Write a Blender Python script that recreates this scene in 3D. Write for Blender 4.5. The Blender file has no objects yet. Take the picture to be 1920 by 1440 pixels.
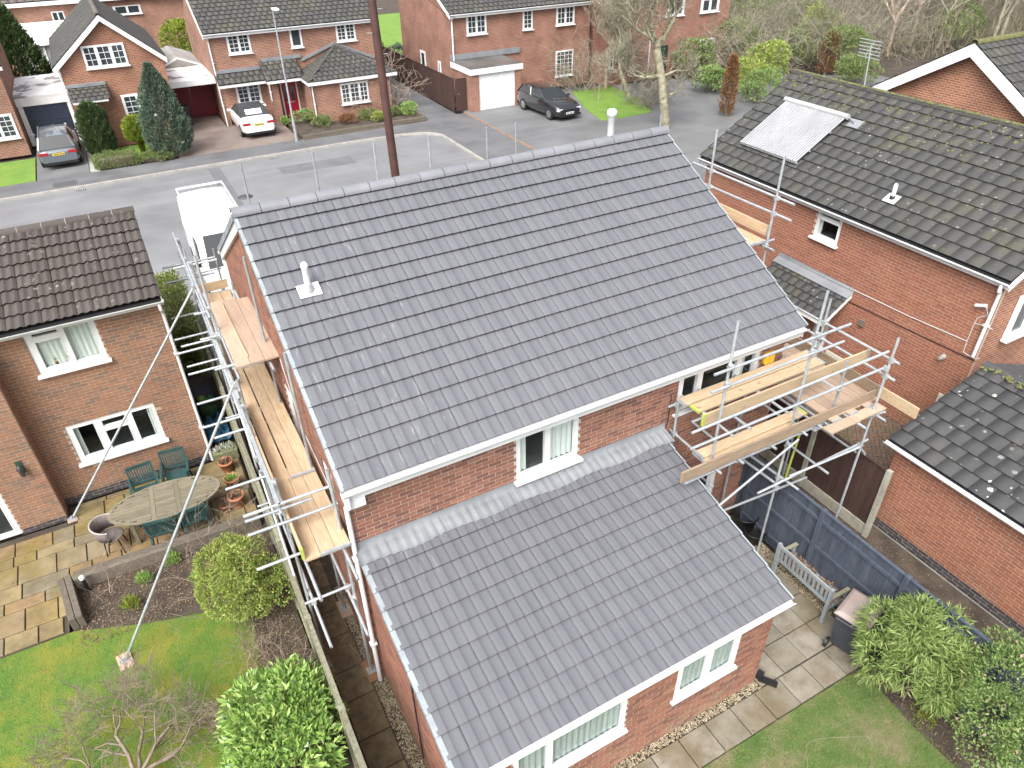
import bpy, math, random
import numpy as np
from mathutils import Vector, Matrix
random.seed(7); RNG = np.random.default_rng(7)
R = math.radians
SC = bpy.context.scene
COL = SC.collection
# ------------------------------------------------------------------ camera
CAMF, CAMP = 1343.6224, np.array([-1.2663, -7.5058, 11.3869])
YAW, PITCH, ROLL = 0.4916, 0.6176, -0.0179
def cam_axes():
    cy, sy, cp, sp = math.cos(YAW), math.sin(YAW), math.cos(PITCH), math.sin(PITCH)
    f = np.array([sy*cp, cy*cp, -sp]); r = np.array([cy, -sy, 0.0]); u = np.cross(r, f)
    cr, sr = math.cos(ROLL), math.sin(ROLL)
    return cr*r+sr*u, -sr*r+cr*u, f
CR, CU, CF = cam_axes()
cam = bpy.data.cameras.new('camera'); camo = bpy.data.objects.new('camera', cam); COL.objects.link(camo)
camo.matrix_world = Matrix(((CR[0], CU[0], -CF[0], CAMP[0]), (CR[1], CU[1], -CF[1], CAMP[1]), (CR[2], CU[2], -CF[2], CAMP[2]), (0, 0, 0, 1)))
cam.sensor_width = 36; cam.lens = 36*CAMF/1920; cam.clip_start = 0.1; cam.clip_end = 2000
SC.camera = camo
SC.render.resolution_x, SC.render.resolution_y = 1024, 768
# ------------------------------------------------------------------ sky, sun, exposure
SUN_EL, SUN_AZ = R(52), R(228)          # azimuth clockwise from +Y
w = bpy.data.worlds.new('World'); SC.world = w; w.use_nodes = True
nt = w.node_tree; nt.nodes.clear()
sky = nt.nodes.new('ShaderNodeTexSky'); sky.sky_type = 'NISHITA'; sky.sun_disc = False
sky.sun_elevation = SUN_EL; sky.sun_rotation = SUN_AZ; sky.air_density = 1.0; sky.dust_density = 6.0; sky.ozone_density = 1.0
hs = nt.nodes.new('ShaderNodeHueSaturation'); hs.inputs['Saturation'].default_value = 0.34
bg = nt.nodes.new('ShaderNodeBackground'); bg.inputs[1].default_value = 0.15
wo = nt.nodes.new('ShaderNodeOutputWorld')
nt.links.new(sky.outputs[0], hs.inputs['Color']); nt.links.new(hs.outputs[0], bg.inputs[0]); nt.links.new(bg.outputs[0], wo.inputs[0])
sl = bpy.data.lights.new('sun', 'SUN'); sl.energy = 1.25; sl.angle = R(35); sl.color = (1, 0.985, 0.96)
so = bpy.data.objects.new('sun', sl); COL.objects.link(so)
sd = Vector((math.sin(SUN_AZ)*math.cos(SUN_EL), math.cos(SUN_AZ)*math.cos(SUN_EL), math.sin(SUN_EL)))
so.rotation_euler = sd.to_track_quat('Z', 'Y').to_euler(); so.location = (0, -20, 40)
SC.view_settings.view_transform = 'Standard'; SC.view_settings.look = 'None'; SC.view_settings.gamma = 1
SC.view_settings.use_curve_mapping = False; SC.view_settings.exposure = 1.2
# ------------------------------------------------------------------ pixels to points (distance from a known plane)
def ray(u, v): return CR*((u-960)/CAMF) - CU*((v-720)/CAMF) + CF
def at(u, v, x=None, y=None, z=None):
    d = ray(u, v)
    for ax, val in ((0, x), (1, y), (2, z)):
        if val is not None: return Vector(CAMP + d*((val-CAMP[ax])/d[ax]))
def px(p):
    q = np.array(p, float)-CAMP; w_ = q@CF; return 960+CAMF*(q@CR)/w_, 720-CAMF*(q@CU)/w_, w_
# ------------------------------------------------------------------ objects
def wm(o): return (wm(o.parent) @ o.matrix_parent_inverse if o.parent else Matrix()) @ o.matrix_basis
def setp(o, parent, world=True):
    if parent is not None:
        o.parent = parent
        if world: o.matrix_parent_inverse = wm(parent).inverted()
def tag(o, label=None, cat=None, group=None, kind=None):
    if label: o['label'] = label
    if cat: o['category'] = cat
    if group: o['group'] = group
    if kind: o['kind'] = kind
    return o
def thing(name, label, cat, loc=(0, 0, 0), rz=0.0, group=None):
    o = bpy.data.objects.new(name, None); COL.objects.link(o); o.location = loc; o.rotation_euler = (0, 0, rz); o.empty_display_size = 0.2
    return tag(o, label, cat, group)
def inst(name, me, M, parent=None):
    o = bpy.data.objects.new(name, me); COL.objects.link(o); o.matrix_basis = M; setp(o, parent); return o
def copy_tree(o, parent=None):
    c = o.copy(); COL.objects.link(c)
    if parent is not None: c.parent = parent
    for ch in list(o.children): copy_tree(ch, c)
    return c
class MB:
    def __init__(s): s.v = []; s.f = []; s.sm = []
    def add(s, vs, fs, smooth=False):
        n = len(s.v); s.v += [tuple(p) for p in vs]; s.f += [tuple(i+n for i in f) for f in fs]; s.sm += [smooth]*len(fs); return s
    def box(s, x0, x1, y0, y1, z0, z1, bottom=True):
        v = [(x, y, z) for z in (z0, z1) for y in (y0, y1) for x in (x0, x1)]
        f = [(4, 5, 7, 6), (0, 1, 5, 4), (1, 3, 7, 5), (3, 2, 6, 7), (2, 0, 4, 6)]
        if bottom: f.append((0, 2, 3, 1))
        return s.add(v, f)
    def obox(s, c, ax, ay, az):   # centre and three half axes
        c, ax, ay, az = map(Vector, (c, ax, ay, az))
        v = [c+i*ax+j*ay+k*az for k in (-1, 1) for j in (-1, 1) for i in (-1, 1)]
        return s.add(v, [(4, 5, 7, 6), (0, 1, 5, 4), (1, 3, 7, 5), (3, 2, 6, 7), (2, 0, 4, 6), (0, 2, 3, 1)])
    def bar(s, p, q, w, h, up=(0, 0, 1)):
        p, q = Vector(p), Vector(q); d = q-p; a = d.normalized(); side = a.cross(Vector(up))
        if side.length < 1e-4: side = a.cross(Vector((1, 0, 0)))
        side.normalize(); u = side.cross(a)
        return s.obox((p+q)/2, d/2, side*w/2, u*h/2)
    def tube(s, p, q, r, n=10, r2=None, caps=True):
        p, q = Vector(p), Vector(q); a = (q-p).normalized(); b = a.orthogonal().normalized(); c = a.cross(b); r2 = r if r2 is None else r2
        vs = []
        for o_, rr in ((p, r), (q, r2)): vs += [o_+b*rr*math.cos(2*math.pi*i/n)+c*rr*math.sin(2*math.pi*i/n) for i in range(n)]
        s.add(vs, [(i, (i+1) % n, n+(i+1) % n, n+i) for i in range(n)], True)
        if caps: s.add(vs, [tuple(range(n-1, -1, -1)), tuple(range(n, 2*n))])
        return s
    def path(s, pts, r, n=8):
        for a, b in zip(pts, pts[1:]): s.tube(a, b, r, n)
        return s
    def lathe(s, c, prof, n=20, smooth=True):    # prof: list of (radius, z)
        c = Vector(c); vs = []
        for r_, z in prof: vs += [c+Vector((r_*math.cos(2*math.pi*i/n), r_*math.sin(2*math.pi*i/n), z)) for i in range(n)]
        m = len(prof)
        s.add(vs, [(k*n+i, k*n+(i+1) % n, (k+1)*n+(i+1) % n, (k+1)*n+i) for k in range(m-1) for i in range(n)], smooth)
        return s.add(vs, [tuple(range(n-1, -1, -1)), tuple(range((m-1)*n, m*n))])
    def prism(s, poly, d):   # polygon (list of 3d points) extruded by d
        d = Vector(d); n = len(poly); a = [Vector(p) for p in poly]; v = a+[p+d for p in a]
        return s.add(v, [tuple(range(n)), tuple(range(2*n-1, n-1, -1))]+[(i, i+n, (i+1) % n+n, (i+1) % n) for i in range(n)])
    def mesh(s, name, m):
        me = bpy.data.meshes.new(name); me.from_pydata(s.v, [], s.f)
        me.polygons.foreach_set('use_smooth', s.sm)
        if m is not None: me.materials.append(m)
        me.update(); return me
    def build(s, name, m, parent=None, local=False, bevel=0.0):
        o = bpy.data.objects.new(name, s.mesh(name, m)); COL.objects.link(o); setp(o, parent, not local)
        if bevel:
            b = o.modifiers.new('bevel', 'BEVEL'); b.width = bevel; b.segments = 2; b.limit_method = 'ANGLE'
        return o
def np_mesh(name, V, F, m, parent=None, smooth=False):
    """V (n,3), F (m,k) arrays, k fixed"""
    me = bpy.data.meshes.new(name); V = np.asarray(V, np.float32); F = np.asarray(F, np.int32); k = F.shape[1]
    me.vertices.add(len(V)); me.vertices.foreach_set('co', V.ravel())
    me.loops.add(F.size); me.loops.foreach_set('vertex_index', F.ravel())
    me.polygons.add(len(F)); me.polygons.foreach_set('loop_start', np.arange(0, F.size, k, dtype=np.int32))
    me.polygons.foreach_set('use_smooth', np.full(len(F), smooth, bool))
    me.materials.append(m); me.update(calc_edges=True)
    o = bpy.data.objects.new(name, me); COL.objects.link(o); setp(o, parent); return o
# ------------------------------------------------------------------ materials
class NT:
    def __init__(s, name):
        s.m = bpy.data.materials.new(name); s.m.use_nodes = True; s.t = s.m.node_tree; s.b = s.t.nodes['Principled BSDF']
        s.pos = None
    def n(s, kind, **kw):
        x = s.t.nodes.new('ShaderNode'+kind)
        for k, v in kw.items(): setattr(x, k, v)
        return x
    def l(s, a, b): s.t.links.new(a, b)
    def P(s):
        if s.pos is None: s.pos = s.n('NewGeometry').outputs['Position']
        return s.pos
    def mapped(s, sc=(1, 1, 1), rot=(0, 0, 0), src=None):
        mp = s.n('Mapping'); mp.inputs['Scale'].default_value = sc; mp.inputs['Rotation'].default_value = rot
        s.l(src or s.P(), mp.inputs[0]); return mp.outputs[0]
    def noise(s, scale, detail=3, rough=0.55, vec=None):
        x = s.n('TexNoise'); x.inputs['Scale'].default_value = scale; x.inputs['Detail'].default_value = detail; x.inputs['Roughness'].default_value = rough
        s.l(vec or s.P(), x.inputs['Vector']); return x.outputs['Fac']
    def ramp(s, fac, stops):
        x = s.n('ValToRGB'); e = x.color_ramp.elements
        while len(e) < len(stops): e.new(0.5)
        for q, (p, c) in zip(e, stops): q.position = p; q.color = c if len(c) == 4 else (*c, 1)
        s.l(fac, x.inputs[0]); return x.outputs[0]
    def mix(s, fac, a, b, mode='MIX'):
        x = s.n('Mix', data_type='RGBA', blend_type=mode)
        for i, v in ((0, fac), (6, a), (7, b)):
            if hasattr(v, 'is_output'): s.l(v, x.inputs[i])
            else: x.inputs[i].default_value = v if i == 0 else (v if len(v) == 4 else (*v, 1))
        return x.outputs[2]
    def math(s, op, a, b=0.0):
        x = s.n('Math', operation=op)
        for i, v in ((0, a), (1, b)):
            if hasattr(v, 'is_output'): s.l(v, x.inputs[i])
            else: x.inputs[i].default_value = v
        return x.outputs[0]
    def rand(s):   # one value for each object or loose piece
        oi = s.n('ObjectInfo').outputs['Random']; g = s.n('NewGeometry').outputs['Random Per Island']
        return s.math('FRACT', s.math('ADD', oi, s.math('MULTIPLY', g, 7.31)))
    def bump(s, fac, strength=0.3, dist=0.01):
        b = s.n('Bump'); b.inputs['Strength'].default_value = strength; b.inputs['Distance'].default_value = dist
        s.l(fac, b.inputs['Height']); s.l(b.outputs[0], s.b.inputs['Normal'])
    def done(s, col=None, rough=0.7, metal=0.0, spec=None):
        if col is not None:
            if hasattr(col, 'is_output'): s.l(col, s.b.inputs['Base Color'])
            else: s.b.inputs['Base Color'].default_value = (*col, 1)
        if hasattr(rough, 'is_output'): s.l(rough, s.b.inputs['Roughness'])
        else: s.b.inputs['Roughness'].default_value = rough
        s.b.inputs['Metallic'].default_value = metal
        if spec is not None: s.b.inputs['Specular IOR Level'].default_value = spec
        return s.m
def noisy(name, c1, c2, scale=4, rough=0.7, bump=0.2, bscale=None, metal=0.0, dist=0.01, detail=4, rnd=0.0, stretch=None, spec=None):
    t = NT(name); vec = t.mapped(stretch) if stretch else None
    f = t.noise(scale, detail, vec=vec)
    c = t.ramp(f, [(0.3, c1), (0.7, c2)])
    if rnd:
        r_ = t.rand(); k = t.math('ADD', t.math('MULTIPLY', r_, rnd), 1-rnd/2)
        cc = t.n('CombineColor'); [t.l(k, cc.inputs[i]) for i in range(3)]
        c = t.mix(1.0, c, cc.outputs[0], 'MULTIPLY')
    if bump: t.bump(t.noise(bscale or scale*4, 4, vec=vec), bump, dist)
    return t.done(c, rough, metal, spec)
def plain(name, c, rough=0.5, metal=0.0, spec=None, coat=0.0):
    t = NT(name); m = t.done(c, rough, metal, spec)
    if coat: t.b.inputs['Coat Weight'].default_value = coat; t.b.inputs['Coat Roughness'].default_value = 0.05
    return m
def brick_mat(name, cols, weather=0.25, dirt=(0.09, 0.075, 0.06)):
    t = NT(name); r_ = t.rand()
    c = t.ramp(r_, [(i/len(cols), k) for i, k in enumerate(cols)])
    t.m.node_tree.nodes[-1]
    n1 = t.noise(60, 4); c = t.mix(t.math('MULTIPLY', n1, 0.25), c, (0.2, 0.10, 0.07))
    n2 = t.noise(1.6, 4); f = t.ramp(n2, [(0.48, (0, 0, 0)), (0.75, (weather,)*3)])
    c = t.mix(f, c, dirt)
    sx = t.n('SeparateXYZ'); t.l(t.P(), sx.inputs[0]); lo = t.n('MapRange'); lo.inputs[1].default_value = 0.75; lo.inputs[2].default_value = 0.1; t.l(sx.outputs[2], lo.inputs[0])
    st = t.ramp(t.noise(2.6, 5, .65), [(.44, (0, 0, 0)), (.62, (.6,)*3)]); c = t.mix(t.math('MULTIPLY', lo.outputs[0], st), c, (0.25, 0.19, 0.115)); t.bump(t.noise(140, 3), 0.25, 0.004)
    return t.done(c, 0.85)
M = {}
M['brick_main'] = brick_mat('brick_main', [(0.225, 0.094, 0.060), (0.28, 0.118, 0.074), (0.19, 0.080, 0.055), (0.305, 0.142, 0.092), (0.24, 0.105, 0.066), (0.155, 0.070, 0.052)])
M['brick_left'] = brick_mat('brick_left', [(0.25, 0.127, 0.072), (0.285, 0.147, 0.083), (0.225, 0.117, 0.069), (0.165, 0.115, 0.088), (0.26, 0.134, 0.075), (0.255, 0.14, 0.088)])
M['brick_right'] = brick_mat('brick_right', [(0.265, 0.097, 0.056), (0.30, 0.115, 0.065), (0.215, 0.082, 0.052), (0.315, 0.130, 0.074), (0.24, 0.092, 0.056), (0.28, 0.105, 0.06)], 0.12)
M['brick_blue'] = noisy('brick_blue', (0.035, 0.035, 0.042), (0.07, 0.065, 0.07), 8, 0.6, 0.3, rnd=0.4)
M['mortar'] = noisy('mortar', (0.38, 0.335, 0.29), (0.48, 0.43, 0.38), 6, 0.95, 0.3)
M['mortar_warm'] = noisy('mortar_warm', (0.37, 0.29, 0.225), (0.46, 0.375, 0.30), 6, 0.95, 0.3)
def far_brick(name, c1, c2, mortar, sc=1.0):
    t = NT(name); sx = t.n('SeparateXYZ'); t.l(t.P(), sx.inputs[0]); cx = t.n('CombineXYZ')
    t.l(t.math('ADD', sx.outputs[0], sx.outputs[1]), cx.inputs[0]); t.l(sx.outputs[2], cx.inputs[1])
    b = t.n('TexBrick'); t.l(cx.outputs[0], b.inputs['Vector']); b.inputs['Scale'].default_value = 1.0
    b.inputs['Brick Width'].default_value = 0.225*sc; b.inputs['Row Height'].default_value = 0.075*sc; b.inputs['Mortar Size'].default_value = 0.009*sc
    b.inputs['Color1'].default_value = (*c1, 1); b.inputs['Color2'].default_value = (*c2, 1); b.inputs['Mortar'].default_value = (*mortar, 1)
    f = t.ramp(t.noise(0.9, 5), [(0.35, (0.72, 0.68, 0.66)), (0.7, (1.12, 1.08, 1.05))])
    c = t.mix(1.0, b.outputs['Color'], f, 'MULTIPLY')
    t.bump(b.outputs['Fac'], -0.4, 0.006); return t.done(c, 0.88)
M['far_brick_a'] = far_brick('far_brick_a', (0.30, 0.118, 0.064), (0.21, 0.08, 0.049), (0.40, 0.30, 0.22))
M['far_brick_b'] = far_brick('far_brick_b', (0.29, 0.12, 0.073), (0.19, 0.08, 0.054), (0.42, 0.34, 0.27))
M['far_brick_c'] = far_brick('far_brick_c', (0.27, 0.115, 0.077), (0.20, 0.083, 0.058), (0.36, 0.27, 0.22))
M['upvc'] = noisy('upvc', (0.72, 0.73, 0.74), (0.62, 0.63, 0.63), 3, 0.4, 0)
M['white_paint'] = noisy('white_paint', (0.80, 0.80, 0.79), (0.66, 0.66, 0.64), 2, 0.5, 0.05)
M['cream_wood'] = noisy('cream_wood', (0.62, 0.56, 0.46), (0.52, 0.46, 0.37), 3, 0.7, 0.1)
def roof_new(name):
    t = NT(name); r_ = t.rand()
    c = t.ramp(r_, [(0.0, (0.110, 0.113, 0.126)), (0.5, (0.116, 0.119, 0.132)), (1.0, (0.122, 0.125, 0.138))])
    n = t.noise(2.2, 5); c = t.mix(t.ramp(n, [(0.45, (0, 0, 0)), (0.8, (0.4, 0.4, 0.4))]), c, (0.138, 0.140, 0.152))
    # chalky drips below the soil vent and scuffs up the slope at the verge side
    sx = t.n('SeparateXYZ'); t.l(t.P(), sx.inputs[0])
    def band(v, a, b, k):
        m1 = t.n('MapRange'); m1.inputs[1].default_value = a-k; m1.inputs[2].default_value = a; t.l(v, m1.inputs[0])
        m2 = t.n('MapRange'); m2.inputs[1].default_value = b+k; m2.inputs[2].default_value = b; t.l(v, m2.inputs[0])
        return t.math('MULTIPLY', m1.outputs[0], m2.outputs[0])
    st = t.noise(1.0, 5, 0.65, t.mapped((26, 2.2, 2.2))); st = t.ramp(st, [(0.60, (0, 0, 0)), (0.70, (1, 1, 1))])
    area = t.math('MULTIPLY', band(sx.outputs[0], 0.35, 1.75, 0.5), band(sx.outputs[1], -0.4, 3.4, 0.7))
    f = t.math('MULTIPLY', t.math('MULTIPLY', st, area), 0.55); c = t.mix(f, c, (0.36, 0.36, 0.37))
    t.bump(t.noise(220, 3), 0.18, 0.003)
    return t.done(c, t.math('ADD', t.math('MULTIPLY', n, 0.2), 0.6), 0, 0.3)
M['tile_new'] = roof_new('tile_new')
M['ridge_new'] = noisy('ridge_new', (0.15, 0.155, 0.17), (0.19, 0.195, 0.21), 3, 0.55, 0.1, 90, rnd=0.15, dist=0.003)
M['verge_grey'] = noisy('verge_grey', (0.30, 0.335, 0.355), (0.22, 0.25, 0.27), 5, 0.4, 0.05, rnd=0.2)
def roof_old(name, a, b, moss, lich, moss_amt=0.55, lich_amt=0.5, lsc=9.0, scale=1.0):
    t = NT(name); r_ = t.rand(); c = t.ramp(r_, [(0, a), (1, b)])
    c = t.mix(t.math('MULTIPLY', t.noise(30, 4), 0.5), c, tuple(x*0.55 for x in a))
    n = t.noise(1.1, 6, 0.7); c = t.mix(t.ramp(n, [(0.5, (0, 0, 0)), (0.68, (moss_amt,)*3)]), c, moss)
    v = t.n('TexVoronoi'); v.inputs['Scale'].default_value = lsc; t.l(t.P(), v.inputs['Vector'])
    cs = t.n('SeparateColor'); t.l(v.outputs['Color'], cs.inputs[0]); thr = t.math('ADD', t.math('MULTIPLY', t.math('POWER', cs.outputs[0], 2.5), 0.36), 0.02)
    sp = t.ramp(t.math('SUBTRACT', t.math('ADD', v.outputs['Distance'], t.math('MULTIPLY', t.noise(26, 4), 0.42)), thr), [(0.16, (1, 1, 1)), (0.21, (0, 0, 0))])
    big = t.ramp(t.noise(0.75, 4, 0.6), [(0.47, (0, 0, 0)), (0.62, (lich_amt,)*3)])
    c = t.mix(t.math('MULTIPLY', sp, big), c, lich)
    t.bump(t.noise(55, 4), 0.5, 0.008); return t.done(c, 0.85)
M['tile_right'] = roof_old('tile_right', (0.050, 0.050, 0.049), (0.066, 0.065, 0.063), (0.082, 0.083, 0.045), (0.34, 0.34, 0.30), 0.55, 0.6)
M['tile_garage'] = roof_old('tile_garage', (0.048, 0.048, 0.05), (0.062, 0.062, 0.064), (0.09, 0.09, 0.075), (0.50, 0.50, 0.45), 0.35, 1.0, 7.5)
M['tile_left'] = roof_old('tile_left', (0.060, 0.050, 0.045), (0.086, 0.072, 0.065), (0.055, 0.045, 0.03), (0.5, 0.47, 0.42), 0.5, 0.35, 8)
M['tile_far'] = roof_old('tile_far', (0.052, 0.051, 0.049), (0.070, 0.068, 0.065), (0.11, 0.11, 0.06), (0.35, 0.35, 0.31), 0.45, 0.35, 5)
M['tile_far_brown'] = roof_old('tile_far_brown', (0.10, 0.083, 0.075), (0.13, 0.112, 0.10), (0.13, 0.125, 0.075), (0.42, 0.40, 0.36), 0.5, 0.6, 6)
M['moss'] = noisy('moss', (0.075, 0.08, 0.025), (0.15, 0.15, 0.06), 9, 0.95, 0.8, 30, dist=0.03)
M['lead'] = noisy('lead', (0.15, 0.16, 0.172), (0.215, 0.228, 0.24), 2, 0.75, 0.35, 18, dist=0.01)
M['galv'] = noisy('galv', (0.34, 0.37, 0.39), (0.50, 0.53, 0.55), 9, 0.42, 0.1, metal=0.45, rnd=0.25)
M['galv_dark'] = noisy('galv_dark', (0.30, 0.32, 0.33), (0.45, 0.46, 0.46), 9, 0.5, 0.1, metal=0.4)
def wood(name, a, b, knots=0.5, rnd=0.25, stretch=(1.2, 9, 9), rough=0.75):
    t = NT(name); vec = t.mapped(stretch)
    g = t.noise(3.0, 5, 0.6, vec); c = t.ramp(g, [(0.3, a), (0.7, b)])
    r_ = t.rand(); k = t.math('ADD', t.math('MULTIPLY', r_, rnd), 1-rnd/2); cc = t.n('CombineColor'); [t.l(k, cc.inputs[i]) for i in range(3)]
    c = t.mix(1.0, c, cc.outputs[0], 'MULTIPLY')
    if knots:
        kn = t.ramp(t.noise(5.5, 2, 0.4), [(0.70, (0, 0, 0)), (0.76, (knots,)*3)]); c = t.mix(kn, c, (0.16, 0.09, 0.04))
    t.bump(g, 0.25, 0.004); return t.done(c, rough)
M['board_y'] = wood('board_y', (0.38, 0.265, 0.16), (0.51, 0.38, 0.25), stretch=(9, 1.2, 9))
M['board_x'] = wood('board_x', (0.39, 0.285, 0.175), (0.52, 0.40, 0.265), stretch=(1.2, 9, 9))
M['board_old_x'] = wood('board_old_x', (0.19, 0.14, 0.095), (0.30, 0.225, 0.155), stretch=(1.2, 9, 9))
M['plyboard'] = wood('plyboard', (0.33, 0.235, 0.17), (0.41, 0.305, 0.225), 0.3, stretch=(7, 1.2, 9))
M['lime_band'] = plain('lime_band', (0.36, 0.42, 0.08), 0.5)
M['glass'] = plain('glass', (0.035, 0.045, 0.05), 0.06, 0, 0.8)
M['curtain'] = noisy('curtain', (0.85, 0.85, 0.81), (0.62, 0.63, 0.62), 1.0, 0.9, 0.3, 1.0, stretch=(22, 22, 0.6))
M['pane_sheen'] = noisy('pane_sheen', (0.34, 0.37, 0.36), (0.46, 0.49, 0.48), 1.0, 0.9, 0.3, 1.0, stretch=(30, 30, 0.5))  # grey of an added sheet standing in for pale reflection in the extension panes
M['dark_room'] = noisy('dark_room', (0.03, 0.033, 0.033), (0.08, 0.085, 0.085), 3, 0.9, 0)
M['black_plastic'] = plain('black_plastic', (0.012, 0.012, 0.013), 0.45)
M['cable'] = plain('cable', (0.45, 0.45, 0.45), 0.5)
def glass_mat(name, tint=(0.90, 0.93, 0.92), refl=0.9):
    t = NT(name); o = [n for n in t.t.nodes if n.type == 'OUTPUT_MATERIAL'][0]
    tr = t.n('BsdfTransparent'); tr.inputs[0].default_value = (*tint, 1); gl = t.n('BsdfGlossy'); gl.inputs[1].default_value = 0.02
    fr = t.n('Fresnel'); fr.inputs[0].default_value = 1.55; mx = t.n('MixShader')
    bf = t.n('NewGeometry').outputs['Backfacing']; t.l(t.math('MULTIPLY', fr.outputs[0], t.math('SUBTRACT', 1.0, bf)), mx.inputs[0]); t.l(tr.outputs[0], mx.inputs[1]); t.l(gl.outputs[0], mx.inputs[2]); t.l(mx.outputs[0], o.inputs[0]); return t.m
M['pane'] = glass_mat('pane')
# ------------------------------------------------------------------ brick walls, built brick by brick
BRICK_ME = {}
def brick_unit(m):
    if m.name not in BRICK_ME:
        BRICK_ME[m.name] = MB().box(-.1075, .1075, -.004, 0.02, -.0325, .0325).mesh('brick', m)
    return BRICK_ME[m.name]
def wall_cells(L, z0, z1, openings):
    us = sorted({0, L, *[u for o in openings for u in o[:2]]}); zs = sorted({z0, z1, *[z for o in openings for z in o[2:4]]})
    for u0, u1 in zip(us, us[1:]):
        for a, b in zip(zs, zs[1:]):
            cu, cz = (u0+u1)/2, (a+b)/2
            if not any(o[0] < cu < o[1] and o[2] < cz < o[3] for o in openings): yield u0, u1, a, b
def brick_wall(house, O, ud, L, z0, z1, openings=(), m='brick_main', mortar='mortar', top=None, name='wall', depth=0.1, lowm=None, lowz=0.0, pool=None):
    """wall in the vertical plane through O along ud; outward normal = ud x z. top(u) cuts the wall off (gable)."""
    O, ud = Vector(O), Vector(ud).normalized(); nrm = ud.cross(Vector((0, 0, 1)))
    mb = MB()
    for u0, u1, a, b in wall_cells(L, z0, z1, openings):
        pts = [(u0, a), (u1, a), (u1, b), (u0, b)]
        if top:
            k = 12; pts = [(u0, a), (u1, a)]+[(u1+(u0-u1)*i/k, max(a+.001, min(b, top(u1+(u0-u1)*i/k)))) for i in range(k+1)]
        mb.prism([O+ud*u+Vector((0, 0, z)) for u, z in pts], -nrm*depth)
    wall = mb.build(name, M[mortar], house)
    rows = []
    nrow = int(round((z1-z0)/.075))
    for j in range(nrow):
        zc = z0+.075*j+.0375
        ints = [(0.0, L)]
        if top:
            us = np.linspace(0, L, 241); ok = np.array([top(u) > zc+.03 for u in us])
            if not ok.any(): continue
            ints = [(us[ok][0], us[ok][-1])]
        for o in openings:
            if o[2]-.034 < zc < o[3]+.034:
                ints = [q for s_, e in ints for q in ((s_, min(e, o[0])), (max(s_, o[1]), e)) if q[1]-q[0] > .02]
        for s_, e in ints:
            u = math.floor(s_/.225)*.225-(0.1125 if j % 2 else 0)
            while u < e:
                a, b = max(u, s_)+.0, min(u+.215, e)
                if b-a > .04: rows.append(((a+b)/2, b-a, zc))
                u += .225
    lst = []
    for u, l_, z in rows:
        lst.append((O+ud*u+Vector((0, 0, z)), l_, ud, nrm, m if z >= lowz or not lowm else lowm, wall))
    if pool is None: place_bricks(lst, 300)
    else: pool += lst
    return wall
def place_bricks(lst, nmax):
    sc = []
    for i, (p, l_, ud, nrm, m, wall) in enumerate(lst):
        u, v, d = px(p); vis = -20 < u < 1940 and -20 < v < 1460 and d > 0
        facing = (Vector(CAMP)-p).normalized().dot(nrm)
        sc.append((facing/d**2 if vis and abs(l_-.215) < .004 else -1, i))
    sc.sort(reverse=True); single = {i for s_, i in sc[:nmax] if s_ > 0}
    rest = {}
    for i, (p, l_, ud, nrm, m, wall) in enumerate(lst):
        jit = RNG.normal(0, .0012)
        if i in single:
            Mx = Matrix.Translation(p+nrm*jit) @ Matrix((( ud.x, -nrm.x, 0, 0), (ud.y, -nrm.y, 0, 0), (0, 0, 1, 0), (0, 0, 0, 1)))
            inst('brick', brick_unit(M[m]), Mx, wall)
        else: rest.setdefault((m, wall.name), [wall, []])[1].append((p, l_, ud, nrm, jit))
    for (m, _), (wall, bl) in rest.items():
        n = len(bl); P_ = np.array([b[0] for b in bl]); L_ = np.array([b[1] for b in bl])[:, None]/2; U = np.array([b[2] for b in bl]); N = np.array([b[3] for b in bl]); J = np.array([b[4] for b in bl])[:, None]
        Zv = np.array([[0, 0, .0325]]); V = []
        for k in (-1, 1):
            for i in (-1, 1):
                for f in (0, 1): V.append(P_+U*L_*i+Zv*k+N*((.004+J)*f-.02*(1-f)))
        V = np.stack(V, 1).reshape(-1, 3)     # order: (z-,u-,back),(z-,u-,front),(z-,u+,back),(z-,u+,front),(z+,...)
        F = np.array([(1, 3, 7, 5), (4, 5, 7, 6), (0, 2, 3, 1), (0, 1, 5, 4), (2, 6, 7, 3)])
        F = (F[None]+np.arange(n)[:, None, None]*8).reshape(-1, 4)
        tag(np_mesh('bricks', V, F, M[m], wall), kind='stuff')
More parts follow.
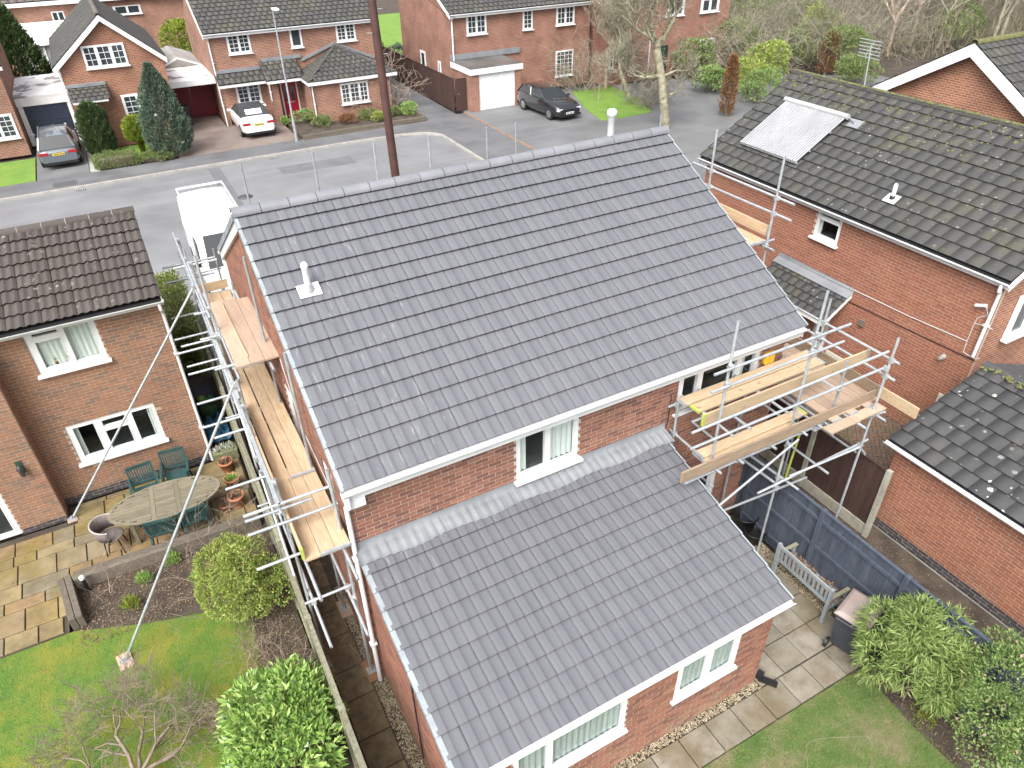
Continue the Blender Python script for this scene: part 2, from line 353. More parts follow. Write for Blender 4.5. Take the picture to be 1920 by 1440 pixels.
# ------------------------------------------------------------------ tiled roofs
def tile_geo(kind, cw, g, thick=0.036):
    if kind == 'roman':
        per = cw/2; prof = []
        for k in range(2):
            for a, h in ((0, 0), (.45, 0.001), (.72, .004), (.92, .010), (.985, .001)): prof.append(((k+a)*per, h))
        prof.append((cw, 0)); 
    elif kind == 'pan':
        per = cw/2; prof = [((k+a)*per, .030*(0.5-0.5*math.cos(2*math.pi*a))**1.3) for k in range(2) for a in (0, .15, .3, .42, .54, .66, .8)]+[(cw, 0)]
    else: prof = [(0.0012, 0), (cw-.0012, 0)]; thick = .030
    t = []; n = len(prof); ln = g+.035
    tk = thick*1.35; nose = min(.016, tk*.5)
    V = [(x, 0, h+thick*1.35) for x, h in prof]+[(x, ln, h+.001) for x, h in prof]+[(x, 0.0, h+thick*1.35) for x, h in prof]+[(x, 0.002, h+tk-nose) for x, h in prof]
    F = [(i, i+1, n+i+1, n+i) for i in range(n-1)]; sm = [True]*(n-1)
    F += [(2*n+i+1, 2*n+i, 3*n+i, 3*n+i+1) for i in range(n-1)]; sm += [False]*(n-1)
    base = len(V); V += [(x, .055, h+.004) for x, h in prof]
    F += [(3*n+i+1, 3*n+i, base+i, base+i+1) for i in range(n-1)]; sm += [False]*(n-1); base = len(V)
    V += [(prof[0][0], 0, tk-nose), (prof[0][0], ln, -.002), (prof[-1][0], 0, tk-nose), (prof[-1][0], ln, -.002)]
    F += [(0, n, base+1, base), (n-1, base+2, base+3, 2*n-1)]; sm += [False, False]
    return V, F, sm
def tiled_roof(roof, O, ud, vd, L, S, kind, m, cw=0.30, rows=None, g=None, budget=300, bond=False, jitter=0.002, clip=None):
    """O eave start, ud along the eave, vd up the slope. Individual tiles where they show largest, the rest joined."""
    O, ud, vd = Vector(O), Vector(ud).normalized(), Vector(vd).normalized(); nrm = ud.cross(vd)
    rows = rows or int(round(S/(g or .34))); g = S/rows
    ncol = int(round(L/cw)); cw = L/ncol
    V, F, sm = tile_geo(kind, cw, g)
    me = bpy.data.meshes.new('tile'); me.from_pydata(V, [], F); me.polygons.foreach_set('use_smooth', sm); me.materials.append(m)
    cells = []
    for j in range(rows):
        off = -cw/2 if (bond and j % 2) else 0.0
        for i in range(ncol+(1 if off else 0)):
            u0 = i*cw+off
            c = O+ud*(u0+cw/2)+vd*(j*g+g/2)
            if clip and not clip(c): continue
            edge = u0 < -1e-6 or u0+cw > L+1e-6
            cells.append((u0, j, c, edge))
    sc = []
    for k, (u0, j, c, edge) in enumerate(cells):
        a, b, d = px(c); vis = -10 < a < 1930 and -10 < b < 1450 and d > 0
        sc.append(((Vector(CAMP)-c).normalized().dot(nrm)/d**2 if vis and not edge else -1, k))
    sc.sort(reverse=True); single = {k for s_, k in sc[:budget] if s_ > 0}
    Rm = Matrix(((ud.x, vd.x, nrm.x, 0), (ud.y, vd.y, nrm.y, 0), (ud.z, vd.z, nrm.z, 0), (0, 0, 0, 1)))
    Va = np.array(V); rv, rf = [], []
    nf4 = [f for f in F]
    for k, (u0, j, c, edge) in enumerate(cells):
        jx, jz, rr = RNG.normal(0, jitter), RNG.normal(0, jitter*.5), RNG.normal(0, jitter*1.2)
        p = O+ud*(u0+jx)+vd*(j*g)+nrm*(jz+.001)
        if k in single:
            inst('tile', me, Matrix.Translation(p) @ Rm @ Matrix.Rotation(rr, 4, 'Z'), roof)
        else:
            X = Va.copy()
            if edge: X[:, 0] = np.clip(X[:, 0]+u0, 0, L)-u0
            rv.append(np.array(p)+X[:, :1]*np.array(ud)+X[:, 1:2]*np.array(vd)+X[:, 2:]*np.array(nrm)); 
            rf.append(np.array(F)+(len(rv)-1)*len(V))
    if rv:
        o = np_mesh('tiles', np.concatenate(rv), np.concatenate(rf), m, roof)
        o.data.polygons.foreach_set('use_smooth', sm*len(rv)); tag(o, kind='stuff')
    return g
def ridge_tiles(roof, a, b, r, n, m, gap=True, name='ridge_tile', jm=None, sink=0.04):
    a, b = Vector(a), Vector(b); d = (b-a)/n; ax = d.normalized(); side = ax.cross(Vector((0, 0, 1))).normalized(); up = side.cross(ax); K = 10
    for i in range(n):
        p, q = a+d*i+ax*.006, a+d*(i+1)-ax*.006; mb = MB(); vs = []
        for o_ in (p, q):
            for rr in (r, r-.018):
                for k in range(K+1):
                    th = math.pi*(k/K*1.04-.02); vs.append(o_+side*rr*math.cos(th)+up*(rr*math.sin(th)*.86-sink))
        n1 = K+1; fs = []
        for k in range(K): fs.append((k, k+1, 2*n1+k+1, 2*n1+k))
        mb.add(vs, fs, True)
        mb.add(vs, [(k, n1+k, n1+k+1, k+1) for k in range(K)]+[(2*n1+k, 2*n1+k+1, 3*n1+k+1, 3*n1+k) for k in range(K)])
        mb.build(name, m, roof)
        if gap and i < n-1:
            g_ = MB(); vs = []
            for o_ in (a+d*(i+1)-ax*.012, a+d*(i+1)+ax*.012):
                for k in range(K+1):
                    th = math.pi*(k/K*1.04-.02); vs.append(o_+side*(r-.004)*math.cos(th)+up*((r-.004)*math.sin(th)*.86-sink))
            g_.add(vs, [(k, k+1, n1+k+1, n1+k) for k in range(K)]).build('ridge_seal', jm or M['black_plastic'], roof)
# ------------------------------------------------------------------ windows
def window(house, O, ud, u0, u1, z0, z1, lights, recess=0.05, sill=True, fw=0.06, mat='upvc', curtain=None, grid=None, room=True, sill_d=0.09, name='window', label=None, glassm='pane', curtain_m='curtain'):
    """O,ud wall line; lights: list of (ua, ub, za, zb) glazed openings as fractions; outward normal = ud x z"""
    O, ud = Vector(O), Vector(ud).normalized(); nrm = ud.cross(Vector((0, 0, 1))); up = Vector((0, 0, 1))
    P_ = lambda u, z, n=0.0: O+ud*u+up*z+nrm*n
    W_, H_ = u1-u0, z1-z0
    ops = [(u0+a*W_, u0+b*W_, z0+c*H_, z0+d*H_) for a, b, c, d in lights]
    mb = MB()
    us = sorted({u0, u1, *[q for o in ops for q in o[:2]]}); zs = sorted({z0, z1, *[q for o in ops for q in o[2:]]})
    for a, b in zip(us, us[1:]):
        for c, d in zip(zs, zs[1:]):
            if not any(o[0] <= (a+b)/2 <= o[1] and o[2] <= (c+d)/2 <= o[3] for o in ops):
                mb.obox(P_((a+b)/2, (c+d)/2, -recess), ud*(b-a)/2, nrm*.03, up*(d-c)/2)
    w_ = mb.build(name, M[mat], house)
    if label: w_['label'] = label
    for a, b, c, d in ops:
        MB().obox(P_((a+b)/2, (c+d)/2, -recess-.012), ud*(b-a)/2, nrm*.004, up*(d-c)/2).build('pane', M[glassm], w_)
        # raised sash bead round each light
        bd = MB(); t_ = .022
        for q in ((a, b, c, c+t_), (a, b, d-t_, d), (a, a+t_, c+t_, d-t_), (b-t_, b, c+t_, d-t_)):
            bd.obox(P_((q[0]+q[1])/2, (q[2]+q[3])/2, -recess+.004), ud*(q[1]-q[0])/2, nrm*.036, up*(q[3]-q[2])/2)
        if grid:
            nx, nz = grid
            for i in range(1, nx): bd.obox(P_(a+(b-a)*i/nx, (c+d)/2, -recess+.002), ud*.012, nrm*.018, up*(d-c)/2)
            for i in range(1, nz): bd.obox(P_((a+b)/2, c+(d-c)*i/nz, -recess+.002), ud*(b-a)/2, nrm*.017, up*.012)
        bd.build('sash', M[mat], w_)
    if sill:
        MB().obox(P_((u0+u1)/2, z0-.03, -recess+sill_d/2+.005), ud*(W_/2+.05), nrm*(sill_d/2+.03), up*.025).build('sill', M[mat], w_, bevel=.006)
    if room:
        rb = MB(); dp = 1.1
        c0 = [P_(u0, z0, -recess-.035), P_(u1, z0, -recess-.035), P_(u1, z1, -recess-.035), P_(u0, z1, -recess-.035)]
        c1 = [p-nrm*dp for p in c0]
        rb.add(c0+c1, [(4, 5, 6, 7), (0, 1, 5, 4), (1, 2, 6, 5), (2, 3, 7, 6), (3, 0, 4, 7)]); rb.build('room_interior', M['dark_room'], w_)
    if curtain:
        for a, b, c, d in curtain:
            ua, ub = u0+a*W_, u0+b*W_; n = max(12, int((ub-ua)/.02)); vs = []
            for i in range(n+1):
                k = -recess-.065+.016*math.sin(i*1.25)
                vs += [P_(ua+(ub-ua)*i/n, z0+c*H_, k), P_(ua+(ub-ua)*i/n, z0+d*H_, k)]
            MB().add(vs, [(2*i, 2*i+2, 2*i+3, 2*i+1) for i in range(n)], True).build('curtain', M[curtain_m], w_)  # real curtains, and the added grey sheets behind the extension panes
    return w_
def gutter(house, a, b, r=0.055, m='upvc', name='gutter'):
    a, b = Vector(a), Vector(b); ax = (b-a).normalized(); side = ax.cross(Vector((0, 0, 1))).normalized(); mb = MB(); K = 8; vs = []
    for o_ in (a, b):
        for rr in (r, r-.008):
            for k in range(K+1):
                th = math.pi+math.pi*k/K; vs.append(o_+side*rr*math.cos(th)+Vector((0, 0, rr*math.sin(th))))
    n1 = K+1
    mb.add(vs, [(k, 2*n1+k, 2*n1+k+1, k+1) for k in range(K)]+[(n1+k, n1+k+1, 3*n1+k+1, 3*n1+k) for k in range(K)], True)
    mb.add(vs, [(k, k+1, n1+k+1, n1+k) for k in range(K)]+[(2*n1+k, 3*n1+k, 3*n1+k+1, 2*n1+k+1) for k in range(K)]+[(0, n1, 3*n1, 2*n1), (K, 2*n1+K, 3*n1+K, n1+K)])
    return mb.build(name, M[m], house)
def downpipe(house, pts, r=0.034, m='upvc', clips=True):
    mb = MB()
    pts = [Vector(p) for p in pts]
    for a, b in zip(pts, pts[1:]): mb.tube(a, b, r, 10)
    o = mb.build('downpipe', M[m], house)
    if clips:
        a, b = pts[-2], pts[-1]; n = max(1, int((b-a).length/1.5)); cb = MB()
        for i in range(n):
            p = a+(b-a)*((i+.5)/n); cb.box(p.x-.055, p.x+.055, p.y-.05, p.y+.05, p.z-.02, p.z+.02)
        cb.build('pipe_clip', M[m], o)
    return o
# ================================================================== the house with the new roof
XR, HE, HR, YD, OV = 8.60, 4.725, 7.068, 4.108, 0.30
mh = thing('brick_house', 'red brick house with a brand new slate grey tiled roof and scaffolding at its sides', 'house', (4.3, 4.1, 0))
WX0, WX1, YF = 0.07, 8.53, 8.22
slope = (HR-HE)/(YD+OV)
pool = []
rear_ops = [(2.80-WX0, 3.98-WX0, 3.42, 4.40), (6.02-WX0, 7.92-WX0, 3.55, 4.46), (6.1-WX0, 7.38-WX0, 0.75, 1.95)]
brick_wall(mh, (WX0, 0, 0), (1, 0, 0), WX1-WX0, 0, 4.58, rear_ops, pool=pool)
gt = lambda u: HE-0.1+slope*(OV+min(8.22-u, u)) if True else 0
brick_wall(mh, (WX0, YF, 0), (0, -1, 0), YF-.103, 0, 7.0, [(4.72, 5.32, 3.2, 4.25), (6.95, 7.55, 3.2, 4.2)], top=gt, pool=pool)
MB().box(WX0+.1, WX1, YF-.1, YF, 0, 4.6).build('wall', M['far_brick_b'], mh); MB().box(WX1-.1, WX1, .1, YF-.1, 0, 4.6).build('wall', M['far_brick_b'], mh)
MB().prism([(WX1, 0, 4.6), (WX1, YF, 4.6), (WX1, YD, 6.85)], (-.1, 0, 0)).build('gable_wall', M['far_brick_b'], mh)
# windows of the gable side (seen as white frames from above)
window(mh, (WX0, YF, 0), (0, -1, 0), 4.72, 5.32, 3.2, 4.25, [(.12, .88, .1, .9)])
window(mh, (WX0, YF, 0), (0, -1, 0), 6.95, 7.55, 3.2, 4.2, [(.12, .88, .1, .9)])
ro = (WX0, 0, 0); rx = (1, 0, 0)
window(mh, ro, rx, *rear_ops[0], [(.05, .475, .05, .94), (.525, .95, .05, .94)], curtain=[(.03, .2, .05, .95), (.55, .95, .05, .95)], sill_d=.12)
window(mh, ro, rx, *rear_ops[1], [(.05, .24, .08, .92), (.28, .72, .08, .92), (.76, .95, .08, .92)], curtain=[(.76, .86, .05, .95)])
window(mh, ro, rx, *rear_ops[2], [(.08, .92, .1, .92)], curtain=[(.1, .25, .05, .95)])
# roof planes
rf = MB()
ny = 0.05
rf.prism([(0.02, -OV+.09, HE+.012), (0.02, YD, HR-.03), (0.02, 2*YD+OV-.09, HE+.012), (0.02, 2*YD+OV-.09, HE-.06), (0.02, YD, HR-.12), (0.02, -OV+.09, HE-.06)], (XR-.04, 0, 0))
roof = rf.build('roof', M['black_plastic'], mh)
vd = Vector((0, YD+OV, HR-HE)); S_ = vd.length
tiled_roof(roof, (0.03, -OV, HE), (1, 0, 0), vd, XR-.06, S_, 'roman', M['tile_new'], cw=.30, rows=15, budget=110, jitter=.002)
vd2 = Vector((0, -(YD+OV), HR-HE))
fr = MB(); fr.prism([(XR-.03, 2*YD+OV, HE), (0.03, 2*YD+OV, HE), (0.03, YD, HR), (XR-.03, YD, HR)], vd2.cross(Vector((1, 0, 0))).normalized()*-.012)
fr.build('front_slope', M['tile_new'], roof)
ridge_tiles(roof, (-.03, YD, HR+.045), (XR+.03, YD, HR+.045), .125, 19, M['ridge_new'])
# dry verge units, one on each course
vv = vd.normalized(); nn = Vector((1, 0, 0)).cross(vv)
def verge(roof, O, vv, S, rows, x_out, sgn, m, wide=.055, drop=.11):
    nn = Vector((1, 0, 0)).cross(vv) if vv.y > 0 else vv.cross(Vector((1, 0, 0)))
    g = S/rows
    for j in range(rows):
        p = Vector((x_out, O[1], O[2]))+vv*(j*g)
        mb = MB(); q = p+vv*(g+.01)
        pts = lambda b, l: [b+Vector((sgn*wide, 0, 0))+nn*l, b+nn*l, b+nn*(l-drop), b+nn*(l-drop)+Vector((sgn*.006, 0, 0))]
        A, B = pts(p, .046), pts(q, .020)
        mb.add(A+B, [(0, 1, 5, 4), (1, 2, 6, 5), (0, 3, 2, 1), (0, 4, 7, 3)] if sgn > 0 else [(1, 0, 4, 5), (2, 1, 5, 6), (3, 0, 1, 2), (0, 3, 7, 4)])
        mb.build('verge_cap', m, roof)
verge(roof, (0, -OV, HE), vv, S_, 15, -.012, 1, M['verge_grey'])
verge(roof, (0, -OV, HE), vv, S_, 15, XR+.012, -1, M['verge_grey'], wide=.03)
vvf = vd2.normalized()
verge(roof, (0, 2*YD+OV, HE), vvf, S_, 15, -.012, 1, M['verge_grey'])
# barge boards, white on the gables
for x in (0.012, XR-.03):
    bb = MB(); h = .20
    bb.prism([(x, -OV+.02, HE-.04), (x, YD, HR-.04), (x, YD, HR-.04-h*1.13), (x, -OV+.02, HE-.04-h)], (.02, 0, 0))
    bb.prism([(x, 2*YD+OV-.02, HE-.04), (x, YD, HR-.04), (x, YD, HR-.04-h*1.13), (x, 2*YD+OV-.02, HE-.04-h)], (.02, 0, 0)); bb.build('barge_board', M['upvc'], mh)
MB().prism([(.033, 2*YD+OV-.05, HE-.12), (.033, YD, HR-.13), (.033, YD, HR-.26), (.033, 2*YD+OV-.05, HE-.24)], (.035, 0, 0)).build('soffit_strip', M['cream_wood'], mh)
# fascia, soffit, gutters, box ends
MB().box(0.03, XR-.03, -OV+.055, -OV+.08, HE-.24, HE-.01).build('fascia', M['upvc'], mh)
MB().box(0.03, XR-.03, -OV+.081, 0.0, HE-.235, HE-.22).build('soffit', M['upvc'], mh)
MB().box(0.03, XR-.03, 2*YD+OV-.08, 2*YD+OV-.055, HE-.24, HE-.045).build('fascia', M['upvc'], mh)
MB().box(0.034, 0.30, -OV+.045, 0.03, HE-.40, HE-.242).build('box_end', M['upvc'], mh)
MB().box(0.034, 0.30, 2*YD+OV-.30, 2*YD+OV-.05, HE-.38, HE-.242).build('box_end', M['upvc'], mh)
gutter(mh, (-.02, -OV-.012, HE-.03), (XR+.02, -OV-.012, HE-.03), .06)
gutter(mh, (-.02, 2*YD+OV+.005, HE-.055), (XR+.02, 2*YD+OV+.005, HE-.055))
downpipe(mh, [(.05, -OV, HE-.1), (.05, -OV, HE-.30), (.055, -.06, HE-.52), (.035, -.06, 0.06)], .038)
downpipe(mh, [(.05, 2*YD+OV, HE-.1), (.05, 2*YD+OV, HE-.30), (.06, YF+.05, HE-.5), (.06, YF+.05, .02)], .034)
# alarm box on the rear wall, clipped cable on the gable side
MB().box(7.98, 8.22, -.10, -.001, 3.95, 4.2).build('alarm_box', plain('alarm_yellow', (0.62, 0.36, 0.02), .4), mh, bevel=.03)
MB().path([(5.88, -.012, 4.0), (5.87, -.012, 3.4), (5.84, -.012, 3.3)], .008, 6).build('cable', M['black_plastic'], mh)
MB().path([(.055, 3.1, 4.9), (.055, 2.4, 3.9), (.055, .9, 3.75)], .007, 6).build('cable', M['cable'], mh)
# soil vent with its flashing, flue behind the ridge
def on_roof(u, v):
    d = ray(u, v); n = np.array([0, -slope, 1.0]); p0 = np.array([0, -OV, HE]); t = ((p0-CAMP)@n)/(d@n); return Vector(CAMP+d*t)
pv = on_roof(580, 548); fl = MB()
fl.obox(pv+nn*.055, Vector((.17, 0, 0)), vv*.12, nn*.006); sv = fl.build('vent_flashing', M['upvc'], roof)
MB().lathe(pv+Vector((0, 0, .02)), [(.095, 0), (.09, .05), (.06, .09), (.058, .12)], 18).build('vent_collar', M['galv_dark'], sv)
MB().lathe(pv+Vector((0, 0, .1)), [(.05, 0), (.05, .30), (.056, .31), (.056, .36), (.03, .40), (.008, .405)], 18).build('vent_pipe', M['upvc'], sv)
MB().lathe((7.62, 4.62, 6.7), [(.075, 0), (.075, .62), (.085, .63), (.085, .70), (.10, .71), (.10, .80), (.06, .83)], 20).build('boiler_flue', M['upvc'], roof)
# ------------------------------------------------------------------ rear extension
EX0, EX1, ET, EP = 0.08, 5.72, 3.25, R(15)
ES = 11*.293+.27; ey = lambda s_: -s_*math.cos(EP); ez = lambda s_: ET-s_*math.sin(EP)
EYE, EZE = ey(ES), ez(ES)
EW = EYE+.16                                    # rear wall plane
ext_ops = [(3.73-.14, 4.95-.14, 1.02, 2.1), (0.95-.14, 2.80-.14, 1.02, 2.1)]
brick_wall(mh, (.14, EW, 0), (1, 0, 0), 5.50, 0, 2.175, ext_ops, pool=pool)
brick_wall(mh, (.14, -.01, 0), (0, -1, 0), -EW-.113, 0, 3.15, [], top=lambda u: ET-.11-u*math.tan(EP), pool=pool)
MB().prism([(5.64, -.01, 0), (5.64, EW, 0), (5.64, EW, ET+EW*math.tan(EP)-.1), (5.64, -.01, ET-.11)], (-.1, 0, 0)).build('wall', M['far_brick_b'], mh)
window(mh, (.14, EW, 0), (1, 0, 0), *ext_ops[0], [(.05, .48, .04, .95), (.53, .95, .04, .95)], sill_d=.05, recess=.02, curtain=[(.04, .96, .0, .96)], curtain_m='pane_sheen')  # added full-height sheet makes these panes read pale, as if reflecting sky
window(mh, (.14, EW, 0), (1, 0, 0), *ext_ops[1], [(.025, .29, .04, .95), (.315, .975, .04, .95)], sill_d=.05, recess=.02, curtain=[(.02, .98, .0, .96)], curtain_m='pane_sheen')  # same added sheet, its grey imitating sky reflection in the glass
eroof = MB().prism([(EX0, -.005, ET-.02), (EX0, EYE+.085, EZE+.0), (EX0, EYE+.085, EZE-.07), (EX0, -.005, ET-.10)], (EX1-EX0, 0, 0)).build('extension_roof', M['black_plastic'], mh)
evd = Vector((0, math.cos(EP), math.sin(EP)))
tiled_roof(eroof, (EX0+.03, EYE, EZE), (1, 0, 0), evd, EX1-EX0-.06, 11*.293+.12, 'roman', M['tile_new'], cw=.30, rows=11, budget=215, jitter=.0015)
verge(eroof, (0, EYE, EZE), evd, 11*.293+.12, 11, EX0-.012, 1, M['verge_grey'], wide=.075)
verge(eroof, (0, EYE, EZE), evd, 11*.293+.12, 11, EX1+.012, -1, M['verge_grey'], wide=.03)
MB().box(EX0+.02, EX1-.02, EYE+.045, EYE+.07, EZE-.22, EZE-.008).build('fascia', M['upvc'], mh)
gutter(mh, (EX0-.02, EYE-.012, EZE-.028), (EX1+.02, EYE-.012, EZE-.028), .055)
MB().box(EX0+.02, EX1-.02, EYE+.071, EW, EZE-.215, EZE-.20).build('soffit', M['upvc'], mh)
MB().prism([(EX0+.012, -.01, ET-.04), (EX0+.012, EYE+.03, EZE-.04), (EX0+.012, EYE+.03, EZE-.16), (EX0+.012, -.01, ET-.16)], (.015, 0, 0)).build('barge_board', M['upvc'], mh)
# lead flashing, dressed in four lengths over the top course
xs = [EX0-.03, 1.7, 3.3, 4.8, EX1+.06]
enn = Vector((1, 0, 0)).cross(evd)
for a, b in zip(xs, xs[1:]):
    n = 90; vs = []
    for i in range(n+1):
        x = a+(b-a+.04)*i/n; wv = .010*math.sin(x*2*math.pi/.15)+RNG.normal(0, .004)
        p1 = Vector((x, EYE, EZE))+evd*(11*.293-.03+.02*math.sin(x*5))+enn*(.055+wv)
        vs += [Vector((x, -.012, ET+.17)), Vector((x, -.014-.01*abs(wv)*10, ET+.045)), Vector((x, -.10, ET+.032+wv)), p1, p1-enn*.02]
    MB().add(vs, [(5*i+k, 5*i+5+k, 5*i+6+k, 5*i+k+1) for i in range(n) for k in range(4)], True).build('lead_flashing', M['lead'], mh)
MB().path([(.10, -1.9, .5), (.10, -1.9, 2.55)], .012, 6).build('cable', M['black_plastic'], mh)
place_bricks(pool, 300)
# ================================================================== ground, road, paths
def asphalt(name, a, b, wet=0.35, sc=0.35):
    t = NT(name); n = t.noise(sc, 6, 0.6); n2 = t.noise(90, 3)
    c = t.ramp(n, [(0.32, a), (0.68, b)]); c = t.mix(t.math('MULTIPLY', n2, 0.35), c, tuple(x*0.6 for x in a))
    st = t.noise(1.0, 4, .6, t.mapped((.12, 1.6, 1))); c = t.mix(t.ramp(st, [(.5, (0, 0, 0)), (.75, (.3,)*3)]), c, tuple(x*1.25 for x in b))
    t.bump(n2, 0.25, 0.004); return t.done(c, t.ramp(n, [(0.35, (wet,)*3), (0.65, (0.75,)*3)]))
M['road'] = asphalt('road', (0.155, 0.157, 0.163), (0.20, 0.203, 0.21), 0.35)
M['footway'] = asphalt('footway', (0.095, 0.097, 0.102), (0.15, 0.152, 0.158), 0.45, 0.5)
M['drive'] = asphalt('drive', (0.11, 0.112, 0.115), (0.17, 0.172, 0.175), 0.5, 0.4)
M['drive_brown'] = noisy('drive_brown', (0.14, 0.105, 0.09), (0.21, 0.175, 0.155), 0.9, 0.7, 0.3, 60)
M['soil'] = noisy('soil', (0.035, 0.026, 0.019), (0.085, 0.066, 0.048), 2.5, 0.95, 0.9, 28, dist=0.03)
M['concrete'] = noisy('concrete', (0.26, 0.25, 0.23), (0.36, 0.35, 0.32), 3, 0.85, 0.3, 60)
def grass_mat(name, a, b, c2):
    t = NT(name); n = t.noise(1.3, 8, 0.72); c = t.ramp(n, [(0.32, a), (0.46, b), (0.6, c2)])
    f = t.noise(45, 3, 0.6); c = t.mix(t.math('MULTIPLY', f, 0.6), c, tuple(x*0.45 for x in a)); t.bump(f, 0.9, 0.03); return t.done(c, 0.9)
M['grass'] = grass_mat('grass', (0.07, 0.16, 0.02), (0.12, 0.21, 0.025), (0.235, 0.235, 0.03))
M['grass_r'] = grass_mat('grass_r', (0.065, 0.125, 0.024), (0.105, 0.17, 0.035), (0.23, 0.205, 0.11))
M['grass_far'] = grass_mat('grass_far', (0.11, 0.22, 0.03), (0.15, 0.28, 0.035), (0.20, 0.30, 0.05))
def sheet(name, pts, z, m, depth=0.14):
    o = MB().prism([(p[0], p[1], z) for p in pts], (0, 0, -depth)).build(name, M[m]); return tag(o, kind='structure')
tag(MB().box(-250, 450, -60, 700, -0.4, -0.16).build('ground', M['soil']), kind='structure')
sheet('road', [(-60, 15.9), (14.15, 15.9), (14.15, 29.0), (13.6, 29.7), (12.5, 30.05), (9, 30.25), (-60, 30.25)], -0.09, 'road', .06)
M['patch'] = asphalt('patch', (0.11, 0.112, 0.117), (0.15, 0.152, 0.158), 0.5, 1.2)
for q in ([(-9, 21.0), (-1.5, 21.0), (-1.5, 21.7), (-9, 21.7)], [(5.2, 27.2), (8.8, 27.1), (8.8, 28.3), (5.2, 28.4)], [(2.2, 18.0), (2.75, 18.0), (2.75, 30.0), (2.2, 30.0)]): sheet('road_patch', q, -0.086, 'patch', .02)
def kerb_line(name, pts, w=.125, z1=0.02):
    mb = MB()
    for a, b in zip(pts, pts[1:]):
        a, b = Vector(a), Vector(b); n = max(1, int((b-a).length/.9)); d = (b-a)/n; s_ = Vector((-d.y, d.x)).normalized()*w/2
        for i in range(n):
            p, q = a+d*(i+.006), a+d*(i+.994)
            mb.prism([(*(p-s_), z1), (*(p+s_), z1), (*(q+s_), z1), (*(q-s_), z1)][::-1], (0, 0, -.14))
    return tag(mb.build(name, M['concrete']), kind='structure')
kerb_line('kerb', [(-40, 30.31), (9, 30.31), (12.55, 30.11), (13.7, 29.72), (14.22, 29.0), (14.22, 15.9)])
kerb_line('kerb', [(-40, 15.84), (14.2, 15.84)])
sheet('pavement', [(-60, 30.38), (9, 30.38), (12.6, 30.18), (13.75, 29.78), (14.29, 29.0), (14.29, 14.0), (17.1, 14.0), (17.1, 32.1), (-60, 32.1)], 0.02, 'footway')
sheet('pavement', [(-60, 14.2), (14.2, 14.2), (14.2, 15.77), (-60, 15.77)], 0.02, 'footway')
sheet('driveway', [(17.25, 10), (45, 10), (45, 26), (36, 31.5), (22, 34.5), (17.25, 34.5)], 0.015, 'drive')
# brick edging between the footway and the drive
ed = MB()
for i in range(82):
    y = 14.2+i*.22; ed.box(17.105, 17.245, y, y+.21, -.1, .026)
tag(ed.build('edging', M['brick_left']), kind='structure')
sheet('alley_path', [(14.6, 32.1), (16.6, 32.1), (16.75, 48), (14.6, 48)], 0.025, 'footway')
sheet('driveway', [(1.25, 32.1), (7.3, 32.1), (7.3, 36.6), (4.4, 36.6), (4.4, 44), (1.9, 44), (1.25, 36)], 0.024, 'drive_brown')
sheet('driveway', [(-5.1, 32.1), (-2.85, 32.1), (-2.85, 38.3), (-5.1, 38.3)], 0.024, 'drive')
sheet('lawn', [(-20, 32.1), (-5.16, 32.1), (-5.16, 36.0), (-20, 36.4)], 0.03, 'grass_far')
sheet('lawn', [(-2.3, 33.6), (1.0, 33.6), (1.0, 35.7), (-2.3, 35.7)], 0.03, 'grass_far')
sheet('garden_path', [(-2.82, 32.1), (-2.4, 32.1), (-2.4, 35.8), (-2.82, 35.8)], 0.028, 'concrete')
sheet('flower_bed', [(7.5, 31.9), (14.5, 31.75), (14.4, 34.4), (14.0, 36.6), (7.5, 36.6)], 0.06, 'soil')
sheet('lawn', [at(*q, z=.03)[:2] for q in ((1072, 172), (1100, 206), (1128, 226), (1160, 222), (1222, 210), (1200, 185), (1142, 160))][::-1], 0.035, 'grass_far', .03)
sheet('lawn', [(14, 44), (40, 44), (40, 70), (14, 70)], 0.03, 'grass_far')
# ------------------------------------------------------------------ gardens near the camera
sheet('lawn', [(-14, -12), (-0.85, -12), (-0.85, 3.35), (-2.2, 2.9), (-3.3, 3.2), (-4.62, 3.72), (-14, 3.75)], 0.0, 'grass')
sheet('flower_bed', [(-4.62, 3.72), (-3.3, 3.2), (-2.2, 2.9), (-0.85, 3.35), (-0.85, 4.9), (-4.62, 4.9)], -0.012, 'soil')
sheet('flower_bed', [(-2.0, -3.4), (-.86, -3.4), (-.86, 3.0), (-1.6, 2.9)], .012, 'soil', .05)
lawn_r = sheet('lawn', [(-.5, -12), (7.33, -12), (7.33, -5.0), (7.45, -4.0), (7.2, -3.92), (-.5, -3.9)], -0.004, 'grass_r')
sheet('flower_bed', [(7.33, -12), (8.2, -12), (8.2, -3.9), (7.45, -4.0), (7.33, -5.0)], -0.01, 'soil')
sheet('side_passage', [(8.2, -12), (10.48, -12), (10.48, 9), (8.55, 9), (8.2, 0.5)], -0.02, 'soil')
sheet('side_path', [(-.80, -3.95), (.2, -3.95), (.2, 15.0), (-.80, 15.0)], -0.03, 'soil')
sheet('side_path', [(-1.5, 7.4), (-.85, 7.4), (-.85, 14), (-1.5, 14)], -0.02, 'soil')
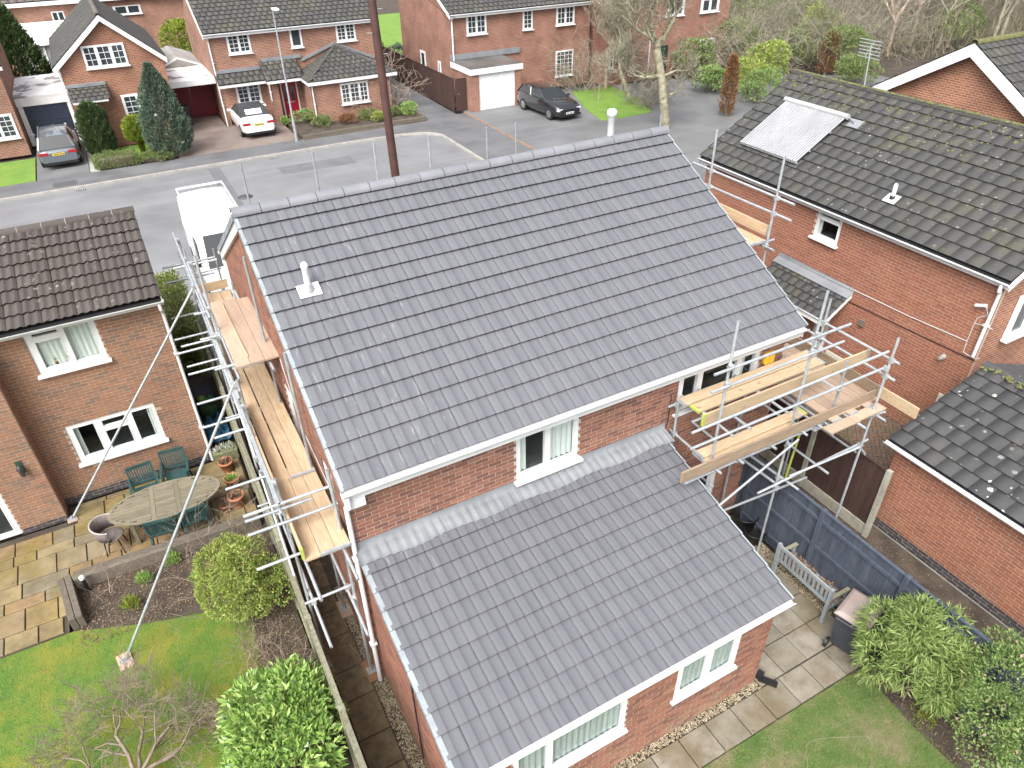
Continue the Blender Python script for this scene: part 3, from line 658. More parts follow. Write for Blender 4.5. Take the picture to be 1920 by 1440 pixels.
# slabs: each one its own piece
def slab_mat(name, cols, dirt, moss=None, sc=1.0):
    t = NT(name); c = t.ramp(t.rand(), [(i/len(cols), k) for i, k in enumerate(cols)])
    n = t.noise(2.2*sc, 6, 0.65); c = t.mix(t.ramp(n, [(0.42, (0, 0, 0)), (0.7, (0.75,)*3)]), c, dirt)
    if moss: c = t.mix(t.ramp(t.noise(1.0, 5, 0.6), [(0.50, (0, 0, 0)), (0.66, (0.7,)*3)]), c, moss)
    c = t.mix(t.math('MULTIPLY', t.noise(70, 3), 0.3), c, tuple(x*.5 for x in dirt)); t.bump(t.noise(14*sc, 5), 0.5, 0.012); return t.done(c, 0.7)
M['sandstone'] = slab_mat('sandstone', [(0.27, 0.195, 0.075), (0.22, 0.17, 0.08), (0.29, 0.225, 0.115), (0.20, 0.175, 0.12), (0.27, 0.18, 0.09)], (0.075, 0.06, 0.03), (0.16, 0.12, 0.02))
M['path_slab'] = slab_mat('path_slab', [(0.20, 0.145, 0.075), (0.16, 0.12, 0.065), (0.22, 0.165, 0.095)], (0.05, 0.04, 0.022), None, 2.6)
M['patio_slab'] = slab_mat('patio_slab', [(0.25, 0.225, 0.18), (0.28, 0.255, 0.21), (0.22, 0.20, 0.155)], (0.11, 0.09, 0.055), (0.13, 0.095, 0.045), 1.4)
def slab(parent, x0, x1, y0, y1, z, m, gap=.007):
    gap += 0; e = .008; a, b, c, d = x0+gap, x1-gap, y0+gap, y1-gap; dz = RNG.normal(0, .002)
    vs = [(a, c, z-.05), (b, c, z-.05), (b, d, z-.05), (a, d, z-.05), (a, c, z-e+dz), (b, c, z-e+dz), (b, d, z-e+dz), (a, d, z-e+dz), (a+e, c+e, z+dz), (b-e, c+e, z+dz), (b-e, d-e, z+dz), (a+e, d-e, z+dz)]
    fs = [(8, 9, 10, 11)]+[(i, (i+1) % 4, (i+1) % 4+4, i+4) for i in range(4)]+[(i+4, (i+1) % 4+4, (i+1) % 4+8, i+8) for i in range(4)]
    return MB().add(vs, fs).build('paving_slab', M[m], parent)
# left patio: random-course sandstone
pat = sheet('patio', [(-9.5, 3.76), (-4.7, 3.76), (-4.7, 5.02), (-.88, 5.02), (-.88, 7.42), (-4.6, 7.42), (-4.6, 6.95), (-9.5, 6.95)], -.03, 'soil', .06)
y = 3.78; row = 0
while y < 7.35:
    h = [.42, .56, .30, .42, .56, .30, .42, .5][row % 8]; x = -9.4+.2*(row % 3)
    while x < -.9:
        wd = random.choice([.56, .84, .42, .56, .70]); x1 = min(x+wd, -.9)
        cx_, cy_ = (x+x1)/2, y+h/2
        if cy_ < 5.05 and x < -4.85: x1 = min(x1, -4.72); cx_ = (x+x1)/2
        if not (cx_ > -4.66 and cy_ < 5.05) and not (cx_ < -4.6 and cy_ > 6.9) and x1-x > .12:
            y1 = min(y+h, 7.4 if cx_ > -4.6 else 6.94); xa = x
            if cy_ < 5.1: x1 = min(x1, -4.72)
            if y1-y > .08 and x1-xa > .1: slab(pat, xa, x1, y, y1, 0.005, 'sandstone', .011)
        x = x+wd
    y += h; row += 1
# side path slabs
sp = sheet('side_path', [(-.70, -3.95), (-.12, -3.95), (-.12, 3.4), (-.70, 3.4)], -.022, 'soil', .02)
y = -3.9
while y < 3.3:
    h = random.choice([.45, .6, .75]); slab(sp, -.66, -.10, y, min(y+h, 3.4), .004, 'path_slab', .012); y += h
# rear patio of 0.55 m slabs
rp = sheet('rear_patio', [(-.6, -3.93), (7.4, -3.93), (8.05, -3.6), (8.05, .5), (5.7, .5), (5.7, -3.2), (-.6, -3.2)], -.035, 'soil', .05)
for i in range(-1, 14):
    x = -.55+i*.55+.56
    slab(rp, x, x+.55, -3.90, -3.36, .002, 'patio_slab', .009) if x < 7.6 else None
for i in range(4):
    for j in range(6):
        x = 5.66+i*.55+.03; slab(rp, x, x+.55, -3.35+j*.55, -2.80+j*.55, .002, 'patio_slab', .009)
# herringbone drive of the neighbour
hb = sheet('block_drive', [(10.2, -1.3), (13.95, -1.3), (13.95, 8), (10.2, 8)], -.03, 'soil', .05)
M['block'] = slab_mat('block', [(0.19, 0.11, 0.075), (0.16, 0.10, 0.07), (0.22, 0.125, 0.085), (0.15, 0.11, 0.085)], (0.09, 0.08, 0.055), (0.085, 0.085, 0.035))
bu = MB().box(-.095, .095, -.045, .045, -.05, 0, False).mesh('paving_block', M['block'])
cells = []
for i in range(-60, 60):
    for j in range(-30, 30):
        bx, by = i*.1+j*.2, i*.1-j*.2
        cells.append((bx, by, 0)); cells.append((bx+.15, by-.05, 90))
c45, s45 = math.cos(R(45)), math.sin(R(45)); kept = []
for bx, by, rt in cells:
    X_, Y_ = 12.0+(bx*c45-by*s45), 1.2+(bx*s45+by*c45)
    if 10.3 < X_ < 13.86 and -1.25 < Y_ < 4.6: kept.append((X_, Y_, rt+45))
kept.sort(key=lambda q: (q[0]-CAMP[0])**2+(q[1]-CAMP[1])**2)
vis = [q for q in kept if q[1] < 1.6 and q[0] > 10.9][:300]; vs_ = set(vis); rv = []; rf_ = []
bv = np.array([v.co[:] for v in bu.vertices]); bf = np.array([p.vertices[:] for p in bu.polygons])
for X_, Y_, rt in kept:
    Mx = Matrix.Translation((X_, Y_, 0.002+RNG.normal(0, .0015))) @ Matrix.Rotation(R(rt), 4, 'Z')
    if (X_, Y_, rt) in vs_: inst('paving_block', bu, Mx, hb)
    else:
        rf_.append(bf+len(rv)*8); rv.append(bv@np.array(Mx.to_3x3()).T+np.array(Mx.translation))
tag(np_mesh('paving_blocks', np.concatenate(rv), np.concatenate(rf_), M['block'], hb), kind='stuff')
# gravel margins
M['gravel'] = noisy('gravel', (0.20, 0.16, 0.10), (0.36, 0.31, 0.22), 8, 0.9, 0, rnd=0.7)
def gravel(name, label, rects, n, s0=.010, s1=.021):
    area = [(b-a)*(d-c) for a, b, c, d in rects]; tot = sum(area); V = []; F = []
    oc = np.array([(1, 0, 0), (-1, 0, 0), (0, 1, 0), (0, -1, 0), (0, 0, 1), (0, 0, -1)], float)
    of = np.array([(0, 2, 4), (2, 1, 4), (1, 3, 4), (3, 0, 4), (2, 0, 5), (1, 2, 5), (3, 1, 5), (0, 3, 5)])
    for (a, b, c, d), ar in zip(rects, area):
        k = int(n*ar/tot); P_ = np.stack([RNG.uniform(a, b, k), RNG.uniform(c, d, k), RNG.uniform(-.002, .014, k)], 1)
        S = RNG.uniform(s0, s1, (k, 1, 1))*RNG.uniform(.55, 1.25, (k, 1, 3))*np.array([1, 1, .75]); th = RNG.uniform(0, 6.28, k)
        o3 = oc[None]*S; x = o3[..., 0]*np.cos(th)[:, None]-o3[..., 1]*np.sin(th)[:, None]; y_ = o3[..., 0]*np.sin(th)[:, None]+o3[..., 1]*np.cos(th)[:, None]
        o3 = np.stack([x, y_, o3[..., 2]+.12*x], -1)+P_[:, None]
        F.append((of[None]+np.arange(k)[:, None, None]*6).reshape(-1, 3)+sum(map(len, V))); V.append(o3.reshape(-1, 3))
    return tag(np_mesh(name, np.concatenate(V), np.concatenate(F), M['gravel']), label, 'gravel', kind='stuff')
gravel('gravel', 'pale pea gravel margin along the brick extension walls', [(.0, 5.66, -3.36, -3.16), (-.09, .14, -3.3, 2.3), (7.8, 8.06, -2.9, .4)], 9000)
# short grass
def blades(name, label, poly_fn, box, n, m, h=(.018, .045), w=.004):
    P_ = np.stack([RNG.uniform(box[0], box[1], n), RNG.uniform(box[2], box[3], n)], 1); ok = poly_fn(P_[:, 0], P_[:, 1]); P_ = P_[ok]; k = len(P_)
    th = RNG.uniform(0, 6.28, k); hh = RNG.uniform(*h, k); ln = RNG.normal(0, .35, (k, 2))*hh[:, None]
    d = np.stack([np.cos(th), np.sin(th)], 1)*w*RNG.uniform(.6, 1.4, (k, 1)); z0 = np.full((k, 1), -.004)
    V = np.stack([np.hstack([P_-d, z0]), np.hstack([P_+d, z0]), np.hstack([P_+ln, hh[:, None]])], 1).reshape(-1, 3)
    return tag(np_mesh(name, V, np.arange(3*k).reshape(-1, 3), m), label, 'grass', kind='stuff')
def gmat(name, cols, alt=(0.27, 0.27, 0.04)):
    t = NT(name); c = t.ramp(t.rand(), [(i/len(cols), k) for i, k in enumerate(cols)]); n = t.noise(.9, 5, .65)
    c = t.mix(t.ramp(t.noise(1.3, 8, .72), [(.40, (0, 0, 0)), (.58, (.9,)*3)]), c, alt); t.b.inputs['Subsurface Weight'].default_value = 0; return t.done(c, .7)
M['blade'] = gmat('blade', [(0.07, 0.16, 0.02), (0.11, 0.22, 0.03), (0.15, 0.25, 0.04), (0.09, 0.19, 0.025)])
M['blade_r'] = gmat('blade_r', [(0.065, 0.135, 0.022), (0.10, 0.18, 0.035), (0.14, 0.21, 0.05), (0.19, 0.18, 0.09)], (0.23, 0.20, 0.10))
blades('grass', 'mossy green lawn grass of the left garden', lambda x, y: (y < 3.55-.16*np.clip(x+4.6, 0, 2.4)*1.4) | (x < -4.7), (-8.5, -.95, -3.5, 3.7), 70000, M['blade'])
blades('grass', 'short worn lawn grass behind the extension', lambda x, y: (y < -3.93+.05*np.sin(x*9)*np.sin(x*3.1)+RNG.normal(0, .02, len(x))) & (x < 7.4), (2.2, 7.4, -6.6, -3.86), 42000, M['blade_r'])
# ================================================================== neighbour on the left
lh = thing('brick_house', 'orange brick house with a brown pantiled roof beside the sandstone patio', 'house', (-3.5, 9, 0))
LY, LX1, LE = 7.45, -1.5, 4.55
pool = []
lops = [(-3.97+4.6, -2.72+4.6, 3.36, 4.44), (-4.0+4.6, -2.25+4.6, 1.02, 2.02)]
brick_wall(lh, (-4.6, LY, 0), (1, 0, 0), LX1+4.6, 0.0, 4.5, lops, 'brick_left', 'mortar_warm', pool=pool, lowm='brick_blue', lowz=.23)
brick_wall(lh, (-9.6, 6.97, 0), (1, 0, 0), 5.0, 0.0, 4.2, [(1.0, 4.13, 0.0, 2.1)], 'brick_left', 'mortar_warm', pool=pool, lowm='brick_blue', lowz=.15)
MB().box(-4.7, -4.602, 6.975, LY, 0, 4.2).build('wall', M['far_brick_a'], lh)
MB().box(LX1-.1, LX1, LY+.102, 12.3, 0, 4.5).build('wall', M['far_brick_a'], lh); MB().box(-9.6, LX1, 12.302, 12.4, 0, 4.5).build('wall', M['far_brick_a'], lh)
LRY, LRZ = 9.75, 5.50
MB().prism([(LX1-.002, LY, 4.5), (LX1-.002, 12.3, 4.5), (LX1-.002, LRY, LRZ-.1)], (-.1, 0, 0)).build('gable_wall', M['far_brick_a'], lh)
o = (-4.6, LY, 0)
w1 = window(lh, o, (1, 0, 0), *lops[0], [(.10, .48, .07, .66), (.10, .48, .74, .93), (.54, .92, .07, .93)], curtain=[(.05, .5, .04, .7), (.52, .97, .04, .97)], sill_d=.12)
w2 = window(lh, o, (1, 0, 0), *lops[1], [(.06, .31, .10, .92), (.38, .66, .10, .64), (.38, .66, .72, .92), (.72, .95, .10, .92)], curtain=[(.04, .12, .04, .95), (.9, .98, .04, .95)], sill_d=.12)
window(lh, (-9.6, 6.97, 0), (1, 0, 0), 1.0, 4.13, .03, 2.1, [(.03, .32, .04, .96), (.36, .64, .04, .96), (.68, .97, .04, .96)], sill=False, name='patio_door')
# wall lantern
lt = MB().box(-4.98, -4.86, 6.955, 6.969, 1.55, 1.85).build('wall_lantern', plain('lantern_green', (0.03, 0.06, 0.04), .5), lh)
MB().lathe((-4.92, 6.87, 1.5), [(.02, 0), (.045, .03), (.06, .18), (.075, .20), (.03, .27), (.01, .30)], 8).build('lantern_glass', M['glass'], lt)
lroof = MB().prism([(LX1+.08, 7.17, LE-.03), (LX1+.08, LRY, LRZ-.03), (LX1+.08, 12.5, LE-.03), (LX1+.08, 12.5, LE-.1), (LX1+.08, LRY, LRZ-.1), (LX1+.08, 7.17, LE-.1)], (-8.2, 0, 0)).build('roof', M['black_plastic'], lh)
lvd = Vector((0, LRY-7.15, LRZ-LE))
tiled_roof(lroof, (LX1+.1-8.1, 7.15, LE), (1, 0, 0), lvd, 8.1, lvd.length, 'pan', M['tile_left'], cw=.30, rows=8, budget=300, jitter=.004)
lvf = Vector((0, LRY-12.55, LRZ-LE))
MB().prism([(LX1+.1, 12.55, LE), (LX1-8, 12.55, LE), (LX1-8, LRY, LRZ), (LX1+.1, LRY, LRZ)], (0, .01, -.03)).build('front_slope', M['tile_left'], lroof)
ridge_tiles(lroof, (LX1-8, LRY, LRZ+.03), (LX1+.13, LRY, LRZ+.03), .115, 18, M['tile_left'], jm=M['concrete'])
MB().box(LX1-8, LX1+.06, 7.235, 7.26, LE-.2, LE-.05).build('fascia', M['upvc'], lh)
MB().box(LX1-8, LX1+.06, 7.261, LY, LE-.19, LE-.175).build('soffit', M['upvc'], lh)
MB().prism([(LX1+.083, 7.2, LE-.03), (LX1+.083, LRY, LRZ-.03), (LX1+.083, LRY, LRZ-.2), (LX1+.083, 7.2, LE-.19)], (.02, 0, 0)).build('barge_board', M['white_paint'], lh)
gutter(lh, (LX1-8, 7.14, LE-.06), (LX1+.12, 7.14, LE-.06))
downpipe(lh, [(LX1+.02, 7.14, LE-.1), (LX1+.02, 7.16, LE-.25), (LX1+.03, 7.39, LE-.45), (LX1+.03, 7.39, .05)], .034)
place_bricks(pool, 300)
for k, (x_, s_) in enumerate(((-3.62, 1.0), (-3.36, .85))):      # potted plants on the bedroom sill
    pt = thing('pot_plant', ['larger green plant in a terracotta pot behind the bedroom window', 'smaller green plant in a terracotta pot behind the bedroom window'][k], 'plant', (x_, 7.62, 3.37), group='plants on the bedroom window sill')
    MB().lathe((0, 0, 0), [(.05*s_, 0), (.065*s_, .12), (.072*s_, .12), (.072*s_, .14)], 14).build('pot', plain('terracotta_s%d' % k, (.36, .14, .07), .8), pt, True)
    lf = MB()
    for i in range(46):
        a, b, r_ = random.uniform(0, 6.28), random.uniform(0.1, 1.3), random.uniform(.05, .13)*s_
        c = Vector((math.cos(a)*math.cos(b)*r_, math.sin(a)*math.cos(b)*r_*.7, .17+math.sin(b)*r_)); lf.obox(c, Vector((.022, .008, .01)), Vector((-.004, .016, .006)), Vector((0, 0, .001)))
    lf.build('leaves', plain('leaf_s%d' % k, (.13, .22, .04), .6), pt, True)
# ================================================================== neighbour on the right
rh = thing('brick_house', 'red brick house with a mossy dark grey roof carrying a solar tube panel', 'house', (17, 4, 0))
RX, RE, RRX, RRZ, RY0, RY1 = 13.91, 4.55, 17.0, 6.5, -.78, 8.30
REX = 13.70
pool = []
rops = [(RY1-4.10, RY1-3.32, 3.62, 4.38), (RY1-3.38, RY1-2.92, .75, 1.98), (RY1-5.0, RY1-4.0, 0, 2.05)]
brick_wall(rh, (RX, RY1, 0), (0, -1, 0), RY1-RY0, 0, 4.425, rops, 'brick_right', 'mortar_warm', pool=pool)
window(rh, (RX, RY1, 0), (0, -1, 0), *rops[0], [(.09, .91, .08, .66), (.09, .91, .74, .93)], curtain=[(.05, .2, .03, .7)], sill_d=.12)
window(rh, (RX, RY1, 0), (0, -1, 0), *rops[1], [(.15, .85, .06, .62), (.15, .85, .68, .94)], sill_d=.10)
place_bricks(pool, 300)
MB().box(RX+.102, 20.2, RY0, RY0+.1, 0, 4.45).build('wall', M['far_brick_a'], rh); MB().box(RX+.102, 20.2, RY1-.1, RY1, 0, 4.45).build('wall', M['far_brick_a'], rh)
for y_ in (RY0+.05, RY1-.05): MB().prism([(RX, y_-.05, 4.45), (20.1, y_-.05, 4.45), (RRX, y_-.05, RRZ-.16)], (0, .1, 0)).build('gable_wall', M['far_brick_a'], rh)
# near gable: ground floor window frame and security lamp
window(rh, (RX, RY0, 0), (1, 0, 0), .75, 2.6, 2.85, 3.9, [(.05, .32, .08, .92), (.37, .95, .08, .92)], recess=-.045, room=False, glassm='glass')
rroof = MB().prism([(REX+.02, RY0-.15, RE-.03), (RRX, RY0-.15, RRZ-.03), (2*RRX-REX, RY0-.15, RE-.03), (2*RRX-REX, RY0-.15, RE-.1), (RRX, RY0-.15, RRZ-.1), (REX+.02, RY0-.15, RE-.1)], (0, RY1-RY0+.28, 0)).build('roof', M['black_plastic'], rh)
rvd = Vector((RRX-REX, 0, RRZ-RE)); RL = RY1-RY0+.3; RS = rvd.length
tiled_roof(rroof, (REX, RY1+.14, RE), (0, -1, 0), rvd, RL, RS, 'flat', M['tile_right'], cw=.33, rows=11, budget=300, bond=True, jitter=.0015)
MB().prism([(2*RRX-REX, RY0-.15, RE), (2*RRX-REX, RY1+.14, RE), (RRX, RY1+.14, RRZ), (RRX, RY0-.15, RRZ)], (-.01, 0, -.03)).build('far_slope', M['tile_right'], rroof)
ridge_tiles(rroof, (RRX, RY1+.16, RRZ+.02), (RRX, RY0-.17, RRZ+.02), .11, 21, M['tile_right'], jm=M['moss'])
rn = Vector((0, -1, 0)).cross(rvd.normalized())
def moss_pads(roof, pts, name='moss'):
    V, F = [], []
    for p, nrm, r_ in pts:
        nrm = Vector(nrm); a = nrm.orthogonal().normalized(); b = nrm.cross(a); k0 = len(V)
        V.append(p+nrm*r_*.45)
        for i in range(7):
            th = i/7*6.28; rr = r_*random.uniform(.6, 1.3); V.append(p+a*rr*math.cos(th)+b*rr*math.sin(th)+nrm*.002)
        F += [(k0, k0+1+i, k0+1+(i+1) % 7) for i in range(7)]
    return tag(MB().add(V, F, True).build(name, M['moss'], roof), kind='stuff')
mp = []
for i in range(900):
    t_ = abs(random.gauss(0, .18)) if i < 550 else random.random()**1.5; u_ = random.random()*RL
    if i >= 550: t_ = round(t_*11)/11+random.gauss(0, .003)
    if t_ > 1: continue
    p = Vector((REX, RY1+.14-u_, RE))+rvd*(1-t_*.98)+rn*.022; mp.append((p, rn, random.uniform(.012, .038)))
for i in range(500): mp.append((Vector((RRX-random.uniform(.0, .1), RY1+.1-random.random()*RL, RRZ+.065)), Vector((-.6, 0, .8)), random.uniform(.015, .04)))
moss_pads(rroof, mp)
MB().box(REX+.06, REX+.085, RY0-.13, RY1+.12, RE-.21, RE-.045).build('fascia', M['upvc'], rh)
MB().box(REX+.086, RX, RY0-.13, RY1+.12, RE-.20, RE-.185).build('soffit', M['upvc'], rh)
gutter(rh, (REX-.02, RY1+.16, RE-.06), (REX-.02, RY0-.17, RE-.06))
for y_, s_ in ((RY0-.17, 1), (RY1+.15, 1)):
    MB().prism([(REX+.05, y_, RE-.04), (RRX, y_, RRZ-.04), (RRX, y_, RRZ-.25), (REX+.05, y_, RE-.23)], (0, .02, 0)).build('barge_board', M['upvc'], rh)
downpipe(rh, [(REX-.02, RY0-.02, RE-.1), (REX-.02, RY0-.02, RE-.26), (RX-.05, RY0+.03, RE-.36), (RX-.05, RY0+.03, 2.6)], .038)
# cables, security light, camera, boiler flue, vents and pipes on the long wall
cb = MB(); q = lambda u, v: at(u, v, x=RX-.012)
cb.path([q(1463, 478), q(1700, 591), q(1813, 640)], .012, 6); cb.path([q(1813, 640), q(1827, 606), q(1850, 612), q(1862, 618)], .010, 6)
cb.path([q(1827, 606), q(1833, 596), q(1852, 592), q(1850, 575)], .010, 6); cb.path([q(1813, 640), q(1806, 660), q(1825, 672), q(1836, 672)], .010, 6)
cb.build('cable', M['cable'], rh)
cd = MB().path([q(1590, 565), q(1830, 678)], .011, 6).build('cable', M['black_plastic'], rh)
sc_ = MB().tube(q(1848, 573), q(1848, 573)+Vector((-.1, 0, .02)), .03); sc_.tube(q(1843, 574)+Vector((-.1, .1, 0)), q(1850, 571)+Vector((-.1, -.05, .02)), .038, 12); sc_.build('security_camera', M['upvc'], rh)
p = q(1770, 668); MB().tube(p, p+Vector((-.10, 0, -.01)), .06, 16).tube(p+Vector((-.10, 0, -.01)), p+Vector((-.16, 0, -.01)), .035, 14).build('flue_outlet', M['concrete'], rh)
p = q(1617, 605); MB().box(RX-.07, RX-.005, p.y-.07, p.y+.07, p.z-.09, p.z+.09).build('wall_vent', noisy('vent_brown', (.12, .10, .08), (.17, .14, .12), 5), rh, bevel=.008)
for a, b in (((1795, 755), (1735, 800)), ((1550, 655), (1575, 705))):
    p1, p2 = q(*a), q(*b); MB().box(RX-.03, RX-.004, min(p1.y, p2.y), max(p1.y, p2.y), min(p1.z, p2.z), max(p1.z, p2.z)).build('meter_box', noisy('meter_cream%d' % a[0], (.5, .5, .42), (.56, .55, .47), 3), rh, bevel=.01)
# front door under a tiled canopy
can = thing('dummy', 'x', 'x'); bpy.data.objects.remove(can)
cy0, cy1 = at(1462, 480, x=RX).y, at(1600, 548, x=RX).y
cz = at(1462, 480, x=RX).z-.02; cz2 = cz-.62; cxo = RX-.85
cvd = Vector((.85, 0, .62)); cn = MB().prism([(cxo+.02, cy0, cz2-.02), (RX-.004, cy0, cz-.02), (RX-.004, cy0, cz-.14), (cxo+.02, cy0, cz2-.12)], (0, cy1-cy0, 0)).build('porch_canopy', M['white_paint'], rh)
tiled_roof(cn, (cxo, cy0, cz2), (0, -1, 0), cvd, cy0-cy1, cvd.length*.93, 'flat', M['tile_right'], cw=.25, rows=4, budget=0, bond=True)
fl = MB(); fl.add([(RX-.012, cy0+.03, cz+.14), (RX-.012, cy1-.03, cz+.14), (RX-.03, cy1-.03, cz+.03), (RX-.03, cy0+.03, cz+.03), (RX-.22, cy1-.03, cz-.075), (RX-.22, cy0+.03, cz-.075)], [(0, 1, 2, 3), (3, 2, 4, 5)]).build('lead_flashing', M['lead'], cn)
dd = MB().box(RX+.03, RX+.07, RY1-rops[2][1]+.02, RY1-rops[2][0]-.02, .02, 2.03).build('front_door', noisy('door_dark', (.01, .011, .016), (.015, .017, .03), 3, .3, 0), rh)
MB().path([(RX+.015, RY1-4.5, 1.25), (RX-.01, RY1-4.5, 1.2), (RX+.015, RY1-4.5, 1.1)], .012).build('door_knocker', M['galv'], dd)
for y_ in (RY1-3.95, RY1-5.05): MB().box(RX-.02, RX+.06, y_-.05, y_+.05, 0, 2.1).build('door_frame', M['upvc'], dd)
for y_ in (RY1-3.72, RY1-5.28): MB().box(RX-.02, RX-.004, y_-.10, y_+.10, 1.25, 1.6).build('wall_plaque', noisy('plaque%d' % int(y_*10), (.35, .32, .26), (.5, .46, .4), 12), rh)
# solar tube collector on the roof
def on_plane(u, v, p0, n):
    d = ray(u, v); n = np.array(n); t = ((np.array(p0)-CAMP)@n)/(d@n); return Vector(CAMP+d*t)
sp0 = Vector((REX, 0, RE))+rn*.14
A, B, C_, D_ = [on_plane(*q_, sp0, rn) for q_ in ((1472, 190), (1588, 222), (1490, 304), (1388, 266))]
sol = thing('solar_collector', 'pale evacuated tube solar water panel lying on the mossy roof', 'solar panel', tuple((A+C_)/2))
rv_ = rvd.normalized(); ln_ = ((A-D_).dot(rv_)+(B-C_).dot(rv_))/2; y1_, y0_ = (A.y+D_.y)/2, (B.y+C_.y)/2; tp = (A+B)/2; tp = Vector((tp.x, 0, tp.z))
M['sol_tube'] = noisy('sol_tube', (.25, .255, .27), (.32, .325, .34), 2, .35, 0, spec=.6); M['sol_metal'] = noisy('sol_metal', (.42, .42, .42), (.52, .52, .52), 3, .4, 0, metal=.3)
nt_ = 28
for i in range(nt_):
    y_ = y0_+(y1_-y0_)*(i+.5)/nt_; p1 = Vector((tp.x, y_, tp.z)); MB().tube(p1, p1-rv_*ln_, .030, 8).build('collector_tube', M['sol_tube'], sol)
MB().tube(Vector((tp.x, y0_-.06, tp.z))+rv_*.05+rn*.02, Vector((tp.x, y1_+.06, tp.z))+rv_*.05+rn*.02, .075, 14).build('manifold', M['sol_metal'], sol)
for k in (.3, .72, .99):
    p1 = Vector((tp.x, y0_, tp.z))-rv_*ln_*k-rn*.045; MB().bar(p1, p1+Vector((0, y1_-y0_, 0)), .05, .03, rn).build('rail', M['sol_metal'], sol)
pf = Vector((tp.x, y0_-.3, tp.z))-rn*.09; MB().obox(pf, Vector((0, .18, 0)), rv_*.14, rn*.012).build('pipe_flashing', M['lead'], sol); MB().path([pf, pf+rn*.1+Vector((0, .05, 0)), pf+rn*.1+Vector((0, .25, 0))+rv_*.05], .02).build('feed_pipe', M['galv_dark'], sol)
# roof soil vent
pv = on_plane(1672, 375, (REX, 0, RE), rn)
vf = MB().obox(pv+rn*.045, Vector((0, .16, 0)), rv_*.13, rn*.006).build('vent_flashing', M['upvc'], rroof)
MB().lathe(pv, [(.07, 0.03), (.06, .10), (.052, .11)], 14).build('vent_collar', M['black_plastic'], vf); MB().lathe(pv, [(.048, .08), (.048, .36), (.03, .40)], 14).build('vent_pipe', M['upvc'], vf)
# ================================================================== garage of the right neighbour
gg = thing('brick_garage', 'red brick garage with a lichen spotted grey roof beside the blue fence', 'garage', (12.5, -5, 0))
pool = []
GX, GY1 = 10.5, -1.62
brick_wall(gg, (GX, GY1, 0), (0, -1, 0), 7.0, 0, 2.175, [], 'brick_right', 'mortar_warm', pool=pool, lowm='brick_blue', lowz=.23)
place_bricks(pool, 300)
MB().box(GX+.102, 15.2, GY1-.1, GY1, 0, 2.2).build('wall', M['far_brick_a'], gg)
GE, GRX, GRZ = 2.27, 12.85, 3.17
MB().prism([(GX, GY1, 2.2), (15.2, GY1, 2.2), (GRX, GY1, GRZ-.12)], (0, -.1, 0)).build('gable_wall', M['far_brick_a'], gg)
gvd = Vector((GRX-10.3, 0, GRZ-GE)); gn = Vector((0, -1, 0)).cross(gvd.normalized())
groof = MB().prism([(10.32, GY1+.12, GE-.03), (GRX, GY1+.12, GRZ-.03), (15.4, GY1+.12, GE-.03), (15.4, GY1+.12, GE-.1), (GRX, GY1+.12, GRZ-.1), (10.32, GY1+.12, GE-.1)], (0, -7.2, 0)).build('roof', M['black_plastic'], gg)
tiled_roof(groof, (10.30, GY1+.13, GE), (0, -1, 0), gvd, 6.6, gvd.length, 'flat', M['tile_garage'], cw=.33, rows=8, budget=300, bond=True, jitter=.0015)
ridge_tiles(groof, (GRX, GY1+.15, GRZ+.02), (GRX, GY1-6.4, GRZ+.02), .11, 14, M['tile_garage'], jm=M['moss'])
moss_pads(groof, [(Vector((GRX-random.uniform(0, .25), GY1+.1-random.random()*5, GRZ+.05-random.uniform(0, .05))), Vector((-.5, 0, .85)), random.uniform(.015, .045)) for i in range(300)])
MB().box(10.36, 10.385, GY1-6.8, GY1+.1, GE-.18, GE-.04).build('fascia', M['upvc'], gg)
gutter(gg, (10.27, GY1+.16, GE-.06), (10.27, GY1-6.8, GE-.06))
MB().prism([(15.42, GY1+.13, GE), (GRX, GY1+.13, GRZ), (GRX, GY1-7.0, GRZ), (15.42, GY1-7.0, GE)], (.0, 0, .02)).build('far_slope', M['tile_garage'], groof)
sheet('side_ground', [(10.5, -14), (40, -14), (40, -.9), (10.5, -.9)], -.03, 'concrete', .05)
# ================================================================== houses across the street
def gwin(house, y, corners, grid=(2, 4), lights=None, name='window', curtain=None, x=None):
    """window from the pixels of its outline on the wall plane"""
    ps = [at(*c, y=y) for c in corners]; u0, u1 = min(p.x for p in ps), max(p.x for p in ps); z0 = sum(sorted(p.z for p in ps)[:2])/2; z1 = sum(sorted(p.z for p in ps)[-2:])/2
    return window(house, (0, y, 0), (1, 0, 0), u0, u1, z0, z1, lights or [(.07, .47, .08, .93), (.53, .93, .08, .93)], recess=-.02, grid=grid, room=False, glassm='glass' if not curtain else 'pane_far', sill_d=.1, name=name)
M['pane_far'] = noisy('pane_far', (.30, .33, .33), (.42, .45, .44), 1.5, .15, 0, spec=.7)
def wallbox(house, x0, x1, y0, y1, z0, z1, m, name='wall'): return MB().box(x0, x1, y0, y1, z0, z1).build(name, M[m], house)
def slope_roof(house, e0, e1, up, rows, m, cw=.33, name='roof', thick=.1, bond=True):
    """one plane: eave from e0 to e1 (viewed so that eave x up points outward), up = vector eave->ridge"""
    e0, e1, up = Vector(e0), Vector(e1), Vector(up); n = (e1-e0).cross(up).normalized()
    r_ = MB().prism([e0-n*.02, e1-n*.02, e1+up-n*.02, e0+up-n*.02], -n*thick).build(name, M['black_plastic'], house)
    tiled_roof(r_, e0, e1-e0, up, (e1-e0).length, up.length, 'flat', M[m], cw=cw, rows=rows, budget=0, bond=bond, jitter=.002)
    return r_
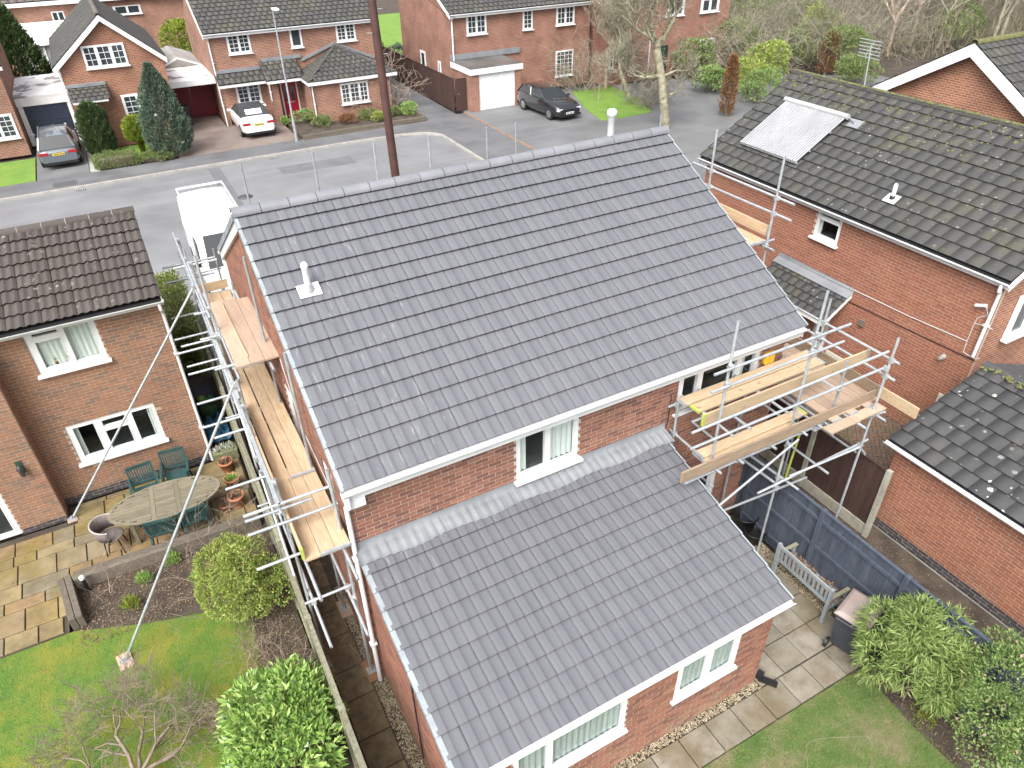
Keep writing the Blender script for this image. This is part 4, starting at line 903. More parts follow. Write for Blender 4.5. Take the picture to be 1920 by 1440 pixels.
# ---- gable fronted house
h1 = thing('brick_house', 'gable fronted red brick house with a navy garage behind clipped conifers', 'house', (-.3, 40, 0))
Y1 = 36.0
x0, x1, xa, zE, zA = -2.95, 2.1, -.35, 4.15, 6.2
MB().prism([(x0+.2, Y1, 0), (x1-.1, Y1, 0), (x1-.1, Y1, zE), (xa, Y1, zA-.12), (x0+.2, Y1, zE)], (0, .2, 0)).build('front_wall', M['far_brick_a'], h1)
wallbox(h1, x0+.2, x0+.4, Y1+.2, 45, 0, zE-.05, 'far_brick_a'); wallbox(h1, x1-.3, x1-.1, Y1+.2, 45, 0, zE-.05, 'far_brick_a')
rl = slope_roof(h1, (x0-.05, 45, zE-.06), (x0-.05, Y1-.25, zE-.06), (xa-x0+.05, 0, zA-zE+.06), 10, 'tile_far', name='roof')
rr = slope_roof(h1, (x1+.05, Y1-.25, zE-.06), (x1+.05, 45, zE-.06), (xa-x1-.05, 0, zA-zE+.06), 10, 'tile_far', name='roof')
ridge_tiles(rl, (xa, Y1-.27, zA+.02), (xa, 45, zA+.02), .12, 20, M['tile_far_brown'], gap=False)
for xe in (x0-.08, x1+.08):
    s_ = 1 if xe < xa else -1
    MB().prism([(xe, Y1-.28, zE-.12), (xa, Y1-.28, zA-.02), (xa, Y1-.28, zA-.27), (xe+s_*.02, Y1-.28, zE-.36)], (0, .03, 0)).build('barge_board', M['white_paint'], h1)
gwin(h1, Y1, ((153, 86), (230, 80), (240, 122), (163, 128)), (2, 3), [(.04, .30, .08, .93), (.36, .64, .08, .93), (.70, .96, .08, .93)])
gwin(h1, Y1, ((228, 178), (282, 172), (290, 218), (240, 225)), (2, 4))
pc = MB().prism([(-2.75, Y1-.02, 3.1), (-.95, Y1-.02, 3.1), (-1.05, Y1-.85, 2.55), (-2.65, Y1-.85, 2.55)], (0, 0, -.1)).build('porch_canopy', M['white_paint'], h1)
tiled_roof(pc, (-2.72, Y1-.88, 2.56), (1, 0, 0), (0, .86, .53), 1.8, 1.0, 'flat', M['tile_far'], cw=.3, rows=4, budget=0, bond=True)
MB().box(-2.75, -.95, Y1-.14, Y1-.01, 3.08, 3.22).build('lead_flashing', M['lead'], pc)
MB().box(-2.25, -1.45, Y1-.05, Y1-.005, 0, 2.0).build('front_door', M['upvc'], h1)
downpipe(h1, [(x0+.15, Y1-.06, zE-.15), (x0+.15, Y1-.06, .05)], .035)
# its flat roofed garage
ga = thing('flat_garage', 'flat roofed garage with a navy up-and-over door behind the grey estate car', 'garage', (-4.1, 40, 0))
GYF = 38.4
wallbox(ga, -5.28, -5.05, GYF, 43.5, 0, 2.35, 'white_paint', 'pier'); wallbox(ga, -3.02, -2.82, GYF, 43.5, 0, 2.35, 'white_paint', 'pier')
MB().box(-5.3, -2.8, GYF-.06, GYF+.02, 2.0, 2.42).build('fascia', M['white_paint'], ga)
t = NT('felt_roof'); n_ = t.noise(1.1, 5, .5); c_ = t.ramp(n_, [(.44, (.30, .29, .28)), (.47, (.80, .80, .80))]); M['felt_roof'] = t.done(c_, .6)
MB().box(-5.32, -2.78, GYF-.08, 43.6, 2.42, 2.50).build('flat_roof', M['felt_roof'], ga)
M['navy'] = noisy('navy', (.022, .032, .055), (.03, .042, .07), 3, .4, 0)
gd = MB()
gd.box(-5.04, -3.03, GYF+.05, GYF+.08, 0, 2.0); gdo = gd.build('garage_door', M['navy'], ga)
for i in range(12): MB().box(-5.0, -3.07, GYF+.03, GYF+.05, .06+i*.162, .06+i*.162+.145).build('door_rib', M['navy'], gdo)
MB().tube((-4.03, GYF+.0, .95), (-4.03, GYF+.03, .95), .03).build('handle', M['galv'], gdo)
# ---- house at the far left edge
h0 = thing('brick_house', 'brown brick house with a dark roof beside the navy garage and front lawn', 'house', (-9, 40, 0))
wallbox(h0, -13, -5.33, 36.9, 44, 0, 4.4, 'far_brick_b'); slope_roof(h0, (-13, 36.6, 4.3), (-5.1, 36.6, 4.3), (0, 4, 2.3), 13, 'tile_far_brown')
MB().box(-13, -5.1, 36.63, 36.66, 4.08, 4.26).build('fascia', M['upvc'], h0)
gwin(h0, 36.9, ((-20, 218), (20, 212), (27, 258), (-20, 265)), (2, 4))
# ---- house with the red door and hipped porch
h2 = thing('brick_house', 'red brick house with a red front door under a hipped porch roof', 'house', (9, 40, 0))
Y2 = 36.7
wallbox(h2, 4.5, 13.6, Y2, Y2+.2, 0, 4.7, 'far_brick_b', 'front_wall'); wallbox(h2, 4.5, 4.7, Y2+.2, 45, 0, 4.7, 'far_brick_b', 'side_wall'); wallbox(h2, 13.4, 13.6, Y2+.2, 45, 0, 4.7, 'far_brick_b', 'side_wall')
MB().prism([(4.5, Y2, 4.7), (4.5, 45, 4.7), (4.5, 40.8, 6.9)], (.2, 0, 0)).build('gable_wall', M['far_brick_b'], h2)
slope_roof(h2, (4.25, Y2-.32, 4.82), (13.8, Y2-.32, 4.82), (0, 4.5, 2.45), 15, 'tile_far')
MB().box(4.25, 13.8, Y2-.30, Y2-.27, 4.60, 4.79).build('fascia', M['upvc'], h2); gutter(h2, (4.2, Y2-.36, 4.78), (13.85, Y2-.36, 4.78), .06)
for x_ in (4.2, 13.77): MB().prism([(x_, Y2-.33, 4.76), (x_, 41, 7.1), (x_, 41, 6.85), (x_, Y2-.33, 4.55)], (.03, 0, 0)).build('barge_board', M['white_paint'], h2)
gwin(h2, Y2, ((425, 65), (465, 60), (470, 98), (430, 102)), (2, 4)); gwin(h2, Y2, ((628, 45), (663, 42), (668, 75), (632, 78)), (2, 4))
gwin(h2, Y2, ((542, 53), (562, 50), (567, 87), (547, 90)), None, [(.12, .88, .08, .93)])
gwin(h2, Y2, ((444, 158), (485, 153), (490, 190), (448, 197)), (2, 4))
d2 = MB().box(7.82, 8.62, Y2-.06, Y2-.005, 0, 1.95).build('front_door', noisy('door_red', (.28, .008, .022), (.34, .012, .03), 2, .35, 0), h2)
for x_ in (7.95, 8.28): MB().box(x_, x_+.2, Y2-.075, Y2-.06, .95, 1.75).build('door_light', M['glass'], d2)
for x_ in (7.74, 8.63): MB().box(x_, x_+.08, Y2-.08, Y2-.005, 0, 2.02).build('door_frame', M['upvc'], d2)
MB().box(7.98, 8.4, Y2-.08, Y2-.066, .84, .9).build('letter_box', M['galv'], d2)
# lean-to strips and hipped front room
wallbox(h2, 8.95, 9.1, 34.55, Y2, 0, 2.25, 'far_brick_b', 'porch_wall'); wallbox(h2, 8.95, 13.55, 34.5, 34.6, 0, 2.25, 'far_brick_b', 'porch_wall'); wallbox(h2, 13.4, 13.55, 34.6, Y2, 0, 2.25, 'far_brick_b', 'porch_wall')
wallbox(h2, 7.0, 7.5, 36.0, Y2, 0, 2.3, 'far_brick_b', 'porch_wall')
s1 = slope_roof(h2, (4.4, 36.0, 2.34), (7.0, 36.0, 2.34), (0, .68, .45), 2, 'tile_far'); s2 = slope_roof(h2, (6.85, 35.55, 2.36), (8.9, 35.55, 2.36), (0, 1.12, .84), 4, 'tile_far')
ap = Vector((11.25, 36.6, 3.6)); a0, a1, bk0, bk1 = Vector((8.75, 34.2, 2.3)), Vector((13.95, 34.2, 2.3)), Vector((8.75, 36.65, 2.3)), Vector((13.95, 36.65, 2.3))
def tri_clip(p, a, b, c):
    n = (b-a).cross(c-a); return all(((q-p_).cross(p-p_)).dot(n) > -1e-3 for p_, q in ((a, b), (b, c), (c, a)))
hp = MB().add([a0, a1, ap, bk0, bk1], [(0, 1, 2), (3, 0, 2), (1, 4, 2)]).build('porch_roof', M['tile_far'], h2)
upf = Vector((0, ap.y-a0.y, ap.z-a0.z)); tiled_roof(hp, a0, (1, 0, 0), upf, 5.2, upf.length, 'flat', M['tile_far'], cw=.3, rows=8, budget=0, bond=True, clip=lambda c: tri_clip(c, a0, a1, ap))
upl = Vector((ap.x-a0.x, 0, ap.z-a0.z)); tiled_roof(hp, bk0, (0, -1, 0), upl, 2.45, upl.length, 'flat', M['tile_far'], cw=.3, rows=8, budget=0, bond=True, clip=lambda c: tri_clip(c, bk0, a0, ap))
ridge_tiles(hp, a0+Vector((.05, .05, .03)), ap+Vector((0, 0, .05)), .10, 8, M['tile_far'], gap=False, name='hip_tile'); ridge_tiles(hp, a1+Vector((-.05, .05, .03)), ap+Vector((0, 0, .05)), .10, 8, M['tile_far'], gap=False, name='hip_tile')
MB().box(8.75, 13.95, 34.22, 34.25, 2.1, 2.28).build('fascia', M['upvc'], h2); MB().box(8.77, 8.8, 34.26, 36.6, 2.1, 2.28).build('fascia', M['upvc'], h2)
MB().box(4.4, 7.0, 36.03, 36.05, 2.15, 2.32).build('fascia', M['upvc'], h2); MB().box(6.87, 8.74, 35.58, 35.6, 2.17, 2.34).build('fascia', M['upvc'], h2)
for a, b, z_ in ((4.5, 7.1, 2.86), (7.0, 9.2, 3.22)): MB().box(a, b, Y2-.12, Y2-.01, z_-.06, z_+.1).build('lead_flashing', M['lead'], h2)
for p_, q_ in ((Vector((9.2, Y2-.05, 3.0)), ap+Vector((0, .05, .1))), (ap+Vector((0, .05, .1)), Vector((13.5, Y2-.05, 2.7)))): MB().bar(p_, q_, .12, .12).build('lead_flashing', M['lead'], h2)
gwin(h2, 34.5, ((637, 157), (688, 150), (692, 190), (642, 195)), (2, 4), [(.04, .30, .08, .93), (.35, .65, .08, .93), (.70, .96, .08, .93)])
downpipe(h2, [(4.46, Y2-.3, 4.7), (4.46, Y2-.08, 4.45), (4.46, Y2-.08, .05)], .04); downpipe(h2, [(9.0, 34.42, 2.15), (9.0, 34.42, .05)], .035); downpipe(h2, [(7.03, 35.93, 2.2), (7.03, 35.93, 1.2)], .03)
# ---- carport with red gates between them
cp = thing('carport', 'carport with a patchy felt roof and dark red double gates', 'carport', (3.3, 40, 0))
wallbox(cp, 2.02, 2.2, 39.6, 44, 0, 2.3, 'far_brick_a')
MB().box(1.95, 4.49, 37.6, 41.5, 2.38, 2.46).build('flat_roof', M['felt_roof'], cp); MB().box(1.95, 4.49, 37.55, 37.59, 2.16, 2.44).build('fascia', M['upvc'], cp)
M['gate_red'] = noisy('gate_red', (.15, .012, .022), (.20, .018, .03), 2, .55, .1)
for xa_, xb_, za_, zb_ in ((2.2, 3.2, 1.75, 2.0), (3.22, 4.45, 2.0, 1.75)):
    g_ = MB().prism([(xa_, 39.6, .05), (xb_, 39.6, .05), (xb_, 39.6, zb_), (xa_, 39.6, za_)], (0, .05, 0)).build('gate', M['gate_red'], cp)
    for i in range(9):
        x_ = xa_+(xb_-xa_)*i/9; MB().box(x_+.006, x_+(xb_-xa_)/9-.006, 39.575, 39.598, .06, 1.72).build('gate_board', M['gate_red'], g_)
k_ = MB().prism([(2.0, 41.6, 2.46), (4.49, 41.6, 2.46), (3.2, 41.6, 2.95)], (0, 4.5, 0)).build('pitched_roof', noisy('felt_grey', (.22, .21, .20), (.36, .35, .33), 1.2, .8, .2), cp)
MB().prism([(1.98, 41.57, 2.46), (3.2, 41.57, 3.0), (3.2, 41.57, 2.88), (2.2, 41.57, 2.46)], (0, .03, 0)).prism([(4.5, 41.57, 2.46), (3.2, 41.57, 3.0), (3.2, 41.57, 2.88), (4.3, 41.57, 2.46)], (0, .03, 0)).build('barge_board', M['white_paint'], k_)
# ---- house with the white garage door
h3 = thing('brick_house', 'red brick house with a white garage door behind the black hatchback', 'house', (22, 38, 0))
Y3 = 34.6
wallbox(h3, 17.75, 27.4, Y3, Y3+.2, 0, 4.78, 'far_brick_c', 'front_wall'); wallbox(h3, 17.75, 17.95, Y3+.2, 43, 0, 4.78, 'far_brick_c', 'side_wall'); wallbox(h3, 27.2, 27.4, Y3+.2, 43, 0, 4.78, 'far_brick_c', 'side_wall')
MB().prism([(17.75, Y3, 4.78), (17.75, 43, 4.78), (17.75, 38.8, 7)], (.2, 0, 0)).build('gable_wall', M['far_brick_c'], h3)
slope_roof(h3, (17.5, Y3-.32, 4.92), (27.6, Y3-.32, 4.92), (0, 4.5, 2.45), 15, 'tile_far'); MB().box(17.5, 27.6, Y3-.3, Y3-.27, 4.7, 4.89).build('fascia', M['upvc'], h3); gutter(h3, (17.45, Y3-.36, 4.88), (27.6, Y3-.36, 4.88), .06)
MB().prism([(17.47, Y3-.33, 4.86), (17.47, 39, 7.2), (17.47, 39, 6.95), (17.47, Y3-.33, 4.65)], (.03, 0, 0)).build('barge_board', M['white_paint'], h3)
gwin(h3, Y3, ((875, 28), (910, 25), (912, 63), (875, 65)), (2, 3)); gwin(h3, Y3, ((980, 18), (998, 18), (998, 55), (980, 55)), (2, 4), [(.1, .9, .06, .94)])
gwin(h3, Y3, ((1043, 12), (1076, 10), (1076, 45), (1043, 47)), (2, 3)); gwin(h3, Y3, ((1042, 95), (1073, 93), (1073, 140), (1041, 143)), (4, 6), [(.05, .95, .04, .96)])
downpipe(h3, [(17.7, Y3-.3, 4.8), (17.7, Y3-.08, 4.55), (17.7, Y3-.08, .05)], .045)
window(h3, (17.75, 43, 0), (0, -1, 0), 3.2, 4.0, .6, 2.2, [(.1, .9, .06, .94)], recess=-.02, room=False, glassm='glass'); window(h3, (17.75, 43, 0), (0, -1, 0), 6.0, 6.4, .9, 2.0, [(.15, .85, .06, .94)], recess=-.02, room=False, glassm='glass')
g3 = thing('flat_garage', 'flat roofed brick garage with a white up-and-over door beside the black hatchback', 'garage', (19.3, 33, 0))
wallbox(g3, 17.55, 18.08, 32.0, Y3, 0, 2.2, 'far_brick_c', 'pier'); wallbox(g3, 20.5, 20.85, 32.0, Y3, 0, 2.2, 'far_brick_c', 'pier')
MB().box(17.5, 20.95, 31.9, 31.98, 2.06, 2.36).build('fascia', M['upvc'], g3); MB().box(17.48, 17.54, 31.98, Y3, 2.06, 2.36).build('fascia', M['upvc'], g3)
M['wet_felt'] = noisy('wet_felt', (.06, .058, .055), (.15, .145, .14), .7, .35, .1); MB().box(17.54, 20.95, 31.96, Y3-.01, 2.30, 2.4).build('flat_roof', M['wet_felt'], g3)
MB().box(17.5, 22.2, Y3-.10, Y3-.005, 2.42, 2.72).build('lead_flashing', M['lead'], g3)
gd = MB().box(18.1, 20.48, 32.08, 32.12, .0, 2.06).build('garage_door', M['upvc'], g3)
for i in range(6): MB().box(18.16+i*.387, 18.16+i*.387+.36, 32.06, 32.08, .06, 2.0).build('door_panel', M['upvc'], gd)
MB().tube((19.3, 32.03, .95), (19.3, 32.06, .95), .035).build('handle', M['galv'], gd)
# ---- house behind the pollarded tree
h4 = thing('brick_house', 'red brick house seen through the branches of the pollarded tree', 'house', (32, 36, 0))
Y4 = 33.2
wallbox(h4, 27.8, 37.8, Y4, Y4+.2, 0, 6.5, 'far_brick_c', 'front_wall'); wallbox(h4, 37.6, 37.8, Y4+.2, 42, 0, 6.5, 'far_brick_c', 'side_wall'); wallbox(h4, 27.8, 28.0, Y4+.2, 42, 0, 6.5, 'far_brick_c', 'side_wall'); slope_roof(h4, (27.5, Y4-.3, 6.5), (38.0, Y4-.3, 6.5), (0, 4.5, 2.45), 15, 'tile_far')
for cs in (((1253, -20), (1281, -22), (1281, 28), (1254, 30)), ((1318, -22), (1348, -25), (1346, 20), (1317, 24)), ((1137, -20), (1152, -21), (1153, 16), (1138, 18)), ((1310, 73), (1338, 71), (1335, 106), (1310, 110)), ((1137, 95), (1149, 94), (1149, 128), (1137, 130))): gwin(h4, Y4, cs, (1, 2), [(.1, .46, .06, .94), (.54, .9, .06, .94)])
downpipe(h4, [(at(1219, 80, y=Y4-.06).x, Y4-.06, 6.3), (at(1219, 80, y=Y4-.06).x, Y4-.06, .05)], .05)
dx = at(1225, 140, y=Y4).x; MB().box(dx+.1, dx+1.0, Y4-.05, Y4-.005, 0, 2.0).build('front_door', noisy('door_green', (.02, .035, .03), (.03, .045, .04), 3, .4, 0), h4)
# ---- houses beyond, at the top left corner
h5 = thing('brick_house', 'long dark roofed house with white conservatory far behind the front gardens', 'house', (-6, 60, 0))
wallbox(h5, -22, 14, 58, 58.2, 0, 4.6, 'far_brick_b', 'rear_wall'); slope_roof(h5, (-22, 57.6, 4.7), (14, 57.6, 4.7), (0, 4, 2.2), 13, 'tile_far_brown', cw=.5); MB().box(-22, 14, 57.62, 57.66, 4.4, 4.66).build('fascia', M['upvc'], h5)
gwin(h5, 58, ((100, 22), (118, 20), (118, 42), (102, 44)), (1, 1)); gwin(h5, 58, ((213, 12), (262, 8), (262, 25), (215, 28)), None)
cs_ = MB().box(-5.2, -1.2, 54.5, 57.9, 0, .8).build('conservatory', M['upvc'], h5)
for i in range(7): MB().box(-5.2+i*.66, -5.1+i*.66, 54.5, 54.6, .8, 2.4).build('frame_post', M['upvc'], cs_)
MB().box(-5.1, -1.3, 54.6, 57.9, .8, 2.4).build('pane', M['pane_far'], cs_); MB().prism([(-5.3, 54.3, 2.4), (-1.1, 54.3, 2.4), (-1.1, 57.9, 3.3), (-5.3, 57.9, 3.3)], (0, 0, .1)).build('conservatory_roof', M['white_paint'], cs_)
# ---- brick gable beyond the mossy roof
h6 = thing('brick_house', 'red brick gable with broad white barge boards beyond the mossy roofed house', 'house', (28, 7.3, 0))
X6, yA, zA6, zE6, hw = 24.0, 7.33, 6.80, 4.45, 4.0
MB().prism([(X6, yA-hw+.2, 0), (X6, yA+hw-.2, 0), (X6, yA+hw-.2, zE6), (X6, yA, zA6-.15), (X6, yA-hw+.2, zE6)], (.2, 0, 0)).build('gable_wall', M['far_brick_a'], h6)
wallbox(h6, X6+.2, 34, yA-hw+.2, yA-hw+.4, 0, zE6, 'far_brick_a', 'side_wall')
r6 = slope_roof(h6, (X6-.3, yA-hw-.1, zE6-.1), (34, yA-hw-.1, zE6-.1), (0, hw+.1, zA6-zE6+.1), 13, 'tile_far'); slope_roof(h6, (34, yA+hw+.1, zE6-.1), (X6-.3, yA+hw+.1, zE6-.1), (0, -hw-.1, zA6-zE6+.1), 13, 'tile_far')
ridge_tiles(r6, (X6-.32, yA, zA6+.02), (34, yA, zA6+.02), .13, 22, M['moss'], gap=False)
for s_ in (-1, 1): MB().prism([(X6-.33, yA+s_*(hw+.12), zE6-.14), (X6-.33, yA, zA6-.03), (X6-.33, yA, zA6-.42), (X6-.33, yA+s_*(hw+.12), zE6-.50)], (.03, 0, 0)).build('barge_board', M['upvc'], h6)
# ================================================================== scaffolding
TR = 0.0242
def seg_close(p1, q1, p2, q2):
    d1, d2, r_ = q1-p1, q2-p2, p1-p2; a, e, f = d1.dot(d1), d2.dot(d2), d2.dot(r_); c, b = d1.dot(r_), d1.dot(d2); den = a*e-b*b
    s_ = max(0, min(1, (b*f-c*e)/den)) if den > 1e-9 else 0.5; t_ = max(0, min(1, (b*s_+f)/e)); s_ = max(0, min(1, (b*t_-c)/a)); return p1+d1*s_, p2+d2*t_
CPL = MB().obox((0, 0, 0), (.042, 0, 0), (0, .036, 0), (0, 0, .042)).tube((.03, -.055, .02), (.03, .055, .02), .012, 6).tube((-.03, -.05, -.02), (-.03, .06, -.02), .012, 6).mesh('coupler', M['galv_dark'])
class Scaffold:
    def __init__(s, label, loc): s.o = thing('scaffold', label, 'scaffolding', loc); s.t = []
    def tube(s, name, p, q, m='galv', couple=True):
        p, q = Vector(p), Vector(q); mb = MB(); mb.tube(p, q, TR, 12, caps=False); a = (q-p).normalized(); b = a.orthogonal().normalized(); c = a.cross(b)
        for e, sg in ((p, 1), (q, -1)):      # open ends
            vs = [e+b*r_*math.cos(i*math.pi/6)+c*r_*math.sin(i*math.pi/6)+a*sg*dd for r_, dd in ((TR, 0), (TR*.8, 0), (TR*.8, .06)) for i in range(12)]
            fs = [(k*12+i, k*12+(i+1) % 12, k*12+12+(i+1) % 12, k*12+12+i) for k in range(2) for i in range(12)]; mb.add(vs, fs if sg < 0 else [f[::-1] for f in fs])
        o = mb.build(name, M[m], s.o)
        if couple: s.t.append((name, p, q))
        return o
    def couple(s):
        st = [t for t in s.t if t[0] == 'standard']; ot = [t for t in s.t if t[0] != 'standard']
        n = 0
        for A in st+[t for t in ot if t[0] == 'ledger']:
            for B in ot:
                if A is B or (A[0] == 'ledger' and B[0] == 'ledger'): continue
                x, y = seg_close(A[1], A[2], B[1], B[2])
                if (x-y).length < .085 and n < 140:
                    n += 1; inst('coupler', CPL, Matrix.Translation((x+y)/2) @ Matrix.Rotation(random.uniform(-.3, .3), 4, 'Z'), s.o)
def board(label, group, c0, c1, w, m, th=.038, on_edge=False, bands=True, name='scaffold_board', up=None):
    c0, c1 = Vector(c0), Vector(c1); d = (c1-c0).normalized(); upv = Vector((0, 0, 1)); side = d.cross(upv).normalized(); upv = side.cross(d)
    o = thing(name, label, 'board', tuple((c0+c1)/2), group=group)
    hw, ht = (w/2, th/2) if not on_edge else (th/2, w/2)
    MB().obox((c0+c1)/2, (c1-c0)/2, side*hw, upv*ht).build('plank', M[m], o, bevel=.004)
    if bands:
        for e, sg in ((c0, 1), (c1, -1)):
            MB().obox(e+d*sg*.022, d*.024, side*(hw+.0025), upv*(ht+.0025)).build('end_band', M['lime_band' if random.random() < .18 else 'galv_dark'], o)
    return o
# ---- left side scaffold, along the gable wall
LS = Scaffold('galvanised tube scaffold standing along the gable wall above the side path', (-.35, 4, 0))
OX, IX = -.70, -.04
for y_, zt in ((.69, 4.5), (2.75, 4.95), (4.55, 6.35), (6.6, 5.4), (8.3, 5.0), (9.5, 4.7)): LS.tube('standard', (OX, y_, 0), (OX, y_, zt))
for y_, zt in ((.22, 4.75), (1.72, 5.82), (3.75, 6.5), (7.0, 4.6), (9.4, 4.4)): LS.tube('standard', (IX, y_, 0), (IX, y_, zt))
o2, i2 = OX+.055, IX-.055
LS.tube('ledger', (o2, -.79, 3.45), (o2, 5.2, 3.45)); LS.tube('ledger', (o2, 4.8, 3.39), (o2, 10.2, 3.39)); LS.tube('ledger', (o2, -.47, 2.0), (o2, 9.8, 2.0))
LS.tube('ledger', (i2, -.70, 3.45), (i2, 5.2, 3.45)); LS.tube('ledger', (i2, 4.7, 3.40), (i2, 9.8, 3.40)); LS.tube('ledger', (i2, -.55, 2.0), (i2, 9.5, 2.0))
for z_, a, b in ((4.42, .25, 5.6), (4.08, .4, 6.2), (4.2, 5.6, 10.1), (4.75, 2.5, 9.9), (5.35, 4.2, 6.7)): LS.tube('guard_rail', (OX-.055, a, z_), (OX-.055, b, z_))
LS.tube('ledger', (IX-.05, 3.0, 4.78), (IX-.05, 6.2, 4.78)); LS.tube('ledger', (o2, 3.0, 4.78), (o2, 6.4, 4.78))
for y_, z_, xl, xr in ((.5, 4.19, -1.24, .0), (.52, 4.07, -1.24, -.3), (.5, 3.82, -1.26, .05), (.55, 3.06, -1.29, -.6), (2.0, 3.51, -1.36, .03), (3.42, 3.51, -1.28, .03), (3.82, 3.51, -1.39, .03), (4.6, 3.51, -1.38, .03), (5.7, 3.51, -1.37, .03), (6.0, 3.51, -1.35, .03), (6.7, 3.46, -1.50, .03), (6.95, 3.46, -1.34, .03), (7.3, 3.46, -1.42, .03), (8.3, 3.46, -1.36, .03), (10.1, 3.5, -1.24, -.1), (3.4, 4.84, -.95, .03), (4.5, 4.84, -1.0, .03), (5.5, 4.84, -.95, .03), (.45, 2.06, -.78, .03), (3.0, 2.06, -.95, .03), (6.0, 2.06, -.95, .03), (9.5, 4.15, -1.2, -.05), (9.5, 3.85, -.8, .03), (8.3, 4.6, -1.0, -.1)):
    LS.tube('transom', (xl, y_, z_), (xr, y_, z_))
LS.tube('raker', (-3.83, 2.56, .03), (-.76, 2.80, 4.86)); LS.tube('raker', (-4.52, 6.95, .03), (-.78, 7.1, 4.62))
LS.tube('brace', (OX-.06, 2.75, 3.0), (OX-.06, .9, 1.2)); LS.tube('brace', (OX-.06, 4.6, 4.6), (OX-.06, 2.8, 3.3)); LS.tube('brace', (OX-.06, 6.6, 4.9), (OX-.06, 8.2, 3.5))
LS.couple()
gL = 'boards of the scaffold beside the gable'
for i in range(3):
    x_ = -.535+i*.217; board('weathered scaffold board at the low end of the gable scaffold platform', gL, (x_, -.12, 3.55), (x_, 1.95, 3.55), .212, 'board_y', bands=(i > 0))
for i, x_ in enumerate((-.29, -.095)): board('new pale scaffold board lapped over the middle of the gable platform', gL, (x_, 1.64, 3.60), (x_, 5.25, 3.60), .19, 'board_y')
board('narrow brown board lying outermost on the middle of the gable platform', gL, (-.505, 1.70, 3.555), (-.505, 5.5, 3.555), .20, 'board_y', bands=False)
for i in range(3):
    x_ = -.52+i*.235; board('pinkish plywood sheet on the raised loading platform beside the gable', gL, (x_, 3.2, 4.89), (x_, 5.68-.05*i, 4.89), .23, 'plyboard', bands=False)
board('narrow batten lying between the plywood sheets of the raised platform', gL, (-.405, 3.4, 4.925), (-.43, 5.5, 4.925), .03, 'board_y', .02, bands=False)
for i in range(3):
    x_ = -.51+i*.217; board('scaffold board at the street end of the gable scaffold', gL, (x_, 5.3, 3.55), (x_, 8.9, 3.55), .212, 'board_y')
board('upright toe board closing the street end of the gable scaffold', gL, (-.62, 8.95, 3.70), (.04, 8.95, 3.70), .22, 'board_x', on_edge=True, bands=False)
board('long upright toe board along the outer edge of the gable scaffold', gL, (-.665, -.1, 3.69), (-.665, 3.9, 3.69), .2, 'board_y', on_edge=True); board('long upright toe board on the outer edge past the raised platform', gL, (-.665, 4.7, 3.69), (-.665, 8.6, 3.69), .2, 'board_y', on_edge=True)
def sole(label, x_, y_, sx, sy, m, rz=0.0, z=.03):
    o = thing('sole_board', label, 'board', (x_, y_, 0), rz); MB().box(-sx/2, sx/2, -sy/2, sy/2, .002, z).build('plank', M[m], o, True, bevel=.004); MB().box(-.075, .075, -.075, .075, z, z+.006).tube((0, 0, z), (0, 0, z+.08), .019, 10).build('base_plate', M['galv_dark'], o, True)
sole('brown wooden sole board under the raker foot on the left lawn', -3.83, 2.56, .24, .36, 'plyboard', .15); sole('small wooden pad under the raker foot on the sandstone patio', -4.52, 6.93, .2, .2, 'plyboard', .1)
sole('red painted sole board under the scaffold post beside the path gravel', IX, .22, .22, .45, 'brick_left', .05); sole('dark sole board under the outer scaffold post on the side path', OX, .69, .2, .4, 'board_old_x', .1)
sole('brown sole board on the side path beside the gable wall', IX, 1.72, .22, .42, 'plyboard')
# ---- right rear scaffold
RS = Scaffold('galvanised tube scaffold at the rear corner above the blue fence', (7.8, -.6, 0))
YO = -1.14
for x_, y_, z0_, zt in ((5.9, YO, 0, 6.05), (7.74, YO, 0, 6.05), (9.45, -1.5, 0, 4.85), (8.7, -1.2, 2.9, 4.45), (9.5, .0, 0, 4.88), (5.93, -.15, 2.75, 3.95), (7.6, -.12, 0, 3.9), (8.75, .4, 0, 3.5)): RS.tube('standard', (x_, y_, z0_), (x_, y_, zt))
yo = YO-.055
RS.tube('guard_rail', (5.55, yo, 5.25), (8.47, yo, 5.26)); RS.tube('guard_rail', (5.54, yo, 4.92), (8.43, yo, 4.94))
RS.tube('guard_rail', at(1297, 812, y=-1.2), at(1666, 659, y=-1.45)); RS.tube('guard_rail', at(1295, 842, y=-1.2), at(1657, 690, y=-1.45))
RS.tube('guard_rail', (9.5, .85, 4.37), (9.5, -1.64, 4.38)); RS.tube('guard_rail', (9.5, .42, 4.04), (9.5, -1.66, 4.04))
RS.tube('ledger', (5.3, yo, 3.15), (9.0, yo, 3.15)); RS.tube('ledger', (5.5, yo+.11, 3.15), (8.9, yo+.11, 3.15)); RS.tube('ledger', at(1350, 960, y=-1.2), at(1512, 895, y=-1.2)); RS.tube('ledger', at(1420, 925, y=-1.25), at(1627, 824, y=-1.45)); RS.tube('ledger', at(1480, 893, y=-1.3), at(1612, 838, y=-1.55))
RS.tube('ledger', (5.75, -.1, 3.93-.08), (9.2, -.1, 3.85)); RS.tube('ledger', (5.85, -.62, 3.84), (9.0, -.62, 3.84)); RS.tube('ledger', (9.5, .9, 3.2), (9.5, -1.75, 3.2)); RS.tube('ledger', (8.62, .9, 3.2), (8.62, -1.3, 3.2))
RS.tube('brace', at(1348, 948, y=-1.22), at(1497, 824, y=-1.22))
for x_ in (6.12, 6.5, 7.35, 8.6): RS.tube('transom', (x_, .0, 3.90), (x_, -1.3, 3.90))
for x_ in (5.95, 6.45, 7.2, 7.95, 8.5): RS.tube('transom', (x_, -.02, 3.21), (x_, -1.35, 3.21))
